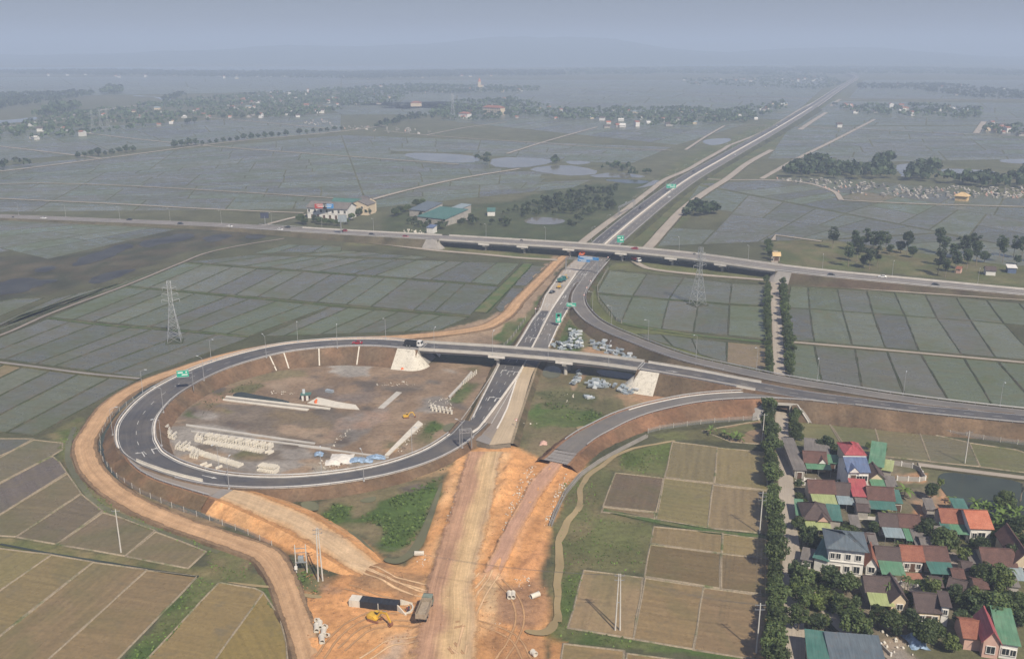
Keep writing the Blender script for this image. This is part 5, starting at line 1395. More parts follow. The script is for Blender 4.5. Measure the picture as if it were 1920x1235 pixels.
# field dykes, paths
track([(-60,648),(0,628),(90,589),(227,538),(343,491),(383,475),(450,460),(533,447)], 1.8, 'grey_stub', 'field_track', z=0.35, col=(0.10, 0.095, 0.06))
track([(-20,676),(67,687),(167,700),(262,709)], 1.6, 'gravel', 'field_dyke', z=0.45, col=(0.14, 0.13, 0.06))
GR = [([(90,596),(220,611),(317,618),(410,626),(467,631)], 1.2), ([(233,537),(367,548),(527,563),(640,573),(740,581),(880,593)], 1.0), ([(343,492),(500,504),(640,513),(783,525),(933,535)], 0.8), ([(1120,551),(1186,556),(1300,564),(1440,574)], 0.7), ([(1158,604),(1240,619),(1300,627),(1440,641)], 2.2), ([(1132,955),(1228,976),(1330,994),(1440,1006)], 1.5)]
for g, w in GR:
    pa = Path([(a, b, 0.22, w) for a, b in g], 5.0); r = road_root('grass_dyke'); deck(pa, r, 'asphalt', 'top'); r.children[0].data.materials[0] = M['grass_strip']
    verge(pa, r, (0.07, 0.10, 0.035), extra=0.1, ratio=1.5)
gs = Path([(990,494,0.3,5),(960,525,.3,5.5),(930,555,.3,6),(900,585,.3,6)], 3); r = road_root('grass_dyke'); deck(gs, r, 'asphalt', 'top'); r.children[0].data.materials[0] = M['grass_strip']; verge(gs, r, (0.06, 0.10, 0.03), extra=0.4)
# lanes on the far plain
FT = [([(-200,341),(0,321),(200,296),(440,265),(640,246),(720,236)], 5), ([(0,274),(100,286),(190,297)], 4), ([(165,250),(270,262),(385,273),(640,292),(860,308)], 4), ([(370,219),(500,230),(620,242)], 4), ([(660,384),(760,357),(870,333),(975,316)], 4.5), ([(720,245),(820,255),(1000,267),(1200,280),(1260,282)], 3.5), ([(800,253),(880,238),(950,229)], 3.5), ([(950,288),(1020,266),(1120,238)], 4), ([(-200,358),(70,343),(160,345),(400,357),(640,372)], 2.5), ([(-200,361),(0,372),(200,381),(400,392),(570,399)], 3), ([(490,423),(540,410),(575,402)], 4), ([(0,238),(80,230),(150,213),(300,193),(450,180),(640,167)], 9), ([(1285,281),(1320,258),(1358,236)], 4), ([(1360,235),(1440,235)], 4), ([(1480,237),(1640,243),(1800,251),(1950,257)], 4), ([(1830,250),(1845,228)], 9), ([(1280,178),(1400,181),(1540,186),(1750,188),(1950,186)], 7), ([(1450,450),(1454,440),(1540,452)], 3), ([(1580,375),(1700,381),(1950,388)], 3.5), ([(600,162),(800,148),(1040,165),(1280,172)], 6)]
for pts, w in FT: track(pts, w, 'lane', 'farm_road', z=0.5, col=(0.10, 0.10, 0.055), step=25)
# village lane
LANE = track([(1453,470,.3,3.6),(1452,527,.35,4.2),(1457,613,.35,4.4),(1462,707,.35,4.4),(1466,766,.35,4.4),(1466,815,.35,4.4),(1471,870,.35,4.4),(1475,925,.35,4.4),(1478,980,.35,4.4),(1484,1035,.35,4.4),(1484,1085,.35,4.5),(1488,1142,.35,4.3),(1490,1194,.35,4.3),(1490,1300,.35,4.3)], 4.4, 'lane', 'village_lane', step=4, col=(0.17, 0.15, 0.085))
track([(1486,1078,.34),(1510,1092,.34),(1530,1115,.34),(1552,1143,.34),(1580,1175,.34),(1625,1215,.34),(1650,1245,.34)], 3.6, 'lane', 'village_side_lane', step=3, col=(0.15, 0.14, 0.08))
track([(1830,1118,.3),(1800,1060,.3),(1775,1035,.3)], 4, 'grey_stub', 'village_side_lane', step=3); track([(1690,1096,.3),(1740,1105,.3),(1800,1120,.3),(1870,1135,.3),(1960,1150,.3)], 3.6, 'lane', 'village_side_lane', step=3)
track([(1722,870,.35),(1800,880,.35),(1960,900,.35)], 2.6, 'lane', 'field_path', step=4)
# earthworks: main-line subgrade, laterite strip, sandy ramp
ew = road_root('earthworks')
def earth_strip(L, R, z, mat, n, nuv, colL, name='subgrade'):
    zs = z if isinstance(z, list) else [z] * len(L)
    A = resample([P(*q, k) for q, k in zip(L, zs)], n); B = resample([P(*q, k) for q, k in zip(R, zs)], n)
    return link(name, strip_mesh(name, A, B, M[mat], True), ew)
earth_strip([(874,846),(862,888),(845,943),(825,1001),(808,1055),(795,1100),(785,1150),(760,1260)], [(948,846),(938,888),(928,952),(911,1024),(899,1067),(895,1100),(905,1150),(900,1260)], 1.68, 'subgrade', 60, True, ORANGE)
earth_strip([(1042,853),(992,899),(973,940),(946,986),(925,1030),(903,1070)], [(1064,861),(1036,905),(1010,940),(976,1004),(957,1045),(938,1080)], [1.82, 1.82, 1.82, 1.82, 1.8, 0.9], 'subgrade_pink', 40, False, ORANGE)
SR = Path([(425,925,2.6,8),(455,934,2.5,9),(480,944,2.4,9.5),(515,958,2.2,10),(552,975,2.0,10),(609,1008,1.7,9.5),(652,1038,1.3,9),(680,1057,0.7,8),(705,1072,0.0,7)], 2.5)
deck(SR, ew, 'sand_track', 'sandy_ramp', nuv=True); verge(SR, ew, ORANGE, colour2=(0.50, 0.29, 0.14), extra=0.5, ratio=1.7, base=0.0)

def ruts(pts, mat, gap=1.9, w=0.75):
    """a pair of wheel ruts following the churned ground"""
    pa = Path([(a, b, 0.8) for a, b in pts], 1.2)
    for o in (-gap / 2, gap / 2):
        A = pa.off(o - w / 2); B = pa.off(o + w / 2)
        for X in (A, B):
            for i in range(len(X)): X[i] = Vector((X[i].x, X[i].y, ground_z(X[i].x, X[i].y) + 0.09))
        link('wheel_rut', strip_mesh('wheel_rut', A, B, M[mat], True), ew)
for pts, mt in [([(870,1245),(820,1190),(760,1165),(690,1175),(640,1215)], 'wheel_track'), ([(840,1100),(800,1130),(720,1120),(650,1095)], 'wheel_track'), ([(690,1060),(740,1085),(800,1100),(860,1130)], 'wheel_track_pale'), ([(860,1240),(790,1200),(740,1200),(680,1235)], 'wheel_track_pale'), ([(930,1075),(905,1110),(880,1170),(860,1250)], 'wheel_track_pale'), ([(600,1230),(640,1180),(690,1150),(780,1145),(850,1160)], 'wheel_track'), ([(935,1085),(960,1110),(975,1150),(960,1200),(930,1245)], 'wheel_track'), ([(905,1075),(860,1120),(790,1110),(720,1085),(660,1050)], 'wheel_track_pale'), ([(990,1235),(960,1190),(900,1170),(840,1180)], 'wheel_track')]: ruts(pts, mt)
# ------------------------------------------------------------------ vegetation
def leaf_cloud(centres, per, rad, size, seed, shade=(0.6, 1.25), flat=0.0, droop=0.3):
    """leaf-sized quads spread through clumps; each clump has its own tone"""
    r = np.random.RandomState(seed); V = []; C = []
    for cx, cy, cz, cr, tone in centres:
        n = int(per * (cr / rad) ** 2) + 3
        d = r.normal(size=(n, 3)); d /= np.linalg.norm(d, axis=1)[:, None]
        rr = cr * r.uniform(0.35, 1.0, n) ** 0.6
        p = np.array((cx, cy, cz)) + d * rr[:, None] * np.array((1, 1, 0.8))
        nrm = d * 0.7 + r.normal(size=(n, 3)) * 0.55 + np.array((0, 0, 0.35))
        nrm /= np.linalg.norm(nrm, axis=1)[:, None]
        t = np.cross(nrm, r.normal(size=(n, 3))); t /= np.linalg.norm(t, axis=1)[:, None]
        b = np.cross(nrm, t)
        s = size * r.uniform(0.6, 1.35, n)[:, None]
        q = np.stack([p - t * s - b * s * 0.55, p + t * s * 0.3 - b * s * 0.75, p + t * s + b * s * 0.5, p - t * s * 0.3 + b * s * 0.75], 1)
        V.append(q.reshape(-1, 3))
        tn = tone * r.uniform(0.8, 1.2, n)
        hue = r.uniform(-0.08, 0.08, n)
        C.append(np.repeat(np.stack([tn * (1 + hue), tn, tn * (1 - hue), np.ones(n)], 1), 4, axis=0))
    V = np.concatenate(V); C = np.concatenate(C)
    F = np.arange(len(V)).reshape(-1, 4)
    return V, F, C
def crown_centres(seed, rx, rz, zc, n, cr, flat_bottom=0.5):
    r = np.random.RandomState(seed); out = []
    for k in range(n):
        while True:
            d = r.uniform(-1, 1, 3)
            if 0.25 < np.linalg.norm(d) < 1 and d[2] > -flat_bottom - 0.2: break
        d = d / np.linalg.norm(d) * (np.linalg.norm(d) ** 0.5)
        k2 = 1 + 0.22 * math.sin(3.1 * math.atan2(d[1], d[0]) + seed)
        out.append((d[0] * rx * 0.74 * k2, d[1] * rx * 0.74 * k2, zc + d[2] * rz * 0.74, cr * r.uniform(0.7, 1.25), r.uniform(0.72, 1.2)))
    return out
def limb_mesh(seed, h, zc, rx, r0, nl=6, mat='bark'):
    r = random.Random(seed); m = MB()
    b = Vector((r.uniform(-.2, .2), r.uniform(-.2, .2), h * 0.55))
    m.tube((0, 0, -0.2), b, r0, r0 * 0.7, 7); m.tube(b, (b.x * 1.5, b.y * 1.5, zc + 0.2), r0 * 0.68, r0 * 0.3, 6)
    for k in range(nl):
        a = 2 * math.pi * (k + r.random() * 0.6) / nl; s = r.uniform(0.45, 0.75)
        st = b.lerp(Vector((b.x * 1.5, b.y * 1.5, zc)), r.uniform(0, 0.7))
        m.tube(st, (math.cos(a) * rx * s, math.sin(a) * rx * s, zc + r.uniform(-0.1, 0.5) * rx), r0 * 0.42, r0 * 0.12, 5)
    return m.mesh('trunk', M[mat])
TREE = {}
def tree_kind(key, n, h, rx, rz, zc, clumps, cr, per, size, leaf, trunk_r=0.18, bark='bark', fb=0.5):
    TREE[key] = []
    for k in range(n):
        V, F, C = leaf_cloud(crown_centres(100 * len(TREE) + k, rx, rz, zc, clumps, cr, fb), per, cr, size, 7 + k + 31 * len(TREE))
        TREE[key].append((limb_mesh(k + 5, h, zc, rx, trunk_r, mat=bark), np_mesh('crown', V, F, M[leaf], C)))
tree_kind('avenue', 4, 8, 3.0, 3.2, 5.0, 30, 1.15, 48, 0.30, 'leaf', 0.16)
tree_kind('broad', 4, 8, 4.2, 3.2, 5.4, 36, 1.45, 60, 0.36, 'leaf', 0.22)
tree_kind('dark', 3, 7, 3.0, 3.4, 4.6, 30, 1.2, 55, 0.30, 'leaf_dark', 0.18)
tree_kind('light', 3, 6, 2.6, 2.4, 3.8, 24, 1.05, 50, 0.28, 'leaf_light', 0.15)
tree_kind('bush', 3, 2, 1.6, 1.2, 1.0, 14, 0.7, 34, 0.22, 'leaf', 0.07, fb=0.8)
tree_kind('shrub_light', 2, 2, 1.5, 1.1, 0.9, 12, 0.65, 34, 0.22, 'leaf_light', 0.07, fb=0.8)
tree_kind('tall', 3, 15, 3.2, 6.0, 10.5, 20, 1.5, 50, 0.42, 'leaf_dark', 0.22, 'bark_pale')
tree_kind('field', 3, 7, 3.6, 3.6, 5.0, 16, 1.7, 34, 0.6, 'leaf_dark', 0.25)
def frond_plant(seed, nf, stem, L, wid, droop, rise=0.9, sides=2):
    """banana or palm: arching fronds with a folded midrib"""
    r = random.Random(seed); V = []; F = []; C = []
    for k in range(nf):
        a = 2 * math.pi * (k + r.uniform(-.3, .3)) / nf; el = r.uniform(0.35, rise); l = L * r.uniform(0.75, 1.15); tone = r.uniform(0.75, 1.25)
        d = Vector((math.cos(a), math.sin(a), 0)); u = Vector((-d.y, d.x, 0)); p = Vector((0, 0, stem * r.uniform(0.85, 1.05))); vel = d * math.cos(el) + Vector((0, 0, math.sin(el))); ns = 5; i0 = len(V)
        for s in range(ns + 1):
            t = s / ns; w = wid * math.sin(math.pi * min(max(t, 0.06), 0.96)) ** 0.6
            dn = Vector((0, 0, -w * 0.35))
            V += [tuple(p - u * w + dn), tuple(p), tuple(p + u * w + dn)]; C += [(tone, tone, tone * 0.9, 1)] * 3
            p = p + vel * (l / ns); vel = (vel - Vector((0, 0, droop / ns * (1 + t)))).normalized()
        for s in range(ns):
            for q in range(2): b = i0 + s * 3 + q; F.append((b, b + 1, b + 4, b + 3))
    return np.array(V), F, C
for key, args, leaf in (('banana', (9, 1.8, 2.6, 0.34, 1.5, 1.3), 'leaf_banana'), ('palm', (12, 4.6, 2.2, 0.22, 2.0, 0.9), 'leaf')):
    TREE[key] = []
    for k in range(3):
        V, F, C = frond_plant(k + 3, *args); m = MB(); m.tube((0, 0, -0.2), (0, 0, args[1]), 0.13, 0.09, 7)
        TREE[key].append((m.mesh('stem', M['leaf_light'] if False else M['bark_pale']), np_mesh('fronds', V, F, M[leaf], C)))
def bare_tree():
    m = MB(); r = random.Random(4)
    def grow(p, d, l, rad, dep):
        q = p + d * l; m.tube(p, q, rad, rad * 0.65, 5, cap=False)
        if dep:
            for _ in range(3): grow(q, (d + Vector((r.uniform(-.7, .7), r.uniform(-.7, .7), r.uniform(-.1, .5)))).normalized(), l * r.uniform(.6, .85), rad * .6, dep - 1)
    grow(Vector((0, 0, -.2)), Vector((0, 0, 1)), 2.2, 0.16, 4)
    return m.mesh('branches', M['bark_pale'])
BARE = bare_tree()
def plant(kind, px, py, s, label, cat='tree', group=None, z=None, name=None, wp=None, sz=None):
    p = wp or P(px, py, 0)
    zz = ground_z(p.x, p.y) if z is None else z
    tr, cr = RNG.choice(TREE[kind])
    e = empty(name or ('shrub' if 'bush' in kind or 'shrub' in kind else 'banana_plant' if kind == 'banana' else 'palm' if kind == 'palm' else 'tree'), (p.x, p.y, zz), RNG.uniform(0, 6.28), label, cat, group)
    e.scale = (s * RNG.uniform(.92, 1.08), s * RNG.uniform(.92, 1.08), (sz or s) * RNG.uniform(.9, 1.1))
    for n, me in (('trunk' if kind not in ('banana', 'palm') else 'stem', tr), ('crown' if kind not in ('banana', 'palm') else 'fronds', cr)):
        o = bpy.data.objects.new(n, me); COL.objects.link(o); o.parent = e
    return e
# avenue along the lane: south part
def along(pa, k0, k1, off, step, fn, jit=0.6):
    a, b = pa.idx(k0), pa.idx(k1); s = pa.s[a]
    while s < pa.s[b]:
        j = min(np.searchsorted(pa.s, s), len(pa.c) - 1); q = pa.c[j] + pa.n[j] * (off + RNG.uniform(-jit, jit)); fn(Vector((q.x, q.y, 0)))
        s += step * RNG.uniform(0.8, 1.2)
LB = 'dense green tree in the row on the paddy side of the village lane'; LC = 'green tree in the broken row on the house side of the village lane'
ln = LANE.n[10].x
sg = 1 if ln > 0 else -1
along(LANE, 4.3, 13, -sg * 4.2, 4.5, lambda q: plant('avenue', 0, 0, RNG.uniform(.62, 1.0), LB, group='lane trees on the paddy side', wp=q))
along(LANE, 4.25, 5.15, sg * 4.2, 4.2, lambda q: plant('avenue', 0, 0, RNG.uniform(.5, .72), LC, group='lane trees on the house side', wp=q))
along(LANE, 1.1, 3.0, -sg * 4.0, 5.0, lambda q: plant('avenue', 0, 0, RNG.uniform(.45, .68), 'slim dark tree in the row west of the lane between highway and ramp', group='upper lane trees west', wp=q))
along(LANE, 1.1, 3.05, sg * 4.2, 5.0, lambda q: plant('avenue', 0, 0, RNG.uniform(.5, .8), 'slim dark tree in the row east of the lane between highway and ramp', group='upper lane trees east', wp=q))
for x, y in ((1440,478),(1443,470),(1439,464),(1444,486)): plant('avenue', x, y, .75, 'dark tree beside the lane mouth just beyond the highway overpass', group='trees beyond the overpass lane mouth')
# belts and far woods
def blob_cloud(P3, H, R, seed, nq=14, tone=(0.6, 1.25)):
    """many small trees at once: quads on squashed globes"""
    r = np.random.RandomState(seed); N = len(P3)
    d = r.normal(size=(N, nq, 3)); d /= np.linalg.norm(d, axis=2)[..., None]; d[..., 2] = np.abs(d[..., 2]) * 1.1 - 0.25
    R = np.asarray(R)[:, None, None]; H = np.asarray(H)[:, None]
    rr = r.uniform(0.55, 1.0, (N, nq, 1))
    c = d * R * rr; c[..., 2] = c[..., 2] / R[..., 0] * H * 0.42 + H * 0.55
    p = np.asarray(P3)[:, None, :] + c
    nrm = d + r.normal(size=d.shape) * 0.35; nrm /= np.linalg.norm(nrm, axis=2)[..., None]
    t = np.cross(nrm, r.normal(size=d.shape)); t /= np.linalg.norm(t, axis=2)[..., None]; b = np.cross(nrm, t)
    s = R * 0.46 * r.uniform(0.6, 1.3, (N, nq, 1))
    q = np.stack([p - t * s - b * s * .6, p + t * s * .4 - b * s * .8, p + t * s + b * s * .6, p - t * s * .4 + b * s * .8], 2)
    V = q.reshape(-1, 3); tn = (r.uniform(*tone, (N, 1)) * r.uniform(.8, 1.2, (N, nq)))
    C = np.repeat(np.stack([tn, tn, tn * .95, np.ones_like(tn)], -1).reshape(-1, 4), 4, axis=0)
    return V, np.arange(len(V)).reshape(-1, 4), C
def scatter(poly, n, seed):
    p = [(q.x, q.y) for q in W(poly)]; xs = [q[0] for q in p]; ys = [q[1] for q in p]; r = np.random.RandomState(seed); out = []
    while len(out) < n:
        x = r.uniform(min(xs), max(xs), 4 * n); y = r.uniform(min(ys), max(ys), 4 * n); k = poly_sd(x, y, p) > 0
        out += list(zip(x[k], y[k]))
    return out[:n]
def wood(polys, dens, h, label, seed, mat='leaf_far', nq=14, name='far_wood', thin=0.0):
    """one mass of far trees nobody could count"""
    V = []; F = []; C = []; off = 0
    for i, poly in enumerate(polys):
        p = [(q.x, q.y) for q in W(poly)]
        area = abs(sum(p[k][0] * p[(k + 1) % len(p)][1] - p[(k + 1) % len(p)][0] * p[k][1] for k in range(len(p)))) / 2
        n = max(6, int(area * dens)); pts = scatter(poly, n, seed + i)
        if thin: pts = [q for q in pts if float(fbm(q[0] * .012, q[1] * .012, seed, 3)) > thin]
        r = np.random.RandomState(seed + 50 + i); hh = r.uniform(h[0], h[1], len(pts))
        v, f, c = blob_cloud([(x, y, 0) for x, y in pts], hh, hh * r.uniform(.34, .5, len(pts)), seed + i, nq)
        V.append(v); F.append(f + off); C.append(c); off += len(v)
    if not V: return
    return tag(link(name, np_mesh(name, np.concatenate(V), np.concatenate(F), M[mat], np.concatenate(C))), label, 'wood', None, 'stuff')
# treeline on the near bank of the river, right across
wood([[(-300,140),(0,140),(200,143),(400,147),(560,148),(660,150),(660,138),(560,135),(400,136),(200,133),(0,135),(-300,134)], [(660,150),(850,146),(1060,143),(1060,135),(850,134),(660,137)]], 0.0026, (9, 17), 'long treeline with houses on the near bank of the river', 1, thin=0.40)
wood([[(1060,142),(1300,140),(1500,145),(1600,140),(1760,140),(1920,146),(2200,150),(2200,140),(1920,134),(1700,128),(1500,128),(1300,128),(1060,132)]], 0.0016, (9, 17), 'hazy treeline beyond the far viaduct', 2, thin=0.42)
wood([[(-300,214),(0,206),(90,196),(175,180),(176,174),(90,178),(0,180),(-300,190)]], 0.0032, (9, 16), 'dark wood on the inside of the river bend', 3)
wood([[(190,178),(228,178),(230,168),(200,167)], [(62,226),(150,208),(148,200),(100,205)]], 0.006, (12, 20), 'compact dark grove on the river bank', 4)
VIL = [('riverside village behind the tree-dotted farm road', [(130,215),(300,195),(420,182),(640,168),(640,210),(560,222),(380,222),(250,245),(100,262),(0,265),(-200,272),(-200,250),(0,240)], 0.0023, 5),
       ('long village in the middle of the plain', [(640,168),(760,160),(1010,165),(1010,173),(770,178),(740,195),(640,203)], 0.0020, 6),
       ('village behind the far green field', [(790,222),(850,192),(960,188),(1060,208),(1280,205),(1390,215),(1395,228),(1280,240),(1130,232),(1000,220),(900,228)], 0.0030, 7),
       ('village beside the expressway in the right distance', [(1120,240),(1290,230),(1390,205),(1470,192),(1480,205),(1400,230),(1300,238)], 0.0022, 8),
       ('village right of the far expressway', [(1560,198),(1720,200),(1840,205),(1835,225),(1750,222),(1600,214)], 0.0030, 9),
       ('far houses right of the viaduct', [(1605,160),(1760,158),(1950,175),(1950,190),(1820,184),(1700,168),(1610,168)], 0.0020, 10),
       ('hamlet at the right edge of the plain', [(1840,236),(1960,232),(1960,258),(1842,252)], 0.0020, 11),
       ('scattered far houses left of the viaduct', [(1280,150),(1540,143),(1590,158),(1530,170),(1420,165),(1290,160)], 0.0009, 12)]
for lab, poly, dens, sd in VIL: wood([poly], dens * 1.9, (5, 12), 'dark garden trees of the ' + lab, 20 + sd, thin=0.36, name='village_grove')
wood([[(1475,332),(1500,310),(1540,302),(1560,318),(1640,322),(1645,302),(1672,302),(1672,335),(1600,338)], [(1698,340),(1710,315),(1760,315),(1762,342)], [(1762,342),(1900,338),(1940,320),(1960,350),(1850,356)]], 0.010, (8, 15), 'dark belt of trees behind the long cemetery', 40, nq=26, name='tree_belt')
wood([[(940,402),(1010,380),(1060,372),(1150,376),(1160,390),(1100,405),(1080,425),(1060,432),(1080,402),(1010,398)], [(760,425),(800,432),(960,425),(960,420),(860,408),(800,400)], [(1000,380),(1100,355),(1160,350),(1150,372),(1050,375)], [(970,400),(1060,396),(1055,403),(980,408)]], 0.024, (2.5, 6.0), 'scrubby dark orchard rows beyond the overpass', 41, 'leaf_dark', 22, 'orchard')
wood([[(1282,408),(1345,404),(1347,392),(1300,388),(1284,396)]], 0.025, (6, 10), 'round dark clump of trees beside the right frontage road', 42, nq=30, name='tree_clump')
wood([[(890,304),(905,290),(925,296),(912,308)], [(1030,302),(1044,298),(1046,308),(1034,309)], [(1122,318),(1150,310),(1220,325),(1230,333),(1180,330)]], 0.006, (4, 9), 'trees standing on the fish-pond dykes', 43, nq=24, name='pond_trees')
wood([[(-60,318),(0,312),(50,306),(52,314),(0,320)], [(300,187),(340,176),(350,180),(310,192)], [(700,240),(760,220),(800,215),(800,222),(720,240)]], 0.006, (6, 12), 'low trees by the farm road', 44, name='tree_clump')
wood([[(1440,336),(1560,340),(1700,350),(1950,354),(1950,370),(1700,370),(1580,360)]], 0.0016, (2, 5), 'low bushes scattered among the tombs of the long cemetery', 46, name='cemetery_bushes')
# weeds and rough grass near the works: ground cover
def weeds(polys, dens, h, label, seed, mat='leaf_weed', size=0.3, name='weeds'):
    V = []; C = []
    r = np.random.RandomState(seed)
    for i, (poly, k) in enumerate(polys):
        p = [(q.x, q.y) for q in W(poly)]
        area = abs(sum(p[j][0] * p[(j + 1) % len(p)][1] - p[(j + 1) % len(p)][0] * p[j][1] for j in range(len(p)))) / 2
        pts = np.array(scatter(poly, max(8, int(area * dens * k)), seed + i))
        pts = pts[fbm(pts[:, 0] * .13, pts[:, 1] * .13, seed + 3, 3) > 0.43]
        n = len(pts)
        if not n: continue
        z = np.array([ground_z(x, y) for x, y in pts])
        hh = r.uniform(h[0], h[1], n) * (0.5 + fbm(pts[:, 0] * .2, pts[:, 1] * .2, seed, 2))
        a = r.uniform(0, 6.28, n); t = np.stack([np.cos(a), np.sin(a), r.uniform(-.3, .3, n)], 1); b = np.stack([-np.sin(a) * .7, np.cos(a) * .7, r.uniform(.2, .9, n)], 1)
        c = np.stack([pts[:, 0], pts[:, 1], z + hh * .5], 1); s = (size * r.uniform(.6, 1.5, n))[:, None]
        q = np.stack([c - t * s - b * s * .6, c + t * s * .4 - b * s * .8, c + t * s + b * s * .6, c - t * s * .4 + b * s * .8], 1)
        V.append(q.reshape(-1, 3)); tn = r.uniform(.6, 1.3, n)
        C.append(np.repeat(np.stack([tn, tn, tn * .9, np.ones(n)], 1), 4, axis=0))
    V = np.concatenate(V)
    tag(link(name, np_mesh(name, V, np.arange(len(V)).reshape(-1, 4), M[mat], np.concatenate(C))), label, 'weeds', None, 'stuff')
weeds([([(600,965),(625,945),(660,950),(650,975),(620,985)], 1.2), ([(670,975),(735,935),(800,905),(828,895),(800,980),(770,1020),(745,1040),(715,1030),(720,990)], 1.4), ([(985,775),(1010,755),(1060,760),(1120,770),(1140,785),(1090,800),(1010,802)], 1.3), ([(535,1050),(575,1070),(612,1085),(600,1118),(560,1108)], 1.5)], 1.1, (.2, .9), 'rank green weeds on the wet ground by the works', 60, size=.34)
weeds([([(95,815),(130,800),(152,785),(140,850),(172,905),(225,945),(330,995),(400,1020),(470,1042),(475,1080),(420,1087),(392,1070),(388,1037),(300,1000),(190,962),(130,892)], 1), ([(372,1082),(408,1093),(265,1260),(208,1260)], 1.2), ([(1112,970),(1225,985),(1206,1078),(1110,1066)], .6), ([(1160,850),(1262,830),(1248,894),(1165,880)], .7), ([(1058,1080),(1095,1070),(1067,1178),(1186,1198),(1450,1236),(1450,1250),(1190,1216),(1062,1204),(1040,1190)], 1.2), ([(1060,905),(1110,870),(1128,957),(1095,1068),(1040,1190),(1035,1000)], .5), ([(1500,780),(1620,775),(1940,812),(1940,835),(1720,805),(1500,786)], 1.0)], 0.9, (.1, .45), 'short green grass and herbs on the field verges', 61, size=.24)
weeds([([(1010,735),(1080,730),(1120,745),(1100,770),(1020,765)], .8), ([(1045,640),(1065,600),(1095,630),(1085,660),(1040,665)], .7), ([(845,745),(870,712),(890,722),(880,745),(850,760)], 1), ([(790,810),(815,790),(830,800),(800,830)], 1), ([(350,775),(395,733),(425,742),(385,780)], .6), ([(410,737),(470,715),(500,722),(455,740)], .6), ([(230,870),(300,910),(400,945),(460,975),(420,985),(300,945),(215,895)], .6), ([(420,935),(520,960),(600,1010),(560,1040),(470,1000),(410,960)], .2), ([(640,900),(760,880),(830,850),(840,880),(760,905),(640,935)], .5), ([(1580,510),(1920,545),(1920,556),(1580,530)], .5)], 0.7, (.1, .5), 'dull olive scrub on the waste ground of the interchange', 62, 'leaf', .28)
# trees that can be told apart
for t in np.linspace(0, 1, 40):
    if 0.30 < t < 0.36 or RNG.random() < .1: continue
    x = 133 + (640 - 133) * t; y = 301 - (301 - 247) * t - 3
    plant('field', x, y, RNG.uniform(.7, 1.25), 'dark round tree in the long row along the far farm road', group='trees along the far farm road')
for x, y in ((355,232),(390,228),(420,223),(442,221),(455,222),(350,233),(365,231)): plant('field', x, y, RNG.uniform(.9, 1.4), 'lone dark tree standing in the far fields before the riverside village', group='lone trees in the far fields')
TB = [(1590,500),(1600,470),(1612,478),(1622,472),(1635,476),(1640,470),(1648,478),(1660,470),(1618,500),(1630,505),(1606,492),(1645,500),(1668,476),(1688,475),(1700,477),(1710,483),(1561,466),(1760,474),(1772,478),(1763,498),(1783,492),(1795,482),(1806,488),(1825,478),(1830,498),(1845,492),(1812,507),(1758,515),(1772,520),(1790,512),(1874,480),(1900,482),(1915,486),(1880,492),(1906,496),(1930,490)]
for x, y in TB: plant(RNG.choice(['tall', 'tall', 'dark']), x, y, RNG.uniform(.75, 1.05), 'tall dark tree in the grove beyond the highway right of the overpass', group='grove beyond the highway')
for x, y in ((565,419),(572,421),(591,417),(600,420),(612,421),(622,421),(634,423),(660,412),(668,405),(676,402),(690,402),(650,420),(750,402),(757,398),(765,396),(744,404),(781,388),(790,386),(740,405)): plant('broad', x, y + 1, RNG.uniform(.55, .85), 'dark rounded tree around the roadside hotel', group='trees round the roadside hotel')
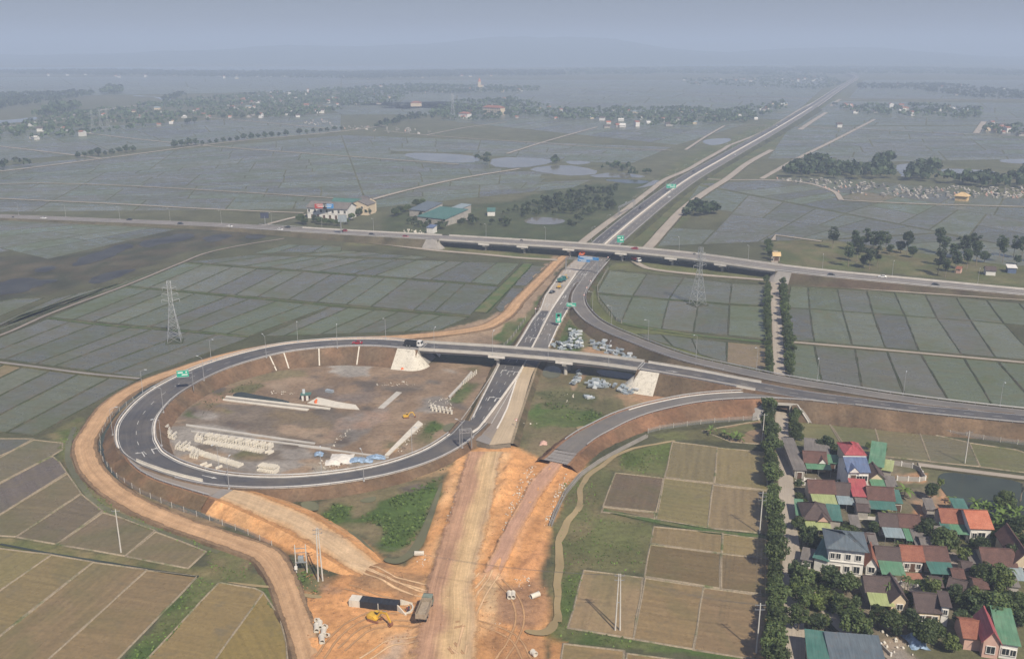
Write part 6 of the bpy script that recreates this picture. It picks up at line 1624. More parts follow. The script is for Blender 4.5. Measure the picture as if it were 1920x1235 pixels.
# ------------------------------------------------------------------ houses
ZV = Z(1420, 760, 3.632); ZW = Z(1420, 960, 3.84); ZU = Z(1480, 820, 6.8625)
def frame_from(A, B):
    a, b = P(*A), P(*B); d = (b - a); L = d.length
    return (a + b) / 2, math.atan2(d.y, d.x), L
def house(A, B, depth, h, roof, mat, label, wall='wall_cream', rise=None, name='house', over=0.5, ridge='x', openings=(), awnings=(), hip_in=None, storeys=1, dormer=None, group=None, cat='house', z0=None, trim=None):
    """A-B: photo pixels of the front foot of the wall. Local x along the front, y to the back."""
    c, rz, w = frame_from(A, B)
    e = empty(name, (c.x, c.y, ground_z(c.x, c.y) if z0 is None else z0), rz, label, cat, group)
    def bld(m, n, mt, par=None): return m.build(n, mt, par or e, world=False)
    W2 = w / 2
    m = MB(); hh = h
    rise = (depth if ridge == 'x' else w) * 0.30 if rise is None else rise
    t = 0.14
    x0, x1, y0, y1 = -W2 - over, W2 + over, -over, depth + over
    rf = MB()
    if roof == 'gable' and ridge == 'x':
        m.mesh_part([(-W2, 0, -.3), (W2, 0, -.3), (W2, depth, -.3), (-W2, depth, -.3), (-W2, 0, h), (W2, 0, h), (W2, depth, h), (-W2, depth, h), (-W2, depth / 2, h + rise * .97), (W2, depth / 2, h + rise * .97)],
                    [(0, 1, 5, 4), (2, 3, 7, 6), (1, 2, 6, 9, 5), (3, 0, 4, 8, 7)])
        dz = rise * over / (depth / 2)
        for yy in (y0, y1): rf.mesh_part([(x0, yy, h - dz), (x1, yy, h - dz), (x1, depth / 2, h + rise), (x0, depth / 2, h + rise), (x0, yy, h - dz + t), (x1, yy, h - dz + t), (x1, depth / 2, h + rise + t), (x0, depth / 2, h + rise + t)], [(0, 1, 2, 3), (4, 5, 6, 7), (0, 1, 5, 4), (1, 2, 6, 5), (2, 3, 7, 6), (3, 0, 4, 7)])
        rg = ((x0, depth / 2, h + rise + t + .03), (x1, depth / 2, h + rise + t + .03))
    elif roof == 'gable':
        m.mesh_part([(-W2, 0, -.3), (W2, 0, -.3), (W2, depth, -.3), (-W2, depth, -.3), (-W2, 0, h), (W2, 0, h), (W2, depth, h), (-W2, depth, h), (0, 0, h + rise * .97), (0, depth, h + rise * .97)],
                    [(0, 1, 5, 8, 4), (2, 3, 7, 9, 6), (1, 2, 6, 5), (3, 0, 4, 7)])
        dz = rise * over / W2
        for xx in (x0, x1): rf.mesh_part([(xx, y0, h - dz), (xx, y1, h - dz), (0, y1, h + rise), (0, y0, h + rise), (xx, y0, h - dz + t), (xx, y1, h - dz + t), (0, y1, h + rise + t), (0, y0, h + rise + t)], [(0, 1, 2, 3), (4, 5, 6, 7), (0, 1, 5, 4), (1, 2, 6, 5), (2, 3, 7, 6), (3, 0, 4, 7)])
        rg = ((0, y0, h + rise + t + .03), (0, y1, h + rise + t + .03))
    elif roof == 'hip':
        m.prism([(-W2, 0), (W2, 0), (W2, depth), (-W2, depth)], -.3, h)
        k = hip_in if hip_in is not None else min(depth / 2, W2 * .8)
        v = [(x0, y0, h), (x1, y0, h), (x1, y1, h), (x0, y1, h), (-W2 + k, depth / 2, h + rise), (W2 - k, depth / 2, h + rise)]
        v += [(p[0], p[1], p[2] + t) for p in v]
        rf.mesh_part(v, [(6, 7, 11, 10), (7, 8, 11), (8, 9, 10, 11), (9, 6, 10), (0, 1, 7, 6), (1, 2, 8, 7), (2, 3, 9, 8), (3, 0, 6, 9), (3, 2, 1, 0)])
        rg = ((-W2 + k, depth / 2, h + rise + t + .03), (W2 - k, depth / 2, h + rise + t + .03))
    else:  # mono-pitch sheet falling towards the front
        m.mesh_part([(-W2, 0, -.3), (W2, 0, -.3), (W2, depth, -.3), (-W2, depth, -.3), (-W2, 0, h), (W2, 0, h), (W2, depth, h + rise), (-W2, depth, h + rise)], [(0, 1, 5, 4), (2, 3, 7, 6), (1, 2, 6, 5), (3, 0, 4, 7)])
        s = rise / depth
        rf.mesh_part([(x0, y0, h - s * over + .02), (x1, y0, h - s * over + .02), (x1, y1, h + rise + s * over + .02), (x0, y1, h + rise + s * over + .02), (x0, y0, h - s * over + .12), (x1, y0, h - s * over + .12), (x1, y1, h + rise + s * over + .12), (x0, y1, h + rise + s * over + .12)], [(0, 1, 2, 3), (4, 5, 6, 7), (0, 1, 5, 4), (1, 2, 6, 5), (2, 3, 7, 6), (3, 0, 4, 7)])
        rg = None
    wl_ = bld(m, 'wall', M[wall])
    ro = bld(rf, 'roof', M[mat])
    if rg:
        q = MB(); q.bar(rg[0], rg[1], .3, .16); bld(q, 'ridge_cap', M[trim or mat], ro)
        if roof == 'hip':
            for cx, cy, k in ((x0, y0, 0), (x0, y1, 0), (x1, y0, 1), (x1, y1, 1)):
                q = MB(); q.bar((cx, cy, h + t + .03), rg[k], .24, .12); bld(q, 'hip_cap', M[trim or mat], ro)
    for kind, u, z, ww, zh in openings:      # on the front wall; u in -1..1
        q = MB(); q.box((u * W2, -.05, z + zh / 2), (ww, .16, zh)); o = bld(q, kind, M['glass'] if kind == 'window' else M['timber'])
        q = MB()
        q.box((u * W2, -.09, z + zh + .06), (ww + .24, .2, .12)); q.box((u * W2 - ww / 2 - .06, -.09, z + zh / 2), (.12, .2, zh)); q.box((u * W2 + ww / 2 + .06, -.09, z + zh / 2), (.12, .2, zh))
        if kind == 'window': q.box((u * W2, -.11, z - .05), (ww + .3, .26, .1)); q.box((u * W2, -.14, z + zh / 2), (.06, .05, zh))
        bld(q, 'frame', M['wall_white'], o)
    for (u0, u1, dep, z1, z0_, am) in awnings:     # sheet roofs on posts in front
        q = MB(); a0, a1 = u0 * W2, u1 * W2
        q.mesh_part([(a0, -.02, z1), (a1, -.02, z1), (a1, -dep, z0_), (a0, -dep, z0_)] + [(a0, -.02, z1 + .07), (a1, -.02, z1 + .07), (a1, -dep, z0_ + .07), (a0, -dep, z0_ + .07)], [(0, 1, 2, 3), (4, 5, 6, 7), (0, 1, 5, 4), (1, 2, 6, 5), (2, 3, 7, 6), (3, 0, 4, 7)])
        aw = bld(q, 'awning', M[am])
        for k in range(3):
            q = MB(); xx = a0 + .15 + (a1 - a0 - .3) * k / 2; q.tube((xx, -dep + .25, -.2), (xx, -dep + .25, z0_ + .04), .06, n=5); bld(q, 'awning_post', M['steel'], aw)
    if dormer:                                     # small gable facing the front: u, width, rise, run
        u, dw, dr, run = dormer; q = MB(); cx = u * W2; zb = h - .1
        q.mesh_part([(cx - dw / 2, -over - .25, zb), (cx + dw / 2, -over - .25, zb), (cx, -over - .25, zb + dr * .93), (cx - dw / 2, run, zb), (cx + dw / 2, run, zb), (cx, run, zb + dr * .93)], [(0, 1, 2), (3, 5, 4)])
        bld(q, 'gable_front', M['wall_white' if wall != 'wall_pink' else 'wall_pink'])
        q = MB()
        for s in (-1, 1):
            xx = cx + s * (dw / 2 + .3); zz = zb - dr * .3 / (dw / 2)
            v = [(xx, -over - .4, zz), (xx, run, zz), (cx, run, zb + dr), (cx, -over - .4, zb + dr)]; v += [(a, b, c + .12) for a, b, c in v]
            q.mesh_part(v, [(0, 1, 2, 3), (4, 5, 6, 7), (0, 1, 5, 4), (1, 2, 6, 5), (2, 3, 7, 6), (3, 0, 4, 7)])
        bld(q, 'gable_roof', M[mat])
    if storeys == 2:
        q = MB(); q.box((0, -.12, h * .5), (w + .1, .3, .16)); bld(q, 'floor_band', M['wall_white'])
    return e
D1 = [('door', 0, 0, 1.6, 2.3), ('window', -.55, .9, 1.2, 1.3), ('window', .55, .9, 1.2, 1.3)]
D2 = [('door', -.3, 0, 1.4, 2.3), ('window', .4, .9, 1.4, 1.3)]
house(ZV(250,497), ZV(318,500), 22, 3.0, 'mono', 'fibro', 'long grey fibre-cement shed at the lane corner, end facing the yard', 'wall_grey', .8, 'shed', openings=[('door', 0, 0, 1.4, 2.2)], cat='shed')
house(ZV(322,375), ZV(478,392), 8, 3.2, 'mono', 'fibro', 'wide grey fibre-cement shed behind the small dark-tiled house', 'wall_grey', 1.0, 'shed', cat='shed')
house(ZV(318,447), ZV(462,455), 6.5, 3.3, 'gable', 'tile_brown', 'old brown-tiled house with white gable and green awning beside the grey sheds', 'wall_cream', 2.0, openings=D1, awnings=[(-1, 1.35, 3.4, 3.0, 2.4, 'sheet_green')], dormer=(.62, 2.4, 1.5, 2.5))
house(ZV(470,440), ZV(575,450), 4, 2.7, 'mono', 'sheet_green', 'low shed with a green sheet roof between the brown and the blue house', 'wall_grey', .6, 'shed', cat='shed', openings=D2)
house(ZV(585,478), ZV(718,482), 8.5, 7.0, 'hip', 'sheet_red', 'two-storey house with a bright red hipped roof behind the blue-roofed house', 'wall_cream', 2.3, storeys=2, over=.4, hip_in=3.6, openings=[('window', -.5, 4.2, 1.2, 1.4)])
house(ZV(605,600), ZV(742,602), 9.5, 7.2, 'gable', 'sheet_blue', 'tall two-storey house with blue sheet roof and front balcony', 'wall_white', 2.4, storeys=2, over=.5, trim='wall_white', openings=[('door', -.5, 3.8, 1.5, 2.3), ('window', .1, 4.2, 1.6, 1.6), ('window', .65, 4.2, 1.4, 1.6), ('door', -.4, 0, 2.2, 2.6), ('door', .4, 0, 2.2, 2.6)], dormer=(-.5, 3.2, 1.6, 2.5), awnings=[(-.95, .95, 2.6, 3.75, 3.7, 'concrete')])
house(ZV(757,478), ZV(843,492), 15, 3.6, 'mono', 'sheet_green', 'long green sheet-roofed barn behind the blue-roofed house', 'wall_grey', 1.6, 'barn', cat='barn')
house(ZV(846,492), ZV(903,502), 6, 2.8, 'mono', 'sheet_yellowgreen', 'small pale green lean-to at the end of the green barn', 'wall_grey', .6, 'shed', cat='shed')
house(ZV(755,560), ZV(868,566), 7, 3.0, 'gable', 'tile_dark', 'small dark-tiled house with pale gable facing the yard and a green awning', 'wall_cream', 2.1, ridge='y', openings=D2, awnings=[(-1.05, 1.15, 3.4, 2.9, 2.35, 'sheet_green')])
house(ZV(615,612), ZV(738,620), 4, 2.4, 'mono', 'fibro', 'low grey-roofed porch block in front of the blue-roofed house', 'wall_grey', .4, 'porch', cat='shed')
house(ZV(352,660), ZV(520,668), 6.5, 3.4, 'gable', 'tile_brown', 'brown-tiled row house with a faded yellow-green awning', 'wall_cream', 2.2, openings=D1, awnings=[(-1, .95, 5.2, 3.1, 2.3, 'sheet_yellowgreen')])
house(ZV(526,668), ZV(625,674), 6, 3.2, 'gable', 'tile_dark', 'dark-tiled row house with a pale teal awning beside the yellow-green one', 'wall_grey', 2.0, openings=D2, awnings=[(-1, 1.3, 4.6, 2.9, 2.2, 'sheet_paleblue')])
house(ZV(650,690), ZV(745,696), 7, 3.6, 'mono', 'sheet_red', 'narrow house with a flat red sheet roof and grey tiled porch in the middle row', 'wall_cream', 1.6, openings=D2, awnings=[(-1, .95, 5, 3.2, 2.5, 'fibro')])
house(ZV(752,705), ZV(920,716), 6.5, 3.4, 'gable', 'tile_brown', 'brown-tiled house with a wide dark teal awning in the middle row', 'wall_cream', 2.1, openings=D1, awnings=[(-1.15, 1.02, 4.4, 3.1, 2.3, 'sheet_teal')])
house(ZV(924,718), ZV(972,722), 6, 2.7, 'mono', 'sheet_teal', 'small teal-roofed shed with ochre front at the end of the middle row', 'wall_yellow', .8, 'shed', cat='shed', openings=[('door', 0, 0, 2.0, 2.0)])
house(ZV(315,850), ZV(485,860), 9, 3.4, 'hip', 'tile_dark', 'hipped dark-tiled house with a salmon gable and long yellow-green awning', 'wall_pink', 3.0, hip_in=3.5, openings=D1, awnings=[(-1, 1, 3.6, 3.0, 2.3, 'sheet_yellowgreen')], dormer=(.45, 3.2, 1.6, 3))
house(ZV(489,838), ZV(560,845), 7, 2.8, 'mono', 'sheet_teal', 'teal sheet-roofed shed joined to the salmon-gabled house', 'wall_grey', .8, 'shed', cat='shed')
house(ZV(268,800), ZV(308,804), 8, 2.6, 'mono', 'sheet_green', 'narrow green-roofed lean-to between lane and salmon-gabled house', 'wall_grey', .5, 'shed', cat='shed')
house(ZV(834,890), ZV(962,898), 6, 3.4, 'gable', 'tile_dark', 'dark-tiled house with a pale blue metal awning, left of a joined pair', 'wall_grey', 1.9, openings=D1, awnings=[(-1, 1.1, 4.8, 3.1, 2.4, 'sheet_paleblue')])
house(ZV(968,898), ZV(1095,908), 6, 3.5, 'gable', 'tile_brown', 'brown-tiled house with grey sheet porch, right of a joined pair', 'wall_grey', 1.9, openings=D2, awnings=[(-.9, -.2, 6, 3.1, 2.4, 'sheet_green'), (-.15, 1.25, 7.5, 3.1, 2.2, 'fibro')])
house(ZV(1250,870), ZV(1425,880), 6.5, 3.6, 'gable', 'tile_red', 'house with weathered red-brown tiles and a long green awning beside the orange roof', 'wall_grey', 2.1, openings=D1, awnings=[(-1.3, -.6, 3.6, 3.3, 2.5, 'sheet_teal'), (-.6, .55, 4.4, 3.3, 2.3, 'sheet_green'), (.55, 1.3, 4.4, 3.3, 2.3, 'sheet_teal')])
house(ZV(1440,935), ZV(1580,940), 10, 4.6, 'gable', 'tile_orange', 'white house with a bright orange tiled roof near the banana plants', 'wall_white', 2.4, openings=[('window', .1, 1.5, 1.8, 1.7), ('window', -.6, 1.5, 1.1, 1.5)], trim='tile_red')
house(ZV(1345,770), ZV(1420,775), 5, 2.8, 'mono', 'sheet_teal', 'small dark teal shed behind the orange-roofed house by the pond', 'wall_grey', .7, 'shed', cat='shed')
house(ZV(472,1140), ZV(712,1166), 8.5, 7.2, 'hip', 'sheet_slate', 'white two-storey house with slate-blue hipped roof beside the lane', 'wall_white', 2.3, storeys=2, over=.9, hip_in=5, openings=[('window', -.78, 4.4, .9, 1.4), ('window', -.45, 4.4, 1.0, 1.4), ('window', .1, 4.4, 1.1, 1.4), ('window', .68, 4.4, 1.2, 1.4), ('door', -.45, 0, 1.5, 2.4), ('window', .1, 1.0, 1.2, 1.5), ('window', .64, .9, 1.4, 1.8)])
house(ZV(382,1118), ZV(468,1142), 8, 3.6, 'mono', 'sheet_teal', 'white annex with a teal sheet roof against the slate-blue roofed house', 'wall_white', .9, 'annex', cat='annex')
house(ZV(300,1098), ZV(360,1110), 5, 2.3, 'mono', 'fibro', 'small grey-roofed gatehouse beside the lane at the white house', 'wall_white', .3, 'gatehouse', cat='shed')
house(ZV(736,1152), ZV(808,1162), 7, 3.2, 'gable', 'tile_red', 'narrow old house with red tiles and white gable end', 'wall_white', 1.9, ridge='y', openings=[('window', 0, .9, 1.4, 1.5)])
house(ZV(812,1130), ZV(960,1142), 6.5, 3.3, 'gable', 'tile_dark', 'house with mossy dark tiles behind a bright grass-green awning', 'wall_white', 2.0, openings=D1, awnings=[(-1.05, 1.15, 5.4, 3.3, 2.5, 'sheet_green')])
house(ZV(985,1125), ZV(1118,1133), 6.5, 3.3, 'gable', 'tile_red', 'old red-tiled house with a red-paved court', 'wall_white', 2.0, openings=D1)
house(ZV(1135,1130), ZV(1288,1138), 6.5, 3.3, 'gable', 'tile_brown', 'brown-tiled house with a wide sea-green awning beside the red-tiled house', 'wall_cream', 2.0, openings=D1, awnings=[(-1.05, 1.15, 4.8, 3.2, 2.3, 'sheet_teal')])
house(ZV(1120,1018), ZV(1230,1024), 5, 2.6, 'gable', 'fibro', 'low grey-roofed outbuilding behind the sea-green awning', 'wall_grey', 1.0, 'shed', cat='shed')
house(ZV(1535,1165), ZV(1745,1178), 7.5, 3.6, 'gable', 'tile_brown', 'long brown-tiled house with pale teal awning at the right edge of the village', 'wall_cream', 2.3, openings=D1, awnings=[(-.1, 1.35, 5, 3.3, 2.4, 'sheet_paleblue')])
house(ZV(1740,1170), ZV(1860,1180), 14, 4.6, 'gable', 'tile_brown', 'cream gable-fronted house with a steep brown roof at the right edge of the village', 'wall_cream', 2.6, ridge='y', openings=[('window', .3, 1.4, 1.6, 1.6), ('door', -.4, 0, 1.4, 2.4)])
house(ZW(778,650), ZW(948,662), 6.5, 3.2, 'gable', 'tile_dark', 'dark-tiled house with pale green awning below the grass-green one', 'wall_grey', 2.0, openings=D1, awnings=[(-1.05, 1, 4.6, 3.1, 2.3, 'sheet_yellowgreen')])
house(ZW(958,722), ZW(1078,726), 8, 3.2, 'gable', 'tile_dark', 'dark-roofed cottage with its pale gable facing the lane side', 'wall_cream', 2.2, ridge='y', openings=[('window', 0, 1.0, 1.3, 1.3)])
house(ZW(1145,800), ZW(1305,812), 8, 3.4, 'gable', 'tile_dark', 'dark mossy-roofed house in the lower part of the village', 'wall_cream', 2.0, openings=D1)
house(ZW(1312,815), ZW(1362,822), 5, 5.2, 'mono', 'tile_dark', 'narrow white tower house beside the mossy-roofed house', 'wall_white', .4, openings=[('window', 0, 3, .8, 1.2)])
house(ZW(1365,610), ZW(1470,640), 5, 2.6, 'gable', 'tile_dark', 'small dark-roofed garden house by the walled lane', 'wall_cream', 1.3, openings=D2)
house(ZW(365,1150), ZW(520,1170), 8, 3.6, 'mono', 'sheet_teal', 'teal sheet roof of the hall at the bottom of the lane', 'wall_cream', 1.0, 'hall', cat='hall')
house(ZW(530,1175), ZW(900,1205), 7.5, 3.6, 'mono', 'sheet_slate', 'long slate-blue sheet roof of the hall at the bottom of the lane', 'wall_cream', 1.4, 'hall', cat='hall')
house(ZW(1612,1040), ZW(1725,1056), 9, 4.4, 'gable', 'sheet_red', 'pink house with red sheet gable at the lower corner of the village', 'wall_pink', 2.2, ridge='y', openings=[('window', 0, 1.2, 1.6, 1.7)])
house(ZW(1735,1045), ZW(1860,1065), 11, 3.8, 'mono', 'sheet_green', 'white house with a grass-green sheet roof next to the pink gable', 'wall_white', 1.6, openings=[('window', -.3, 1.0, 1.5, 1.5), ('window', .5, 1.0, 1.2, 1.4)])
house(ZW(1480,985), ZW(1610,1000), 8, 3.2, 'gable', 'tile_red', 'low red-tiled wing behind the pink gabled house', 'wall_pink', 1.6)
# yards, walls, new foundation
def yard(pts, mat, z, name, label, cat='yard'):
    m = MB(); p = W(pts, z); m.prism([(q.x, q.y) for q in p], -.2, z); tag(m.build(name, mat), label, cat)
yard([ZV(985,1135), ZV(1120,1140), ZV(1128,1192), ZV(985,1190)], M['patio'], .12, 'courtyard', 'red tiled courtyard in front of the red-tiled house')
yard([ZV(245,505), ZV(600,520), ZV(600,545), ZV(245,540)], M['concrete'], .1, 'courtyard', 'concrete forecourt of the house beside the grey sheds')
yard([ZV(650,745), ZV(930,765), ZV(960,790), ZV(650,770)], M['concrete'], .1, 'courtyard', 'concrete forecourt of the middle row of houses')
yard([ZV(730,1165), ZV(1000,1205), ZV(1000,1225), ZV(730,1185)], M['concrete'], .1, 'courtyard', 'pale concrete forecourt below the grass-green awning')
def wall(pts, h, label, mat='wall_grey', w=.22, posts=4.0, name='garden_wall'):
    p = resample(W(pts), max(2, int(plen(W(pts)) / 3) + 1)); e = empty(name, p[0], 0, label, 'wall', 'garden walls of the village')
    sweep(p, [(-w / 2, -.2), (w / 2, -.2), (w / 2, h), (-w / 2, h)], 'wall_panel', M[mat], e)
    for q in p[::1]:
        MB().box((q.x, q.y, h / 2 + .05), (.34, .34, h + .3)).build('pillar', M['wall_white'], e)
wall([ZV(318,512), ZV(400,522), ZV(450,530), ZV(545,540)], 1.0, 'white garden wall before the house beside the grey sheds', 'wall_white')
wall([ZV(905,400), ZV(1000,415), ZV(1095,432), ZV(1150,520), ZV(950,510)], 1.4, 'grey block wall round the new orange building plot')
wall([ZW(1035,530), ZW(1180,560), ZW(1300,600), ZW(1490,665)], 1.1, 'long grey garden wall with pillars along the village side lane')
wall([ZW(1590,615), ZW(1750,640), ZW(1920,670)], 1.1, 'grey garden wall on the far side of the village side lane')
wall([ZV(735,1190), ZV(850,1205), ZV(975,1222)], 1.0, 'low white front wall below the grass-green awning', 'wall_white')
wall([ZW(820,900), ZW(880,960), ZW(960,1040)], .9, 'low block wall beside the pile of sand')
for x, y, w, m_ in [(560,520,60,'fibro'),(680,770,70,'tile_dark'),(880,600,60,'fibro'),(1150,760,50,'fibro'),(720,980,70,'tile_dark'),(770,1010,40,'fibro'),(1210,960,60,'fibro'),(1300,960,50,'tile_dark'),(640,880,50,'fibro'),(1400,1180,60,'tile_dark'),(1450,1130,60,'fibro'),(1330,1230,70,'tile_brown'),(1180,1290,70,'tile_dark'),(1480,1300,80,'tile_brown'),(1620,1330,80,'tile_dark'),(900,1330,60,'fibro'),(1700,1290,70,'fibro'),(520,1270,60,'tile_dark')]:
    house(ZV(x, y), ZV(x + w, y + w * .07), 4.5, 2.5, 'gable' if 'tile' in m_ else 'mono', m_, 'small outbuilding with a %s roof tucked between the village houses' % ('dull grey sheet' if m_ == 'fibro' else 'mossy dark tiled' if m_ == 'tile_dark' else 'brown tiled'), 'wall_grey', .9, 'outbuilding', .4, cat='shed', group='village outbuildings: ' + m_)
# village trees
VT = [('dark',ZV(460,330),1.15),('dark',ZV(500,350),.8),('light',ZV(300,240),.6),('broad',ZV(545,350),.55),('light',ZV(755,300),.6),('light',ZV(865,320),.5),('dark',ZV(1180,640),.95),('light',ZV(1245,555),.6),
 ('bush',ZV(285,545),1.2),('bush',ZV(565,535),1),('bush',ZV(320,680),1),('bush',ZV(290,640),1.1),('broad',ZV(285,850),.62),('dark',ZV(330,960),1.0),('dark',ZV(380,1000),.75),('broad',ZV(600,930),.75),('broad',ZV(560,960),.7),('dark',ZV(660,930),.7),('light',ZV(605,840),.5),
 ('bush',ZV(480,940),1.3),('dark',ZV(790,880),.7),('dark',ZV(1130,920),1.0),('dark',ZV(1150,880),.8),('broad',ZV(1260,1010),.95),('broad',ZV(1310,1000),.7),('light',ZV(1405,1080),1.0),('dark',ZV(1520,1010),.8),('bush',ZV(1480,960),1.3),('light',ZV(1040,985),.5),
 ('broad',ZV(610,1290),.8),('bush',ZV(385,1180),1.6),('broad',ZV(1530,1230),1.05),('broad',ZV(1600,1260),1.0),('dark',ZV(1560,1190),.8),('bush',ZV(1090,1225),1.0),('light',ZV(1250,1230),.5),
 ('broad',ZV(1680,720),.95),('dark',ZV(1740,900),.9),('dark',ZV(1790,860),.9),('broad',ZV(1700,940),.7),('broad',ZV(1640,960),.7),('dark',ZV(1820,980),.8),
 ('avenue',ZW(310,590),1.1),('avenue',ZW(320,700),1.15),('avenue',ZW(290,860),1.0),('broad',ZW(620,770),.9),('dark',ZW(700,720),.7),('light',ZW(440,720),.6),('broad',ZW(680,900),1.0),('dark',ZW(760,930),.8),('broad',ZW(1100,700),.6),('dark',ZW(1090,840),.9),
 ('broad',ZW(1190,960),.9),('broad',ZW(1250,930),.8),('light',ZW(1400,1010),1.05),('dark',ZW(1560,760),.9),('broad',ZW(1640,740),.9),('broad',ZW(1700,790),1.0),('dark',ZW(1780,720),1.05),('broad',ZW(1840,780),.9),('dark',ZW(1880,830),1),('broad',ZW(1500,720),.7),('light',ZW(1560,690),.5),
 ('dark',ZW(420,880),.9),('light',ZW(480,830),.7),('broad',ZW(960,860),.8),('broad',ZW(860,820),.7),('dark',ZW(1000,900),.6),('bush',ZW(480,640),1.3),('bush',ZW(420,560),1.4),('bush',ZW(1340,540),1.2),('bush',ZW(1180,540),1),('light',ZW(1900,700),.9),('dark',ZW(1460,840),.8)]
VN = {'dark': 'dark dense garden tree among the village houses', 'broad': 'broad green garden tree among the village houses', 'light': 'light yellow-green garden tree among the village houses', 'bush': 'low rounded shrub in a village yard', 'avenue': 'leafy tree at the fork of the village lane'}
for k, (x, y), s in VT: plant(k, x, y, s * RNG.uniform(.68, .9), VN[k], 'shrub' if k == 'bush' else 'tree', 'garden plants of the village: ' + k)
for x, y, s in [(1480,710,1),(1500,730,.9),(1560,740,1),(1600,745,1.1),(1640,740,1.1),(1660,790,1.2),(1640,840,1.3),(1690,820,1.2),(1720,770,1.1),(1760,790,1.2),(1780,750,1),(1670,870,1),(1000,630,1.3),(1310,660,.8),(860,760,.8),(1540,720,1),(1620,800,1.1),(1740,830,1)]: plant('banana', *ZV(x, y), s, 'clump of bright banana leaves by the village pond and yards', 'banana plant', 'banana plants')
for x, y, s in [(560,560,.8),(520,570,.8),(935,640,.9),(1075,600,.9),(1190,700,.8),(1060,560,.8),(1000,320,.8),(1810,520,.9),(1530,660,.8)]: plant('palm', *ZW(x, y), s, 'slim palm with drooping fronds in a village garden', 'palm', 'palms in the village')
for x, y in ((1010,95),(1080,110),(1110,125),(1140,120),(1160,130)): plant('banana', 960 + x / 2.713, 780 + y / 2.713, .9, 'ragged banana plant at the edge of the reddish plot below the ramp', 'banana plant', 'banana plants below the ramp')
rv = random.Random(5)
for k in range(34):
    x, y = rv.choice([(rv.uniform(1640, 1800), rv.uniform(700, 1250)), (rv.uniform(240, 700), rv.uniform(1190, 1420)), (rv.uniform(900, 1816), rv.uniform(1230, 1400))])
    kd = rv.choice(['bush', 'bush', 'light', 'dark', 'shrub_light']); plant(kd, *ZV(x, y), rv.uniform(.55, .95), {'bush': 'low rounded shrub filling a gap between village gardens', 'light': 'small pale green tree filling a gap between village gardens', 'dark': 'small dark tree filling a gap between village gardens', 'shrub_light': 'pale green shrub filling a gap between village gardens'}[kd], 'shrub' if 'b' in kd[:1] or 'sh' in kd else 'tree', 'garden fill: ' + kd)
e = empty('bare_tree', P(*ZV(1790, 650)), 0, 'leafless grey tree at the edge of the village pond', 'tree'); o = bpy.data.objects.new('branches', BARE); COL.objects.link(o); o.parent = e; e.scale = (1.5, 1.5, 1.4)
# ------------------------------------------------------------------ pylons, poles, lamps, signs
def pylon(px, py, h, label, rz=.3, group=None):
    e = empty('power_pylon', P(px, py, 0), rz, label, 'pylon', group); m = MB(); b = h * .105; t = h * .028; r = .075 * h / 28
    def half(z): return b + (t - b) * min(z / (h * .62), 1)
    lv = [0, .12, .24, .35, .45, .54, .62, .72, .82, .92, 1.0]
    cs = ((-1, -1), (1, -1), (1, 1), (-1, 1))
    for s in cs: 
        for k in range(len(lv) - 1): a, c = lv[k] * h, lv[k + 1] * h; m.bar((s[0] * half(a), s[1] * half(a), a), (s[0] * half(c), s[1] * half(c), c), r * 2)
    m.build('legs', M['pylon'], e, world=False); m = MB()
    for k in range(len(lv) - 1):
        a, c = lv[k] * h, lv[k + 1] * h
        for i in range(4):
            p, q = cs[i], cs[(i + 1) % 4]
            m.bar((p[0] * half(a), p[1] * half(a), a), (q[0] * half(c), q[1] * half(c), c), r * 1.1); m.bar((q[0] * half(a), q[1] * half(a), a), (p[0] * half(c), p[1] * half(c), c), r * 1.1)
            m.bar((p[0] * half(c), p[1] * half(c), c), (q[0] * half(c), q[1] * half(c), c), r * 1.1)
    m.build('bracing', M['pylon'], e, world=False)
    for zz, w in ((.68, .135), (.78, .12), (.88, .105)):
        for s in (-1, 1):
            m = MB()
            m.bar((s * t, -t * .6, zz * h), (s * w * h, 0, zz * h + .02 * h), r * 1.3); m.bar((s * t, t * .6, zz * h), (s * w * h, 0, zz * h + .02 * h), r * 1.3); m.bar((s * t, 0, zz * h + .05 * h), (s * w * h, 0, zz * h + .02 * h), r * 1.1)
            m.tube((s * w * h, 0, zz * h + .02 * h), (s * w * h, 0, zz * h - .03 * h), r * 1.2, n=5)
            m.build('cross_arm', M['pylon'], e, world=False)
    m = MB(); m.prism([(-b * 1.3, -b * 1.3), (b * 1.3, -b * 1.3), (b * 1.3, b * 1.3), (-b * 1.3, b * 1.3)], -.2, .25); m.build('footing_mound', M['bund_green'], e, world=False)
    return e
pylon(328, 640, 27.5, 'tall steel lattice pylon standing in flooded plots left of the loop', .25); pylon(1308, 571, 29.5, 'steel lattice pylon between the toll ramp and the tree-lined lane', .5)
for x, y in ((175,246),(190,243),(203,241)): pylon(x, y, 32, 'hazy lattice pylon beside the riverside village', .4, 'far pylons')
for x, y, h in ((849,224,45),): pylon(x, y, h, 'slender telecom mast rising from the far village', .2)
def upole(px, py, h, label, arms=1, double=False, rz=0.0, group='concrete power poles'):
    e = empty('power_pole', (*P(px, py, 0).xy, 0), rz, label, 'power pole', group)
    for s in ((-.55, .55) if double else (0,)):
        MB().tube((s, 0, -.3), (s * (.35 if double else 1), 0, h), .2, .12, 8).build('pole', M['pole'], e, world=False)
    for k in range(arms):
        m = MB(); z = h - .5 - k * 1.1; m.bar((-1.1, .05, z), (1.1, .05, z), .12, .1)
        ca = m.build('cross_arm', M['steel'], e, world=False)
        for x in (-1, 0, 1): MB().tube((x, .05, z), (x, .05, z + .32), .05, .07, 6).build('insulator', M['concrete_dark'], ca, world=False)
    if double: m = MB(); m.bar((-.5, 0, h * .5), (.5, 0, h * .5), .15); m.build('tie', M['steel'], e, world=False)
    return e
PL = {}
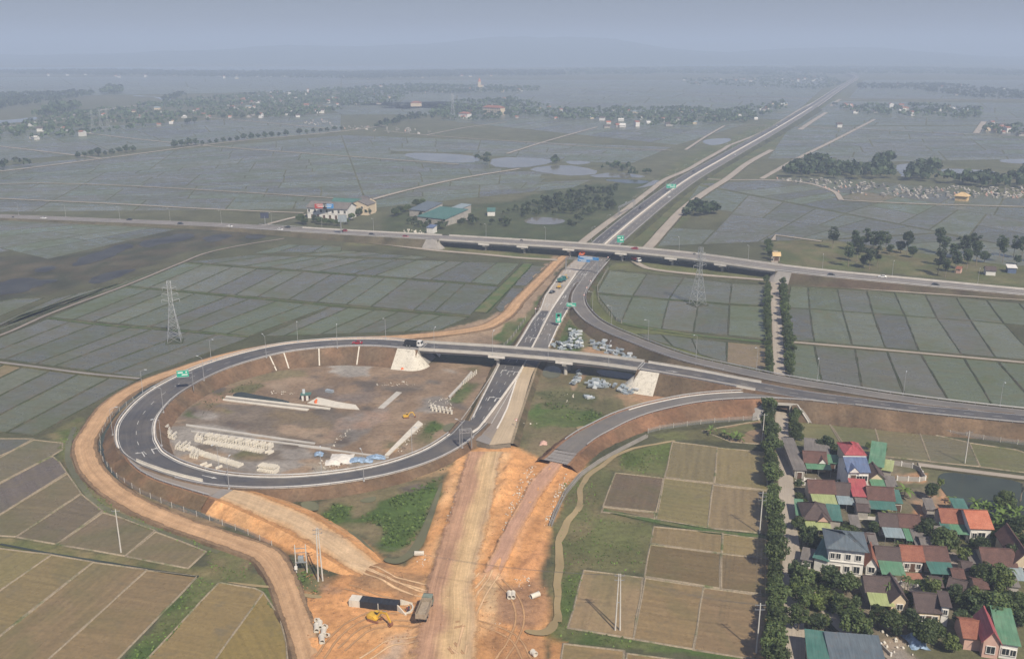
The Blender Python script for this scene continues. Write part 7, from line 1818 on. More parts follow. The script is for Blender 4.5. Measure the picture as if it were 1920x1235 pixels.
PL['a'] = upole(1158, 1181, 14.3, 'twin concrete power pole in the middle of the brown plots', 2, True); PL['b'] = upole(1418, 1223, 12.2, 'single concrete power pole in the brown plot beside the lane trees', 2)
PL['c'] = upole(601, 1089, 14.5, 'twin concrete power pole on the grass island at the earthworks', 2, True, .3); upole(227, 1035, 12.3, 'leaning white concrete pole in the left paddy plots', 1); upole(1809, 868, 10.9, 'single concrete pole among the green plots above the village', 1)
PL['d'] = upole(1424, 1000, 12.5, 'concrete power pole with crossarms left of the lane trees', 3); upole(1429, 828, 10, 'slim concrete pole beside the lane below the underpass', 1)
for x, y in ((1847,740),(1813,734)): pass
def transformer():
    e = empty('transformer_station', (*P(566, 1073, 0).xy, 0), .1, 'pole-mounted grey transformer between two concrete posts by the dirt road', 'transformer')
    for s in (-1.3, 1.3): MB().tube((s, 0, -.3), (s, 0, 7.8), .17, .12, 8).build('post', M['pole'], e, world=False)
    MB().box((0, 0, 2.9), (3.0, .5, .18)).build('platform', M['steel'], e, world=False)
    for z in (6.8, 5.6): MB().box((0, 0, z), (3.2, .14, .14)).build('crossbar', M['steel'], e, world=False)
    m = MB(); m.box((0, 0, 3.8), (1.3, 1.0, 1.5))
    for k in range(5): m.box((-.5 + k * .25, -.55, 3.7), (.08, .14, 1.1))
    m.build('tank', M['steel_sheet'], e, world=False)
    for x in (-.4, 0, .4): MB().tube((x, 0, 4.55), (x, 0, 5.1), .07, .05, 6).build('bushing', M['concrete_dark'], e, world=False)
    m = MB(); m.box((-1.3, -.3, 1.6), (.7, .4, .9)); m.build('switch_box', M['wall_white'], e, world=False)
transformer(); 
def wire(a, b, sag, label, n=14, group='overhead wires'):
    m = MB(); pts = [a.lerp(b, k / n) - Vector((0, 0, sag * 4 * (k / n) * (1 - k / n))) for k in range(n + 1)]
    for k in range(n): m.tube(pts[k], pts[k + 1], .022, n=3, cap=False)
    tag(m.build('power_line', M['cable']), label, 'cable', group)
def top(k, dx=0, dz=0): o = PL[k]; return Vector((o.location.x + dx, o.location.y, {'a': 14, 'b': 11.9, 'c': 14.1, 'd': 12.2}[k] + dz))
for dx in (-1, 0, 1):
    wire(top('a', dx), top('b', dx), 1.2, 'thin overhead wire between the two poles in the brown plots'); wire(top('c', dx), top('a', dx), 2.6, 'long thin overhead wire crossing above the earthworks'); wire(top('b', dx), top('d', dx), 1.0, 'thin overhead wire running beside the lane trees')
# street lamps
def lamp_meshes(h, armlen, double=False):
    a = MB(); a.tube((0, 0, -.3), (0, 0, h), .09, .05, 6); a.box((0, 0, .12), (.5, .5, .35))
    b = MB(); c = MB()
    for s in ((1, -1) if double else (1,)): b.tube((0, 0, h - .1), (s * armlen, 0, h + .55), .06, .05, 5); c.box((s * (armlen + .3), 0, h + .58), (.9, .34, .14))
    return [('post', a.mesh('post', M['lamp_pole'])), ('arm', b.mesh('arm', M['lamp_pole'])), ('lantern', c.mesh('lantern', M['steel_pale']))]
LM = lamp_meshes(9.0, 1.8)
def lamp(p, rz, label, group, s=1.0):
    e = empty('street_lamp', p, rz, label, 'street lamp', group); e.scale = (s, s, s)
    for n, me in LM: o = bpy.data.objects.new(n, me); COL.objects.link(o); o.parent = e
def lamps(pa, k0, k1, off, step, label, group, s=1.0):
    a, b = pa.idx(k0), pa.idx(k1); t = pa.s[a] + step * .4
    while t < pa.s[b]:
        j = min(int(np.searchsorted(pa.s, t)), len(pa.c) - 1); n = pa.n[j]; o = off(j) if callable(off) else off
        q = pa.c[j] + n * o; d = -n if o > 0 else n; lamp((q.x, q.y, q.z - .1), math.atan2(d.y, d.x), label, group, s); t += step
lamps(LOOP, 10.2, 20.8, lambda i: -LOOP.w[i] / 2 - 1.0, 34, 'slim street lamp on the outer edge of the loop ramp', 'lamps outside the loop')
lamps(LOOP, 11, 30, lambda i: LOOP.w[i] / 2 + 1.0, 34, 'slim street lamp on the inner edge of the loop ramp', 'lamps inside the loop')
lamps(LOOP, 23.5, 30.2, lambda i: -LOOP.w[i] / 2 - 1.0, 36, 'slim street lamp on the low edge of the loop above the swamp', 'lamps on the low loop edge')
lamps(LOOP, 7.6, 9.9, lambda i: LOOP.w[i] / 2 + .1, 24, 'street lamp fixed to the near parapet of the ramp bridge', 'lamps on the ramp bridge')
lamps(TOLL, 4, 12, lambda i: TOLL.w[i] / 2 + 1.2, 30, 'slim street lamp on the paddy side of the curved toll ramp', 'lamps along the toll ramp')
lamps(TOLL, 12, 16.5, lambda i: TOLL.w[i] / 2 + 1.2, 30, 'slim street lamp on the ramp above the green paddies at the right', 'lamps along the right ramp')
lamps(HW, 0.8, 15, lambda i: HW.w[i] / 2 + .6, 42, 'thin street lamp on the far side of the highway', 'lamps along the highway', 1.0)
lamps(NM, 0.6, 8, lambda i: NM.w[i] / 2 + 1.0, 45, 'thin street lamp on the left side of the northern expressway', 'lamps along the northern expressway')
lamps(PD, 0.2, 4.8, 7.5, 30, 'thin street lamp beside the toll plaza', 'lamps at the toll plaza')
for x, y in ((318,790),(905,715),(958,640),(733,822),(1188,1010)): pass
# fences: chain-link on posts
def fence(pts, label, h=1.7, sp=5.0):
    p = W(pts); n = max(3, int(plen(p) / sp) + 1); q = resample(p, n); e = empty('wire_fence', q[0], 0, label, 'fence', 'wire fences')
    for k in q: MB().box((k.x, k.y, h / 2), (.14, .14, h + .3)).build('post', M['concrete'], e)
    v = []; 
    for k in q: v += [(k.x, k.y, .1), (k.x, k.y, h)]
    link('mesh_panel', np_mesh('mesh_panel', v, [(2 * i, 2 * i + 1, 2 * i + 3, 2 * i + 2) for i in range(n - 1)], M['chain_link']), e)
fence([(250,752),(205,785),(188,822),(190,860),(215,893),(262,925),(330,955),(400,978),(460,1000),(510,1025)], 'wire mesh fence between the dirt service road and the ramp ditch')
fence([(1420,787),(1330,793),(1240,805),(1215,812)], 'wire mesh fence at the foot of the orange ramp slope'); fence([(1490,780),(1560,784),(1650,795),(1760,812),(1940,838)], 'wire mesh fence along the top of the village rice plots')
fence([(985,600),(960,635),(945,650)], 'wire mesh fence beside the dirt road left of the expressway')
fence([(1140,505),(1120,540),(1122,565),(1145,595),(1165,607)], 'wire mesh fence curving round the plots right of the toll ramp')
w_ = empty('drain_wall', P(1211, 820), 0, 'curved grey concrete channel wall between orange slope and rough grass', 'wall')
sweep(resample(W([(1213,819),(1166,843),(1126,865),(1089,891),(1059,927),(1041,964),(1032,988)]), 40), [(-.45, -.2), (.45, -.2), (.45, .9), (.25, .9), (.25, .3), (-.25, .3), (-.25, .9), (-.45, .9)], 'channel', M['concrete_dark'], w_)
# road signs
def sign_panel(e, w, h, z, mat, marks, y=0.0, x=0.0, name='panel'):
    m = MB(); m.box((x, y, z), (w, .12, h)); p = m.build(name, M[mat], e, world=False)
    m = MB(); 
    for cx, cz, ww, hh in marks: m.box((x + cx * w, y - .075, z + cz * h), (ww * w, .03, hh * h))
    m.box((x, y - .07, z + h / 2 - .07), (w - .1, .02, .07)); m.box((x, y - .07, z - h / 2 + .07), (w - .1, .02, .07))
    m.build('lettering', M['sign_white'], p, world=False)
def sign(px, py, z0, h, w, ph, label, mat='sign_green', rz=0.0, posts=(-.3, .3), marks=None, arm=0.0, group=None):
    b = P(px, py, z0); e = empty('road_sign', b, rz, label, 'road sign', group)
    for s in posts: MB().tube((s * w + arm, .12, -.4), (s * w + arm, .12, h + ph * .9), .14, .11, 7).build('post', M['steel'], e, world=False)
    if arm: MB().bar((arm, .12, h + ph * .5), (-w * .45, .12, h + ph * .5), .22).build('arm', M['steel'], e, world=False)
    sign_panel(e, w, ph, h + ph / 2, mat, marks or [(-.2, .18, .42, .16), (.15, -.15, .5, .14), (.3, .2, .12, .2)])
sign(346, 732, 3.9, 5.3, 4.2, 2.6, 'green direction sign on a cantilever post over the left of the loop', rz=.25, posts=(0,), arm=3.2)
sign(1047, 611, 1.3, 1.6, 2.6, 4.6, 'tall green sign with a dark panel beside the right carriageway', posts=(0,), marks=[(0, -.12, .6, .1), (0, -.28, .5, .08), (.1, .05, .4, .06)])
sign(1071, 582, 1.3, 2.0, 4.6, 1.9, 'wide green sign in the nose of the toll ramp fork', marks=[(-.15, .1, .5, .18), (.2, -.18, .35, .16)])
sign(1163, 461, 2.0, 2.2, 4.4, 4.6, 'green sign on the verge just beyond the highway overpass', posts=(0,)); sign(1258, 359, 2.0, 3.0, 8.5, 3.6, 'green sign above the northern expressway verge', posts=(0,))
b_ = P(1047, 611, 1.3)
m = MB(); m.box((b_.x, b_.y - .2, 1.3 + 5.2), (1.2, .1, 1.2)); tag(m.build('dark_sign_plate', M['black']), 'small black plate mounted on the tall green sign', 'sign plate')
def gantry(A, B, h, label, panels, z=1.3, name='sign_gantry'):
    a, b = P(*A, z), P(*B, z); d = b - a; L = d.length; e = empty(name, a, math.atan2(d.y, d.x), label, 'gantry')
    for x in (0, L):
        for y in (-.5, .5): MB().tube((x, y, -.5), (x, y, h + 1), .16, n=7).build('leg', M['steel'], e, world=False)
    m = MB()
    for y in (-.5, .5):
        for zz in (h, h + 1): m.bar((0, y, zz), (L, y, zz), .16)
        n = max(3, int(L / 1.6))
        for k in range(n): m.bar((L * k / n, y, h + (k % 2)), (L * (k + 1) / n, y, h + ((k + 1) % 2)), .1)
    m.build('truss', M['steel'], e, world=False)
    for x, w, ph, mat, zz in panels: sign_panel(e, w, ph, h + zz, mat, [(-.1, .2, .6, .18), (0, -.15, .45, .16)], -.7, L * x)
gantry((1061,507), (1120,513), 7.0, 'steel gantry with blue signs spanning the toll plaza', [(.72, 12.5, 1.9, 'sign_blue', 1.6), (.58, 7.5, 1.5, 'sign_blue', 0.0)])
gantry((862,838), (884,836), 5.0, 'short lattice gantry at the end of the loop ramp by the earthworks', [], 1.6)
gantry((1189,393), (1160,407), 7.0, 'steel gantry across the left carriageway of the northern expressway', [(.5, 5, 2.4, 'steel', .6)], 2.0)
def small_sign(px, py, z, label, col='sign_red', h=2.6):
    e = empty('warning_sign', P(px, py, z), 0, label, 'road sign', 'small round road signs'); MB().tube((0, 0, -.3), (0, 0, h), .06, n=6).build('post', M['steel'], e, world=False)
    m = MB(); m.tube((0, -.08, h), (0, -.02, h), .42, n=14); p = m.build('disc', M[col], e, world=False); m = MB(); m.tube((0, -.1, h), (0, -.081, h), .28, n=14); m.build('face', M['sign_white'], p, world=False)
for x, y, z in ((1095,562,1.5),(1100,548,1.4),(1107,535,1.3),(1140,490,1.3)): small_sign(x, y, z, 'small round sign on the outer shoulder of the toll ramp')
small_sign(968, 800, 1.3, 'round white sign on the edge of the tan base course'); small_sign(1004, 588, 1.3, 'round sign on the left shoulder below the toll plaza')
e = empty('billboard', P(580 + 60, 440, 3.0), 0, 'tall grey roadside billboard on a single post before the hotel', 'billboard'); MB().tube((0, 0, -1), (0, 0, 12), .35, n=8).build('post', M['steel'], e, world=False); MB().box((1.2, 0, 11), (6, .5, 4.5)).build('panel', M['steel_sheet'], e, world=False)
e = empty('billboard', P(497, 418, 2.0), 0, 'small dark billboard beside the highway left of the hotel', 'billboard'); MB().tube((0, 0, -1), (0, 0, 5), .3, n=8).build('post', M['steel'], e, world=False); MB().box((0, 0, 5.5), (6, .5, 4)).build('panel', M['cloth_dark'], e, world=False)
# ------------------------------------------------------------------ vehicles and site things
def wheel_mesh(r, w):
    a = MB(); a.tube((0, -w / 2, 0), (0, w / 2, 0), r, n=12); b = MB(); b.tube((0, -w / 2 - .02, 0), (0, w / 2 + .02, 0), r * .55, n=10)
    return a.mesh('tyre', M['rubber']), b.mesh('rim', M['steel'])
WH = wheel_mesh(.33, .22); WT = wheel_mesh(.52, .30)
def wheels(e, pos, ms):
    for x, y, z in pos:
        o = bpy.data.objects.new('wheel', ms[0]); COL.objects.link(o); o.parent = e; o.location = (x, y, z)
        q = bpy.data.objects.new('rim', ms[1]); COL.objects.link(q); q.parent = o
def loft(m, secs):
    """body from cross-sections along x: (x, halfwidth, z0, z1, top halfwidth)"""
    v = []
    for x, w, z0, z1, tw in secs: v += [(x, -w, z0), (x, w, z0), (x, w, (z0 + z1) / 2), (x, tw, z1), (x, -tw, z1), (x, -w, (z0 + z1) / 2)]
    f = []; n = 6
    for i in range(len(secs) - 1):
        for k in range(n): f.append((i * n + k, i * n + (k + 1) % n, (i + 1) * n + (k + 1) % n, (i + 1) * n + k))
    m.mesh_part(v, f + [tuple(range(n)), tuple(range((len(secs) - 1) * n + n - 1, (len(secs) - 1) * n - 1, -1))])
def car(p, rz, paint, label, group=None):
    e = empty('car', p, rz, label, 'car', group)
    m = MB(); loft(m, [(-2.15, .72, .35, .78, .62), (-1.95, .86, .28, .92, .78), (-.9, .89, .25, .95, .82), (.7, .89, .25, .95, .82), (1.5, .88, .25, .86, .78), (2.05, .80, .3, .72, .68), (2.2, .65, .36, .62, .55)]); m.build('body', M[paint], e, world=False)
    m = MB(); loft(m, [(-1.75, .74, .9, 1.0, .66), (-1.2, .76, .9, 1.38, .60), (.15, .76, .9, 1.42, .60), (1.05, .74, .88, .95, .66)]); c = m.build('cabin_glass', M['glass'], e, world=False)
    m = MB(); m.box((-.5, 0, 1.42), (1.5, 1.18, .05)); m.build('roof', M[paint], c, world=False)
    for s in (-.6, .6): MB().box((2.12, s, .6), (.12, .3, .12)).build('headlight', M['sign_white'], e, world=False)
    wheels(e, [(x, y, .33) for x in (-1.3, 1.3) for y in (-.8, .8)], WH)
    return e
def truck(p, rz, cab, bed, label, L=7.5, load=None, group=None, tipper=True):
    e = empty('truck', p, rz, label, 'truck', group); x0 = -L / 2; x1 = L / 2
    m = MB(); m.box((0, 0, .85), (L - .4, .9, .3)); m.build('chassis', M['black'], e, world=False)
    m = MB(); loft(m, [(x1 - 1.9, 1.18, .75, 2.75, 1.1), (x1 - .5, 1.2, .7, 2.8, 1.12), (x1 - .05, 1.2, .65, 1.7, 1.15), (x1, 1.18, .7, 1.6, 1.1)]); c = m.build('cab', M[cab], e, world=False)
    MB().box((x1 - .18, 0, 2.15), (.5, 2.0, .75)).build('windscreen', M['glass'], c, world=False)
    for s in (-1, 1): MB().box((x1 - 1.1, s * 1.19, 2.1), (.9, .06, .7)).build('side_window', M['glass'], c, world=False)
    m = MB(); bx0, bx1 = x0, x1 - 2.1; t = .08
    m.box(((bx0 + bx1) / 2, 0, 1.2), (bx1 - bx0, 2.4, .16))
    for s in (-1, 1): m.box(((bx0 + bx1) / 2, s * 1.2, 1.85), (bx1 - bx0, t, 1.2))
    m.box((bx0, 0, 1.85), (t, 2.4, 1.2)); m.box((bx1, 0, 1.95), (t, 2.4, 1.4))
    for k in range(5):
        for s in (-1, 1): m.box((bx0 + .4 + k * (bx1 - bx0 - .8) / 4, s * 1.27, 1.85), (.12, .08, 1.15))
    b = m.build('bed', M[bed], e, world=False)
    if load: MB().box(((bx0 + bx1) / 2, 0, 1.55), (bx1 - bx0 - .2, 2.2, .7), taper=.9).build('load', M[load], b, world=False)
    wheels(e, [(x, y, .52) for x in (x1 - .95, x0 + 1.1, x0 + 2.4) for y in (-.98, .98)], WT)
    return e
def on(pa, k, off, dz=0.0, rev=False):
    j = pa.idx(k); q = pa.c[j] + pa.n[j] * off + Vector((0, 0, dz)); d = pa.c[min(j + 1, len(pa.c) - 1)] - pa.c[max(j - 1, 0)]
    return q, math.atan2(d.y, d.x) + (math.pi if rev else 0)
def near_k(pa, px): 
    x = px
    js = min(range(len(pa.c)), key=lambda i: abs(pa.src[i] - x)); return pa.src[js]
q, r = on(LOOP, 11.3, 1.8, 0, False); car(q, r, 'red_paint', 'dark red car on the loop ramp left of the bridge')
q, r = on(LOOP, 10.12, 1.5, 0, True); truck(q, r, 'white_paint', 'black', 'dark tipper truck with white cab at the left end of the ramp bridge')
c0 = P(797, 1157, .9); truck((c0.x, c0.y, ground_z(c0.x, c0.y) + .55), math.radians(82), 'truck_green', 'dusty_bed', 'dusty green-cabbed dump truck parked beside the excavator', 8.2, 'dusty_bed')
HC = [(.7,-5,'dark_paint'),(1.4,-4,'white_paint'),(2.1,4,'dark_paint'),(2.6,-4,'dark_paint'),(3.1,-5,'white_paint'),(3.95,4,'dark_paint'),(4.05,-5,'white_paint'),(5.0,4,'red_paint'),(5.35,-4,'dark_paint'),(5.7,-5,'red_paint'),(9.35,4,'red_paint'),(11.8,-4,'dark_paint'),(12.6,4,'white_paint'),(13.2,-4,'dark_paint')]
seen = {}
HCL = ['black car on the highway at the far left edge', 'white car on the highway near the left edge', 'black car on the far lane of the left highway', 'dark car on the near lane of the left highway', 'white car left of the small dark billboard', 'black car on the highway beside the small dark billboard', 'white car passing the small dark billboard', 'dark red car beside the tall roadside billboard', 'black car between the roadside hotel and the overpass', 'red car at the left end of the highway overpass', 'dark red car crossing the middle of the highway overpass', 'dark car on the highway just right of the overpass', 'white car on the highway right of the overpass', 'dark car on the highway towards the right edge']
for (k, o, c), lb in zip(HC, HCL): q, r = on(HW, k, o, 0, o > 0); car(q, r, c, lb, 'cars on the highway')
for k, o, lb, c in ((4.2, -6, 'white car on the near expressway beyond the overpass', 'white_paint'), (6.1, -6, 'white van-like car far up the expressway', 'white_paint'), (5.35, 6, 'dark car on the left carriageway up north', 'dark_paint'), (3.6, 5.5, 'dark car just beyond the plaza on the left carriageway', 'dark_paint'), (7.2, 5, 'pale car near the start of the far viaduct', 'white_paint')):
    q, r = on(NM, k, o, .03, o > 0); car(q, r, c, lb, 'cars on the expressway')
q = P(*ZA(333, 653), 1.33); car(q, math.radians(58), 'dark_paint', 'dark car standing on the pale concrete of the toll plaza')
q = P(*ZA(440, 530), 1.33); truck(q, math.radians(58), 'teal_paint', 'teal_paint', 'teal truck standing on the pale concrete of the toll plaza', 6.5)
q = P(*ZA(672, 240), 1.33); truck(q, math.radians(70), 'orange_paint', 'orange_paint', 'orange-red truck under the highway overpass at the plaza', 7.5)
q = P(*ZA(1278, 300), .5); truck(q, math.radians(-60), 'white_paint', 'red_paint', 'white-fronted truck on the side road under the overpass', 7)
def roller(px, py, label, rz):
    e = empty('road_roller', P(px, py, 1.33), rz, label, 'roller'); MB().tube((1.4, -1, .75), (1.4, 1, .75), .75, n=16).build('drum', M['steel'], e, world=False)
    m = MB(); loft(m, [(-1.9, .75, .7, 1.5, .7), (-.2, .8, .6, 1.6, .75), (.3, .6, .6, 1.2, .5)]); m.bar((.2, -.9, .8), (1.9, -.9, .8), .14); m.bar((.2, .9, .8), (1.9, .9, .8), .14); m.build('body', M['yellow'], e, world=False)
    m = MB(); m.box((-.2, 0, 2.5), (1.3, 1.4, .1)); 
    for x in (-.75, .35):
        for y in (-.6, .6): m.box((x, y, 1.95), (.08, .08, 1.1))
    m.build('canopy', M['yellow'], e, world=False); wheels(e, [(-1.2, y, .55) for y in (-.8, .8)], WT)
roller(*ZA(490, 500), 'yellow road roller working on the concrete plaza', math.radians(58)); roller(*ZA(415, 600), 'ochre road roller nearer the end of the concrete plaza', math.radians(58))
def excavator(px, py, label, rz, s=1.0, armpose=1):
    b = P(px, py, 0); e = empty('excavator', (b.x, b.y, ground_z(b.x, b.y) + .02), rz, label, 'excavator'); e.scale = (s, s, s)
    for y in (-1.1, 1.1):
        m = MB(); n = 14; prof = []
        for k in range(n):
            t = 2 * math.pi * k / n; prof.append((1.5 * (1 if math.cos(t) > 0 else -1) + .45 * math.cos(t), .45 + .45 * math.sin(t)))
        v = [(x, y + d, z) for d in (-.28, .28) for x, z in prof]; m.mesh_part(v, [tuple(range(n)), tuple(range(2 * n - 1, n - 1, -1))] + [(k, (k + 1) % n, n + (k + 1) % n, n + k) for k in range(n)]); m.build('track', M['rubber'] if False else M['rust'], e, world=False)
    MB().box((0, 0, .75), (2.2, 1.6, .5)).build('undercarriage', M['black'], e, world=False)
    m = MB(); loft(m, [(-2.3, 1.1, 1.0, 2.0, 1.0), (-1.8, 1.35, 1.0, 2.2, 1.25), (.3, 1.35, 1.0, 2.1, 1.3), (1.4, 1.3, 1.0, 1.5, 1.25)]); m.build('body', M['yellow'], e, world=False)
    m = MB(); loft(m, [(-.1, .5, 1.5, 2.9, .45), (.9, .5, 1.5, 2.95, .45), (1.5, .48, 1.5, 2.3, .45)]); c = m.build('cab', M['glass'], e, world=False); c.location = (0, .75, 0)
    MB().box((.4, 0, 2.97), (1.3, .98, .08)).build('cab_roof', M['yellow'], c, world=False)
    m = MB(); pa = [(1.0, -.2, 1.6), (2.6, -.2, 3.9), (4.6, -.2, 4.1)]
    for a, q in zip(pa[:-1], pa[1:]): m.bar(a, q, .5, .62)
    bo = m.build('boom', M['yellow'], e, world=False); MB().tube((1.6, -.2, 1.7), (3.0, -.2, 3.6), .12, n=7).build('boom_ram', M['steel'], bo, world=False)
    m = MB(); m.bar((4.4, -.2, 4.3), (6.0, -.2, 1.3), .42, .5); ar = m.build('stick', M['yellow'], e, world=False); MB().tube((3.2, -.2, 4.35), (4.6, -.2, 4.6), .1, n=7).build('stick_ram', M['steel'], ar, world=False)
    m = MB(); prof = [(5.7, 1.5), (6.5, 1.3), (6.7, .5), (6.2, .0), (5.6, .1), (5.4, .5), (6.0, .45), (6.25, .8), (5.7, 1.1)]
    n = len(prof); v = [(x, y, z) for y in (-.75, .35) for x, z in prof]; m.mesh_part(v, [tuple(range(n)), tuple(range(2 * n - 1, n - 1, -1))] + [(k, (k + 1) % n, n + (k + 1) % n, n + k) for k in range(n)]); m.build('bucket', M['rust'], e, world=False)
    return e
excavator(703, 1166, 'yellow crawler excavator digging beside the black box culvert', math.radians(-28), .74)
excavator(762, 783, 'small yellow excavator with folded arm inside the loop', math.radians(10), .5)
# black box culvert being laid
def culvert():
    a, b = P(654, 1134, .6), P(765, 1147, .6); d = b - a; L = d.length; e = empty('box_culvert', (a.x, a.y, ground_z(a.x, a.y) - .1), math.atan2(d.y, d.x), 'long black-tarred box culvert with raw white end units lying in the orange earth', 'culvert')
    def unit(x0, x1, mat, nm):
        m = MB(); h, w, t = 1.8, 2.4, .24
        for y0, y1, z0, z1 in ((0, w, 0, t), (0, w, h - t, h), (0, t, t + .001, h - t - .001), (w - t, w, t + .001, h - t - .001)): m.box(((x0 + x1) / 2, (y0 + y1) / 2, (z0 + z1) / 2), (x1 - x0, y1 - y0, z1 - z0))
        m.build(nm, M[mat], e, world=False)
    x = 0
    for k in range(2): unit(x, x + 1.25, 'concrete_new', 'end_unit'); x += 1.3
    n = 8; w = (L * .82 - x) / n
    for k in range(n): unit(x, x + w - .05, 'black', 'culvert_unit'); x += w
    for k in (.9, 2.62, L * .5): MB().box((k, -.06, .9), (.16, .1, 1.75)).build('joint_strip', M['concrete_new'], e, world=False)
    for s, y in ((-1, 0), (1, 2.4)):
        m = MB(); v = [(x, y, 0), (x + .3, y, 0), (x + 2.6, y + s * 1.2, 0), (x + 2.4, y + s * 1.3, 0), (x, y, 2.0), (x + .3, y, 2.0), (x + 2.6, y + s * 1.2, .6), (x + 2.4, y + s * 1.3, .6)]; m.mesh_part(v, [(0, 1, 2, 3), (4, 5, 6, 7), (0, 1, 5, 4), (1, 2, 6, 5), (2, 3, 7, 6), (3, 0, 4, 7)]); m.build('wing_wall', M['concrete_new'], e, world=False)
    m = MB(); v = []; n = 12
    for k in range(n + 1):
        t = math.pi * (.15 + .7 * k / n); v.append((x + 1.2 + 2.1 * math.sin(t), 1.2 - 2.2 * math.cos(t)))
    for k in range(n): m.bar((v[k][0], v[k][1], .35), (v[k + 1][0], v[k + 1][1], .35), .3, .7)
    m.build('apron_ring', M['concrete_new'], e, world=False)
culvert()
# people on the site
def person(p, rz, top, legs, label, h=1.66, sit=False):
    e = empty('person', p, rz, label, 'person')
    me = bpy.data.meshes.new('body'); s = h / 1.7
    hip = .92 if not sit else .55
    J = [(0, 0, hip), (0, .01, hip + .25), (0, .01, hip + .48), (0, .02, hip + .60), (0, .03, hip + .70), (.10, 0, hip - .05), (.12, .06, hip - .45), (.13, .02, .08), (.13, .14, .04), (-.10, 0, hip - .05), (-.13, -.08, hip - .45), (-.14, -.1, .08), (-.14, .02, .04), (.2, .01, hip + .46), (.27, .04, hip + .2), (.26, .2, hip + .03), (-.2, .01, hip + .46), (-.27, .02, hip + .2), (-.25, .15, hip)]
    if sit: J[6] = (.14, .42, .52); J[7] = (.14, .40, .1); J[8] = (.14, .52, .06); J[10] = (-.14, .42, .52); J[11] = (-.14, .4, .1); J[12] = (-.14, .52, .06); J[15] = (.24, .45, hip + .2); J[18] = (-.24, .45, hip + .2)
    E = [(0, 1), (1, 2), (2, 3), (3, 4), (0, 5), (5, 6), (6, 7), (7, 8), (0, 9), (9, 10), (10, 11), (11, 12), (2, 13), (13, 14), (14, 15), (2, 16), (16, 17), (17, 18)]
    R = [.15, .14, .16, .06, .095, .09, .065, .045, .04, .09, .065, .045, .04, .065, .045, .035, .065, .045, .035]
    me.from_pydata([(x * s, y * s, z * s) for x, y, z in J], E, []); o = link('body', me, e, False)
    o.modifiers.new('skin', 'SKIN'); sv = me.skin_vertices[0].data if me.skin_vertices else None
    if sv is None: me.attributes; import bmesh as _b; bm = _b.new(); bm.from_mesh(me); bm.verts.layers.skin.verify(); bm.to_mesh(me); bm.free(); sv = me.skin_vertices[0].data
    for k, r in enumerate(R): sv[k].radius = (r * s, r * s * (.8 if k < 3 else 1)); sv[k].use_root = k == 0
    o.modifiers.new('sub', 'SUBSURF').levels = 1; me.materials.append(M[top])
    m = MB()
    for sx in (.12, -.13): m.tube((sx * s, .0 * s if not sit else .3, .12 * s), (sx * s * .85, .0, hip * s), .085 * s, .115 * s, 8)
    m.build('trousers', M[legs], e, world=False)
    m = MB(); m.sphere((0, .035 * s, (hip + .73) * s), .108 * s, sz=1.2); hd = m.build('head', M['skin'], e, world=False); m = MB(); m.sphere((0, .02 * s, (hip + .79) * s), .125 * s, sz=.7); m.tube((0, .03 * s, (hip + .775) * s), (0, .03 * s, (hip + .79) * s), .16 * s, n=12); m.build('hat', M['wall_yellow'], hd, world=False)
c0 = P(767, 1149); person((c0.x, c0.y, ground_z(c0.x, c0.y)), .4, 'cloth_dark', 'cloth_dark', 'worker in dark clothes standing at the right end of the black culvert')
c0 = P(764, 1151); person((c0.x, c0.y, ground_z(c0.x, c0.y)), 2.0, 'cloth_red', 'cloth_dark', 'worker in a red shirt beside the dark-clothed worker')
def motorbike(k, o, label, plabel):
    q, r = on(HW, k, o, .01, o > 0); e = empty('motorbike', q, r, label, 'motorbike'); m = MB(); loft(m, [(-.8, .12, .55, .8, .1), (-.1, .16, .45, .8, .14), (.4, .14, .5, .95, .1), (.65, .08, .7, 1.05, .06)]); m.bar((.5, -.32, 1.05), (.5, .32, 1.05), .05); m.build('frame', M['dark_paint'], e, world=False)
    for x in (-.6, .62): MB().tube((x, -.06, .3), (x, .06, .3), .3, n=12).build('wheel', M['rubber'], e, world=False)
    person(Vector(q) + Vector((-.1 * math.cos(r), -.1 * math.sin(r), .28)), r - math.pi / 2, 'cloth_dark', 'cloth_dark', plabel, 1.62, True)
motorbike(7.0, 5, 'motorbike on the left half of the highway overpass', 'rider in dark clothes on the overpass motorbike'); motorbike(10.0, 5, 'motorbike on the right part of the highway overpass', 'rider in dark clothes on the motorbike at the right of the overpass'); motorbike(1.15, -5, 'motorbike on the left highway', 'rider in dark clothes on the left highway')
# concrete pipes
def pipe_mesh(L, r):
    m = MB(); n = 16; ri = r * .78; v = []
    for x, rr in ((-L / 2, r), (L / 2 - .25, r), (L / 2 - .25, r * 1.1), (L / 2, r * 1.1), (L / 2, ri), (-L / 2, ri)):
        for k in range(n): t = 2 * math.pi * k / n; v.append((x, rr * math.cos(t), rr * math.sin(t)))
    m.mesh_part(v, [(a * n + k, a * n + (k + 1) % n, ((a + 1) % 6) * n + (k + 1) % n, ((a + 1) % 6) * n + k) for a in range(6) for k in range(n)])
    return m.mesh('concrete_pipe', M['concrete_new'])
PM = pipe_mesh(2.4, .62); PB = pipe_mesh(1.3, .62)
def pipe(px, py, rz, label, me=PM, tilt=0.0, s=1.0, group='loose concrete pipes'):
    b = P(px, py, 0); o = bpy.data.objects.new('concrete_pipe', me); COL.objects.link(o); o.location = (b.x, b.y, ground_z(b.x, b.y) + .6 * s); o.rotation_euler = (0, tilt, rz); o.scale = (s,) * 3; tag(o, label, 'pipe', group)
pl_ = 'pale concrete pipe lying in the cluster beside the dirt road below the digger'
for x, y, r_ in ((594,1183,1.75),(600,1178,1.8),(607,1191,1.7),(604,1206,1.8)): pipe(x, y, r_, pl_)
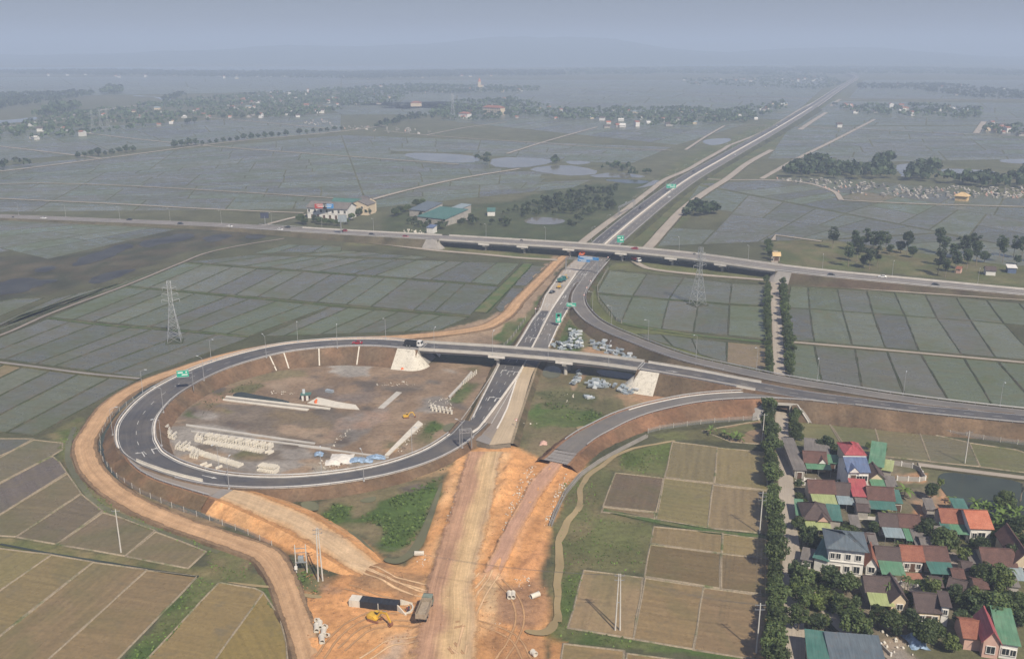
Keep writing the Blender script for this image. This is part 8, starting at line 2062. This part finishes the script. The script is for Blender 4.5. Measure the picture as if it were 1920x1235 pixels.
for x, y, r_, t in ((595,1168,1.2,.6),(610,1180,1.3,.8),(614,1197,1.4,.7)): pipe(x, y, r_, 'broken half of a pale concrete pipe in the cluster beside the dirt road', PB, t, .8, 'broken pipes')
pipe(786, 1041, 0, 'single pale pipe lying near the muddy pool at the main earthwork'); pipe(955, 1121, 1.6, 'left pipe of a close pair right of the main earthwork', s=.9); pipe(962, 1121, 1.6, 'right pipe of a close pair right of the main earthwork', s=.9)
pipe(1003, 1122, .6, 'pale pipe lying aslant beside the muddy stream'); pipe(1001, 1229, 2.2, 'pale pipe near the bottom of the earthworks', PB)
# pre-cast blocks in the yard
def block_mesh():
    m = MB(); m.mesh_part([(-1.25, -.25, 0), (1.25, -.25, 0), (1.25, .25, 0), (-1.25, .25, 0), (-1.2, -.13, .75), (1.2, -.13, .75), (1.2, .13, .75), (-1.2, .13, .75), (-1.25, -.22, .2), (1.25, -.22, .2), (1.25, .22, .2), (-1.25, .22, .2)], [(3, 2, 1, 0), (0, 1, 9, 8), (1, 2, 10, 9), (2, 3, 11, 10), (3, 0, 8, 11), (8, 9, 5, 4), (9, 10, 6, 5), (10, 11, 7, 6), (11, 8, 4, 7), (4, 5, 6, 7)])
    return m.mesh('concrete_block', M['concrete_new'])
BM = block_mesh(); ZY = Z(300, 660, 5.147)
def block(px, py, rz, label, group, z=0.0, s=1.0):
    b = P(px, py, 0); o = bpy.data.objects.new('concrete_block', BM); COL.objects.link(o); o.location = (b.x, b.y, ground_z(b.x, b.y) + z); o.rotation_euler = (0, RNG.uniform(-.03, .03), rz + RNG.uniform(-.16, .16)); o.scale = (s, s, s); tag(o, label, 'concrete block', group)
def block_row(a, b, n, rz, label, group, s=1.0, stack=0):
    for k in range(n):
        t = k / (n - 1); x, y = a[0] + (b[0] - a[0]) * t, a[1] + (b[1] - a[1]) * t
        block(*ZY(x, y), rz, label, group, s=s)
        if stack and k % 3 != 2: block(*ZY(x, y), rz, label, group, .82 * s, s)
R1 = math.radians(62)
block_row((445,872), (985,962), 24, R1, 'pale precast block in the front of the double yard row', 'front yard row'); block_row((460,825), (1070,925), 26, R1, 'pale precast block in the back of the double yard row', 'back yard row', stack=1)
block_row((265,925), (420,990), 9, R1, 'pale precast block in the upper end of the curved yard row', 'curved yard row, upper end'); block_row((430,992), (775,1100), 20, R1, 'pale precast block in the lower part of the curved yard row', 'curved yard row, lower part')
for cx, cy, nx, ny, lb in ((50,740,3,3,'uppermost'), (90,800,4,2,'second'), (165,905,5,2,'third'), (225,900,4,2,'fourth'), (305,985,4,2,'fifth'), (350,815,4,3,'sixth')):
    for i in range(nx):
        for j in range(ny): block(*ZY(cx + i * 19, cy + j * 16 + i * 5), R1 + .5, 'pale precast block in the %s heap from the upper left of the yard' % lb, lb + ' block heap', 0 if j else .8 * (i % 2))
for i in range(9):
    for j in range(2): block(*ZY(965 + i * 20, 1105 + i * 3 + j * 30), R1, 'pale precast block in the square stack near the inner guardrail', 'square block stack', .0); 
for i in range(8): block(*ZY(975 + i * 20, 1118 + i * 3), R1, 'pale precast block on top of the square stack near the inner guardrail', 'square block stack top', .82)
for x, y in ((420,1088),(465,1104),(567,1118),(1045,965),(1070,975)): block(*ZY(x, y), R1 * .8, 'single precast block lying apart at the edge of the yard', 'loose yard blocks')
# galvanised formwork piles
def panel_mesh(L, w, h):
    m = MB(); m.box((0, 0, h - .05), (L, w, .1)); m.box((0, -w / 2 + .05, h / 2 - .06), (L, .1, h - .12)); m.box((0, w / 2 - .05, h / 2 - .06), (L, .1, h - .12))
    for k in range(4): m.box((-L / 2 + .2 + k * (L - .4) / 3, 0, h / 2 - .06), (.08, w - .22, h - .14))
    return m
FM = [panel_mesh(2.6, 1.1, .9).mesh('formwork_panel', M['steel_sheet']), panel_mesh(2.0, 1.3, .8).mesh('formwork_panel', M['steel_sheet']), panel_mesh(2.4, 1.0, 1.0).mesh('formwork_panel', M['steel_pale'])]
ZP = Z(960, 600, 5.647)
def pile(poly, n, label, group, rz0, pale=.3, zmax=1.2, jit=.25):
    wp = [(q.x, q.y) for q in W([ZP(*q) for q in poly])]; pts = scatter([ZP(*q) for q in poly], n, hash(group) % 1000 if False else len(group) * 7 + n)
    for x, y in pts:
        o = bpy.data.objects.new('formwork_panel', FM[2] if RNG.random() < pale else RNG.choice(FM[:2])); COL.objects.link(o)
        o.location = (x, y, ground_z(x, y) + RNG.choice([0, 0, zmax * .5, zmax])); k = RNG.uniform(.6, .9); o.scale = (k, k, k); o.rotation_euler = (RNG.uniform(-.2, .2), RNG.uniform(-.15, .15), rz0 + RNG.uniform(-jit, jit) + RNG.choice([0, 0, math.pi / 2])); tag(o, label, 'formwork panel', group)
pile([(610,125),(740,110),(745,190),(610,200)], 22, 'galvanised formwork panel in the small upper pile left of the bare orange patch', 'upper formwork pile', .2, .45)
pile([(400,300),(430,210),(500,260),(570,250),(620,210),(740,215),(745,300),(600,330)], 56, 'galvanised formwork panel in the large pile behind the ramp bridge', 'large formwork pile behind the bridge', .5, .4)
pile([(845,245),(980,240),(1080,300),(1250,350),(1330,410),(1280,440),(1180,410),(1080,370),(940,350),(850,290)], 74, 'galvanised formwork panel in the long pile under the dry slope', 'long formwork pile under the slope', -.5, .3)
pile([(780,650),(900,635),(1040,690),(1040,730),(800,725)], 52, 'steel-grey formwork panel in the ranked pile in front of the bridge', 'ranked formwork pile', 1.3, .1, .8, .1)
pile([(1060,715),(1150,720),(1330,700),(1330,770),(1250,800),(1150,770)], 52, 'steel-grey formwork panel in the pile beside the right abutment', 'formwork pile by the abutment', 1.1, .12)
pile([(610,650),(680,620),(730,610),(720,650),(640,710)], 18, 'formwork panel in the small pile near the bridge pier', 'formwork pile by the pier', .9, .3); pile([(690,565),(720,560),(720,590),(690,600)], 3, 'formwork panel leaning under the bridge deck', 'panels under the bridge', .9, .1)
pile([(780,815),(860,815),(860,845),(790,845)], 4, 'formwork panel lying flat in the meadow', 'panels in the meadow', .4, .2, .1)
# rubble, clods, tarpaulins
def rubble(polys, label, mat, size, dens, seed, name='rubble'):
    r = np.random.RandomState(seed); V = []; F = []; off = 0
    for i, poly in enumerate(polys):
        p = [(q.x, q.y) for q in W(poly)]; area = abs(sum(p[j][0] * p[(j + 1) % len(p)][1] - p[(j + 1) % len(p)][0] * p[j][1] for j in range(len(p)))) / 2
        for x, y in scatter(poly, max(4, int(area * dens)), seed + i):
            s = size * r.uniform(.35, 1.3); z = ground_z(x, y); c = np.array((x, y, z + s * .3))
            d = np.array([(1, 0, 0), (-1, 0, 0), (0, 1, 0), (0, -1, 0), (0, 0, 1), (0, 0, -1)]) * s * r.uniform(.5, 1.2, (6, 1)) + r.normal(size=(6, 3)) * s * .18
            V.append(c + d); F += [(off + a, off + b, off + k) for a, b, k in ((0, 2, 4), (2, 1, 4), (1, 3, 4), (3, 0, 4), (2, 0, 5), (1, 2, 5), (3, 1, 5), (0, 3, 5))]; off += 6
    tag(link(name, np_mesh(name, np.concatenate(V), F, mat)), label, 'rubble', None, 'stuff')
rubble([[(970,905),(1000,870),(1010,880),(985,930),(955,985),(935,1020),(940,990)], [(1040,920),(1062,890),(1072,895),(1050,945),(1030,990),(1015,1000)], [(780,1050),(800,1040),(806,1060),(790,1068)], [(960,1085),(990,1080),(1000,1100),(970,1108)], [(925,1165),(940,1160),(945,1172),(930,1176)], [(850,930),(856,930),(840,985),(834,985)]], 'whitish broken rock on the orange earth banks', M['concrete_new'], .30, .85, 71)
rubble([[(555,1060),(640,1055),(830,1075),(860,1120),(820,1200),(620,1240),(560,1180)], [(900,1080),(1030,1100),(1030,1200),(900,1240)], [(430,930),(560,950),(700,1050),(640,1070),(480,990)], [(800,1000),(840,900),(850,905),(820,1000)], [(905,1000),(960,880),(985,870),(950,960),(915,1060)]], 'loose orange clods over the earthworks', plain('earth_clod', (0.40, 0.23, 0.12), .95, .3, 1.0), .22, .35, 72, 'earth_clods')
rubble([[(595,865),(660,852),(700,862),(640,880),(610,885)], [(740,845),(790,790),(800,792),(750,850)], [(620,835),(650,800),(660,803),(630,840)], [(800,752),(845,745),(850,765),(805,765)], [(760,650),(830,640),(835,648),(770,654)], [(700,720),(760,715),(780,722),(720,726)], [(500,735),(530,732),(560,738),(520,742)]], 'scattered pale concrete rubble inside the loop', M['concrete_new'], .28, .6, 73)
rubble([[(1055,740),(1080,735),(1075,755),(1058,755)], [(975,785),(1010,790),(1005,797),(978,795)]], 'sandy spoil and rubble in the meadow by the tan strip', M['tan_dust'] if False else M['concrete_new'], .35, .2, 74)
rubble([[(1655,1195),(1700,1200),(1715,1235),(1660,1235)], [(1650,1180),(1670,1180),(1690,1225),(1680,1230)]], 'builders rubble in the lower village yard', M['concrete_new'], .4, .3, 75)
def tarp(px, py, w, d, mat, label, seed, h=.9, name='tarpaulin'):
    b = P(px, py); n = 12; X, Y = np.meshgrid(np.linspace(-1, 1, n), np.linspace(-1, 1, n)); H = h * np.clip(1 - (X ** 2 + Y ** 2) * .8, 0, 1) * (.4 + 1.2 * fbm(X * 3, Y * 3, seed, 3)) + .1
    e = 1 + .35 * (fbm(X * 2 + 9, Y * 2, seed + 1, 2) - .5); ids_ = np.arange(n * n).reshape(n, n); f = np.stack([ids_[:-1, :-1], ids_[:-1, 1:], ids_[1:, 1:], ids_[1:, :-1]], -1).reshape(-1, 4)
    v = np.stack([b.x + X * e * w / 2, b.y + Y * e * d / 2, ground_z(b.x, b.y) + H], -1).reshape(-1, 3)
    tag(link(name, np_mesh(name, v, f, M[mat])), label, 'tarpaulin', 'crumpled sheets on the site')
tarp(672,863,6,3.5,'blue_tarp','crumpled blue tarpaulin among rubble inside the loop, left piece',1); tarp(705,858,6,3,'blue_tarp','crumpled blue tarpaulin beside the loop guardrail, right piece',2); tarp(688,865,4,2.4,'blue_tarp','small blue tarpaulin between the two larger ones',3); tarp(640,860,7,7,'whitewash','pale plastic sheet heaped left of the blue tarpaulins',4); tarp(625,868,5,4,'whitewash','small pale plastic sheet by the weeds left of the blue tarpaulins',5)
tarp(598,852,3,3,'blue_tarp','small blue sheet at the left end of the rubble',6); tarp(762,690,4.6,3.2,'orange_plastic','crumpled orange plastic sheet at the foot of the left abutment',7,1.4); tarp(755,692,2.6,2.4,'orange_plastic','small orange plastic sheet left of the bigger one',8); tarp(1019,832,2.4,3.2,'wall_pink','pinkish sheet lying in the dry grass by the low ramp',9); tarp(866,846,2,2.6,'whitewash','white sack heap under the short gantry',10,1.2); tarp(1717,1205,4,5,'blue_tarp','blue sheet hung beside the sand heap in the lower village',11,2.2)
tarp(906,831,2.4,1.4,'black','dark bundle on the grey stub by the gravel',12)
# concrete beds, kerbs and the hut inside the loop
def slab(pts, z, label, mat='concrete', name='concrete_slab'):
    m = MB(); p = W(pts, z); m.prism([(q.x, q.y) for q in p], -.3, z); tag(m.build(name, M[mat]), label, 'slab')
slab([ZY(640,418), ZY(1647,535), ZY(1640,548), ZY(630,430)], .35, 'upper of two long pale kerb walls inside the loop', 'concrete_new', 'kerb_wall'); slab([ZY(610,448), ZY(1440,545), ZY(1420,560), ZY(605,460)], .3, 'lower of two long pale kerb walls inside the loop', 'concrete_new', 'kerb_wall')
slab([ZY(640,432), ZY(1600,545), ZY(1500,545), ZY(625,446)], .12, 'dark concrete channel floor between the two kerb walls', 'concrete_dark')
ZT = Z(560, 680, 5.615)
slab([ZT(835,472), ZT(895,478), ZT(1085,310), ZT(1030,300)], .22, 'narrow pale concrete casting bed lying aslant in the loop', 'concrete'); slab([ZT(90,420), ZT(200,360), ZT(420,410), ZT(600,440), ZT(640,490), ZT(400,470)], .2, 'broken pale concrete floor beside the small hut', 'concrete_new')
slab([ZT(905,965), ZT(950,965), ZT(1310,640), ZT(1260,605)], .4, 'rough pale concrete ridge running aslant in the loop', 'concrete_new', 'kerb_wall'); slab([ZT(0,860), ZT(950,985), ZT(945,998), ZT(0,875)], .2, 'thin pale kerb along the lower yard edge', 'concrete', 'kerb_wall'); slab([ZY(250,690), ZY(1000,800), ZY(1500,870), ZY(1490,885), ZY(1000,815), ZY(250,705)], .35, 'long pale kerb wall behind the double block row', 'concrete', 'kerb_wall'); slab([ZY(300,752), ZY(900,830), ZY(1647,920), ZY(1640,932), ZY(890,842), ZY(300,764)], .25, 'second thin kerb just behind the double block row', 'concrete', 'kerb_wall')
slab([ZT(1575,350), ZT(1695,225), ZT(1815,85), ZT(1830,95), ZT(1710,240), ZT(1590,365)], .5, 'pale kerb wall beside the row of stub posts in the loop', 'concrete', 'kerb_wall')
def stub(px, py, label, group, h=1.5, r=.28):
    b = P(px, py); m = MB(); m.tube((0, 0, -.2), (0, 0, h), r, r * .9, 10); m.tube((0, 0, h), (0, 0, h + .12), r * 1.15, r * 1.1, 10); o = m.build('stub_post', M['concrete_new']); o.location = (b.x, b.y, ground_z(b.x, b.y)); tag(o, label, 'post', group)
for k in range(9): stub(*ZT(1735 + k * 17, 228 - k * 14), 'pale stub post in the slanting row beside the kerb wall', 'slanting row of stub posts')
for k in range(6):
    for j in range(2): stub(*ZT(1395 + k * 40 + j * 14, 478 + k * 7 + j * 26), 'short pale concrete cylinder in the double row inside the loop', 'double row of cylinders', 1.3, .42)
hb_ = P(572, 751); e = empty('site_hut', (hb_.x, hb_.y, 0), .1, 'small white site hut with teal roof and water tank inside the loop', 'hut'); m = MB(); m.prism([(-1.2, 0), (1.2, 0), (1.2, 2.2), (-1.2, 2.2)], -.1, 2.2); m.build('wall', M['wall_white'], e, world=False); MB().box((.3, 1.1, 2.3), (3.8, 2.8, .16)).build('roof', M['sheet_teal'], e, world=False); MB().tube((-.5, 1.4, 2.4), (-.5, 1.4, 3.9), .55, n=12).build('water_tank', M['steel_pale'], e, world=False); MB().box((0, -.04, 1.0), (.8, .1, 1.9)).build('door', M['timber'], e, world=False)
hb_ = P(592, 756); m = MB(); m.tube((0, 0, 0), (0, 0, .8), .5, .55, 12); m.tube((0, 0, .8), (.5, 0, 1.6), .55, .3, 12); o = m.build('cement_mixer', M['orange_plastic']); o.location = hb_; tag(o, 'orange drum cement mixer beside the small hut', 'mixer')
hb_ = P(618, 735); m = MB(); m.box((0, 0, .5), (3.2, 1.4, .9)); o = m.build('steel_trough', M['steel_sheet']); o.location = hb_; o.rotation_euler = (0, 0, -.5); tag(o, 'blue-grey steel trough standing alone inside the loop', 'trough')
for x, y, z_ in ((495,664,4.9),(527,660,5.1),(598,657,5.5),(668,658,5.9)):      # chutes down the inner slope
    b = min(range(len(LOOP.c)), key=lambda i: (LOOP.c[i] - P(x, y, z_)).length); n = LOOP.n[b]; s = 1 if n.y < 0 else -1; a = LOOP.c[b] + n * (s * (LOOP.w[b] / 2 + .9)); q = a + n * (s * (a.z) * 1.12); q.z = .15
    e = empty('drain_chute', a, 0, 'narrow white drain chute down the inner loop slope', 'chute', 'drain chutes'); d = Vector((-n.y, n.x, 0)) * .25; up = Vector((0, 0, .16)); MB().face([a - d + up, a + d + up, q + d + up, q - d + up]).face([a - d, a - d + up, q - d + up, q - d]).face([a + d, q + d, q + d + up, a + d + up]).build('channel', M['concrete_new'], e)
# ------------------------------------------------------------------ buildings on the plain
house((577,409),(651,413), 16, 8.5, 'gable', 'fibro', 'two-storey cream roadside hotel with red and blue signs above its arcade', 'wall_white', 3.5, 'hotel', .8, storeys=2, cat='hotel', openings=[('window', -.9 + .3 * k, 5, 1.6, 2.2) for k in range(7)] + [('door', -.75 + .3 * k, .2, 1.9, 3) for k in range(6)])
hb_ = P(590, 411); 
for x, w, mt, lb in ((603, 9, 'sign_red', 'red shop sign with pale lettering on the hotel roof edge'), (617, 8, 'sign_blue', 'blue shop sign on the hotel roof edge')):
    b = P(x, 412); e = empty('shop_sign', (b.x, b.y - .5, 8.2), 0, lb, 'sign'); sign_panel(e, w, 3.6, 2.2, mt, [(0, .18, .7, .12), (0, -.12, .55, .1)]); MB().box((0, .3, .3), (w * .9, .2, .8)).build('bracket', M['steel'], e, world=False)
house((655,402),(690,404), 14, 8.0, 'gable', 'fibro', 'cream end wing of the roadside hotel seen at its gable', 'wall_cream', 3, 'hotel_wing', .5, ridge='y', cat='hotel', openings=[('window', -.5, 5, 1.5, 1.8), ('window', .4, 5, 1.5, 1.8), ('window', 0, 1.2, 1.5, 1.8)])
house((622,396),(692,399), 13, 6.5, 'gable', 'sheet_teal', 'large teal-roofed hall behind the roadside hotel', 'wall_cream', 3, 'hall', .8, cat='hall'); house((686,398),(706,396), 14, 8, 'gable', 'fibro', 'pale gable-ended block at the back of the hotel', 'wall_cream', 3, 'hotel_wing', .4, ridge='y', cat='hotel')
house((783,418),(835,424), 30, 5, 'mono', 'sheet_teal', 'wide teal-roofed factory shed in the trees beyond the highway', 'wall_grey', 3, 'factory', .5, cat='factory'); house((768,405),(798,408), 24, 5, 'mono', 'sheet_slate', 'slate sheet-roofed factory bay beside the teal one', 'wall_grey', 3, 'factory', .5, cat='factory'); house((838,404),(856,406), 20, 4.5, 'mono', 'sheet_paleblue', 'pale blue factory bay at the right of the teal one', 'wall_grey', 2, 'factory', .5, cat='factory')
house((914,405),(928,405), 8, 3.5, 'mono', 'sheet_teal', 'small teal-roofed shed with white front in the dark orchard', 'wall_white', 1.5, 'factory', .4, cat='factory'); house((800,437),(812,438), 6, 4, 'mono', 'sheet_blue', 'blue-roofed stall on the waste yard beside the highway', 'wall_white', 1, 'shed', .4, cat='shed')
house((1430+20,490),(1430+31,490), 2, 4.2, 'gable', 'wall_yellow', 'yellow village gate with tiled top over the lane beyond the overpass', 'wall_cream', 1.2, 'village_gate', .8, cat='gate', openings=[('door', 0, 0, 3, 3)])
house((1530+40,372),(1810,376), 8, 4, 'hip', 'tile_orange', 'x') if False else house((1790,376),(1812,378), 8, 4, 'hip', 'wall_yellow', 'small pale temple pavilion in front of the long cemetery', 'wall_yellow', 3, 'temple', 1.0, cat='temple')
house((1848,516),(1866,517), 6, 3, 'gable', 'tile_dark', 'small dark-roofed hut in the grove beyond the highway', 'wall_white', 1.5, 'hut', .5, cat='hut'); house((1889,512),(1905,513), 6, 3.2, 'mono', 'wall_white', 'small white-roofed blue hut at the right of the grove', 'sheet_blue', .6, 'hut', .5, cat='hut'); house((1792,512),(1800,513), 5, 2.6, 'gable', 'tile_red', 'tiny brick hut under the grove trees', 'wall_pink', 1, 'hut', .4, cat='hut')
house((1570,239),(1579,239), 8, 5, 'gable', 'tile_dark', 'lone white house alone by the right frontage road', 'wall_white', 2.5, 'farm_house', .5)
house((860,221),(876,222), 12, 8, 'hip', 'tile_red', 'pale school wing in the far village', 'wall_white', 3, 'school', .6, cat='school'); house((905,214),(938,216), 14, 13, 'hip', 'tile_red', 'cream school with a red roof rising from the far village', 'wall_cream', 4, 'school', .8, cat='school', openings=[('window', -.9 + .2 * k, z, 2, 2) for k in range(10) for z in (2, 6, 10)]); house((770,200),(790,200), 14, 8, 'hip', 'tile_red', 'cream hall at the edge of the middle village', 'wall_cream', 3, 'school', .8, cat='school')
e = empty('church', P(899, 167), 0, 'pale church tower above the middle village', 'church'); m = MB(); m.box((0, 0, 11), (9, 9, 22)); m.build('tower', M['wall_cream'], e, world=False); m = MB(); m.tube((0, 0, 22), (0, 0, 34), 5.2, .3, 8); m.build('spire', M['tile_orange'], e, world=False); m = MB(); m.prism([(-9, 6), (9, 6), (9, 34), (-9, 34)], 0, 11); m.build('nave', M['wall_cream'], e, world=False)
# small houses of the far villages, one object each
def tiny(w, d, h, rise, wallm, roofm):
    m = MB(); W2 = w / 2
    m.mesh_part([(-W2, 0, 0), (W2, 0, 0), (W2, d, 0), (-W2, d, 0), (-W2, 0, h), (W2, 0, h), (W2, d, h), (-W2, d, h), (-W2, d / 2, h + rise * .96), (W2, d / 2, h + rise * .96)], [(0, 1, 5, 4), (2, 3, 7, 6), (1, 2, 6, 9, 5), (3, 0, 4, 8, 7)], 0)
    o = .5
    for yy in (-o, d + o): m.face([(-W2 - o, yy, h - .2), (W2 + o, yy, h - .2), (W2 + o, d / 2, h + rise), (-W2 - o, d / 2, h + rise)], 1)
    return m.mesh('village_house', [M[wallm], M[roofm]])
TN = [tiny(11, 8, 4, 2.6, 'wall_grey', 'tile_red'), tiny(9, 8, 4, 2.4, 'wall_cream', 'tile_brown'), tiny(12, 9, 6, 2.6, 'wall_white', 'tile_dark'), tiny(8, 10, 8, 2, 'wall_white', 'tile_red'), tiny(14, 9, 4, 2, 'wall_cream', 'sheet_paleblue'), tiny(10, 8, 3.6, 2.4, 'wall_white', 'wall_white'), tiny(9, 7, 3.5, 2.2, 'wall_white', 'tile_orange'), tiny(13, 9, 4, 2.2, 'wall_grey', 'tile_dark')]
NH = {5: 95, 6: 40, 7: 46, 8: 22, 9: 24, 10: 18, 11: 14, 12: 26}
for lab, poly, dens, sd in VIL:
    for x, y in scatter(poly, NH[sd], 300 + sd):
        o = bpy.data.objects.new('village_house', RNG.choice(TN)); COL.objects.link(o); o.location = (x, y, 0); o.rotation_euler = (0, 0, RNG.choice([0, 0, .3, -.3, 1.57, 3.3])); k = RNG.uniform(.55, .95); o.scale = (k, k, k * RNG.uniform(.9, 1.2))
        tag(o, 'small hazy house in the ' + lab, 'house', 'houses: ' + lab)
BANK = [[(-200,143),(400,148),(660,150),(660,144),(400,140),(-200,138)], [(680,150),(1060,143),(1060,140),(680,143)], [(1450,150),(1530,146),(1535,152),(1460,156)], [(700,112),(1300,104),(1300,112),(700,118)]]
for i, (poly, n) in enumerate(zip(BANK, (22, 10, 8, 14))):
    for x, y in scatter(poly, n, 400 + i): o = bpy.data.objects.new('village_house', RNG.choice(TN)); COL.objects.link(o); o.location = (x, y, 0); o.rotation_euler = (0, 0, RNG.uniform(-.4, .4)); o.scale = (1.1,) * 3; tag(o, ['pale house in the long treeline on the near river bank', 'pale house in the middle of the river treeline', 'white house by the hazy end of the viaduct', 'faint pale building at the foot of the far hills'][i], 'house', 'houses on the horizon %d' % i)
# cemetery tombs
def tomb(kind):
    m = MB()
    if kind == 0: m.box((0, 0, .35), (1.6, 2.6, .7)); m.box((0, 1.0, 1.2), (1.2, .3, 1.2)); m.box((0, 1.0, 1.9), (1.5, .5, .25), taper=.6)
    elif kind == 1: m.box((0, 0, .25), (2.4, 3.2, .5)); m.box((0, .2, .8), (1.4, 2, .6), taper=.8); m.box((0, 1.3, 1.4), (1.6, .35, 1.6))
    else:
        m.box((0, 0, .2), (3, 3.4, .4))
        for x in (-1.2, 1.2):
            for y in (-1.3, 1.3): m.box((x, y, 1.2), (.25, .25, 1.7))
        m.box((0, 0, 2.2), (3.2, 3.6, .6), taper=.45)
    return m
def tomb_mesh(k, mat): return tomb(k).mesh('tomb', M[mat])
TM = [tomb_mesh(0, 'concrete'), tomb_mesh(1, 'concrete_dark'), tomb_mesh(2, 'concrete_dark'), tomb_mesh(0, 'concrete_dark'), tomb_mesh(1, 'wall_grey'), tomb_mesh(2, 'wall_grey'), tomb_mesh(0, 'wall_pink'), tomb_mesh(1, 'concrete')]
CEM = [([(1440,334),(1560,338),(1700,348),(1950,352),(1950,372),(1700,372),(1580,362),(1540,352)], 230, 'small grey tomb in the long cemetery below the dark belt of trees', 'tombs of the long cemetery'), ([(640,236),(700,238),(820,245),(810,254),(700,248),(560,232),(600,224)], 70, 'small pale tomb in the cemetery beside the far farm road', 'tombs of the far cemetery')]
for poly, n, lb, gr in CEM:
    for x, y in scatter(poly, n, 500 + n): o = bpy.data.objects.new('tomb', RNG.choice(TM)); COL.objects.link(o); o.location = (x, y, 0); o.rotation_euler = (0, 0, RNG.choice([.2, .2, 1.77]) + RNG.uniform(-.1, .1)); k = RNG.uniform(.55, 1.0) * (1.2 if n < 100 else 1); o.scale = (k, k, k); tag(o, lb, 'tomb', gr)
rubble([[(1190/1,0)] and [(755,430),(790,432),(800,440),(760,438)]], 'heaped scrap on the waste yard beside the highway', M['concrete_new'], .9, .12, 80)
S.cycles.use_denoising = True
S.cycles.volume_bounces = 1
S.cycles.max_bounces = 6
S.cycles.transparent_max_bounces = 12
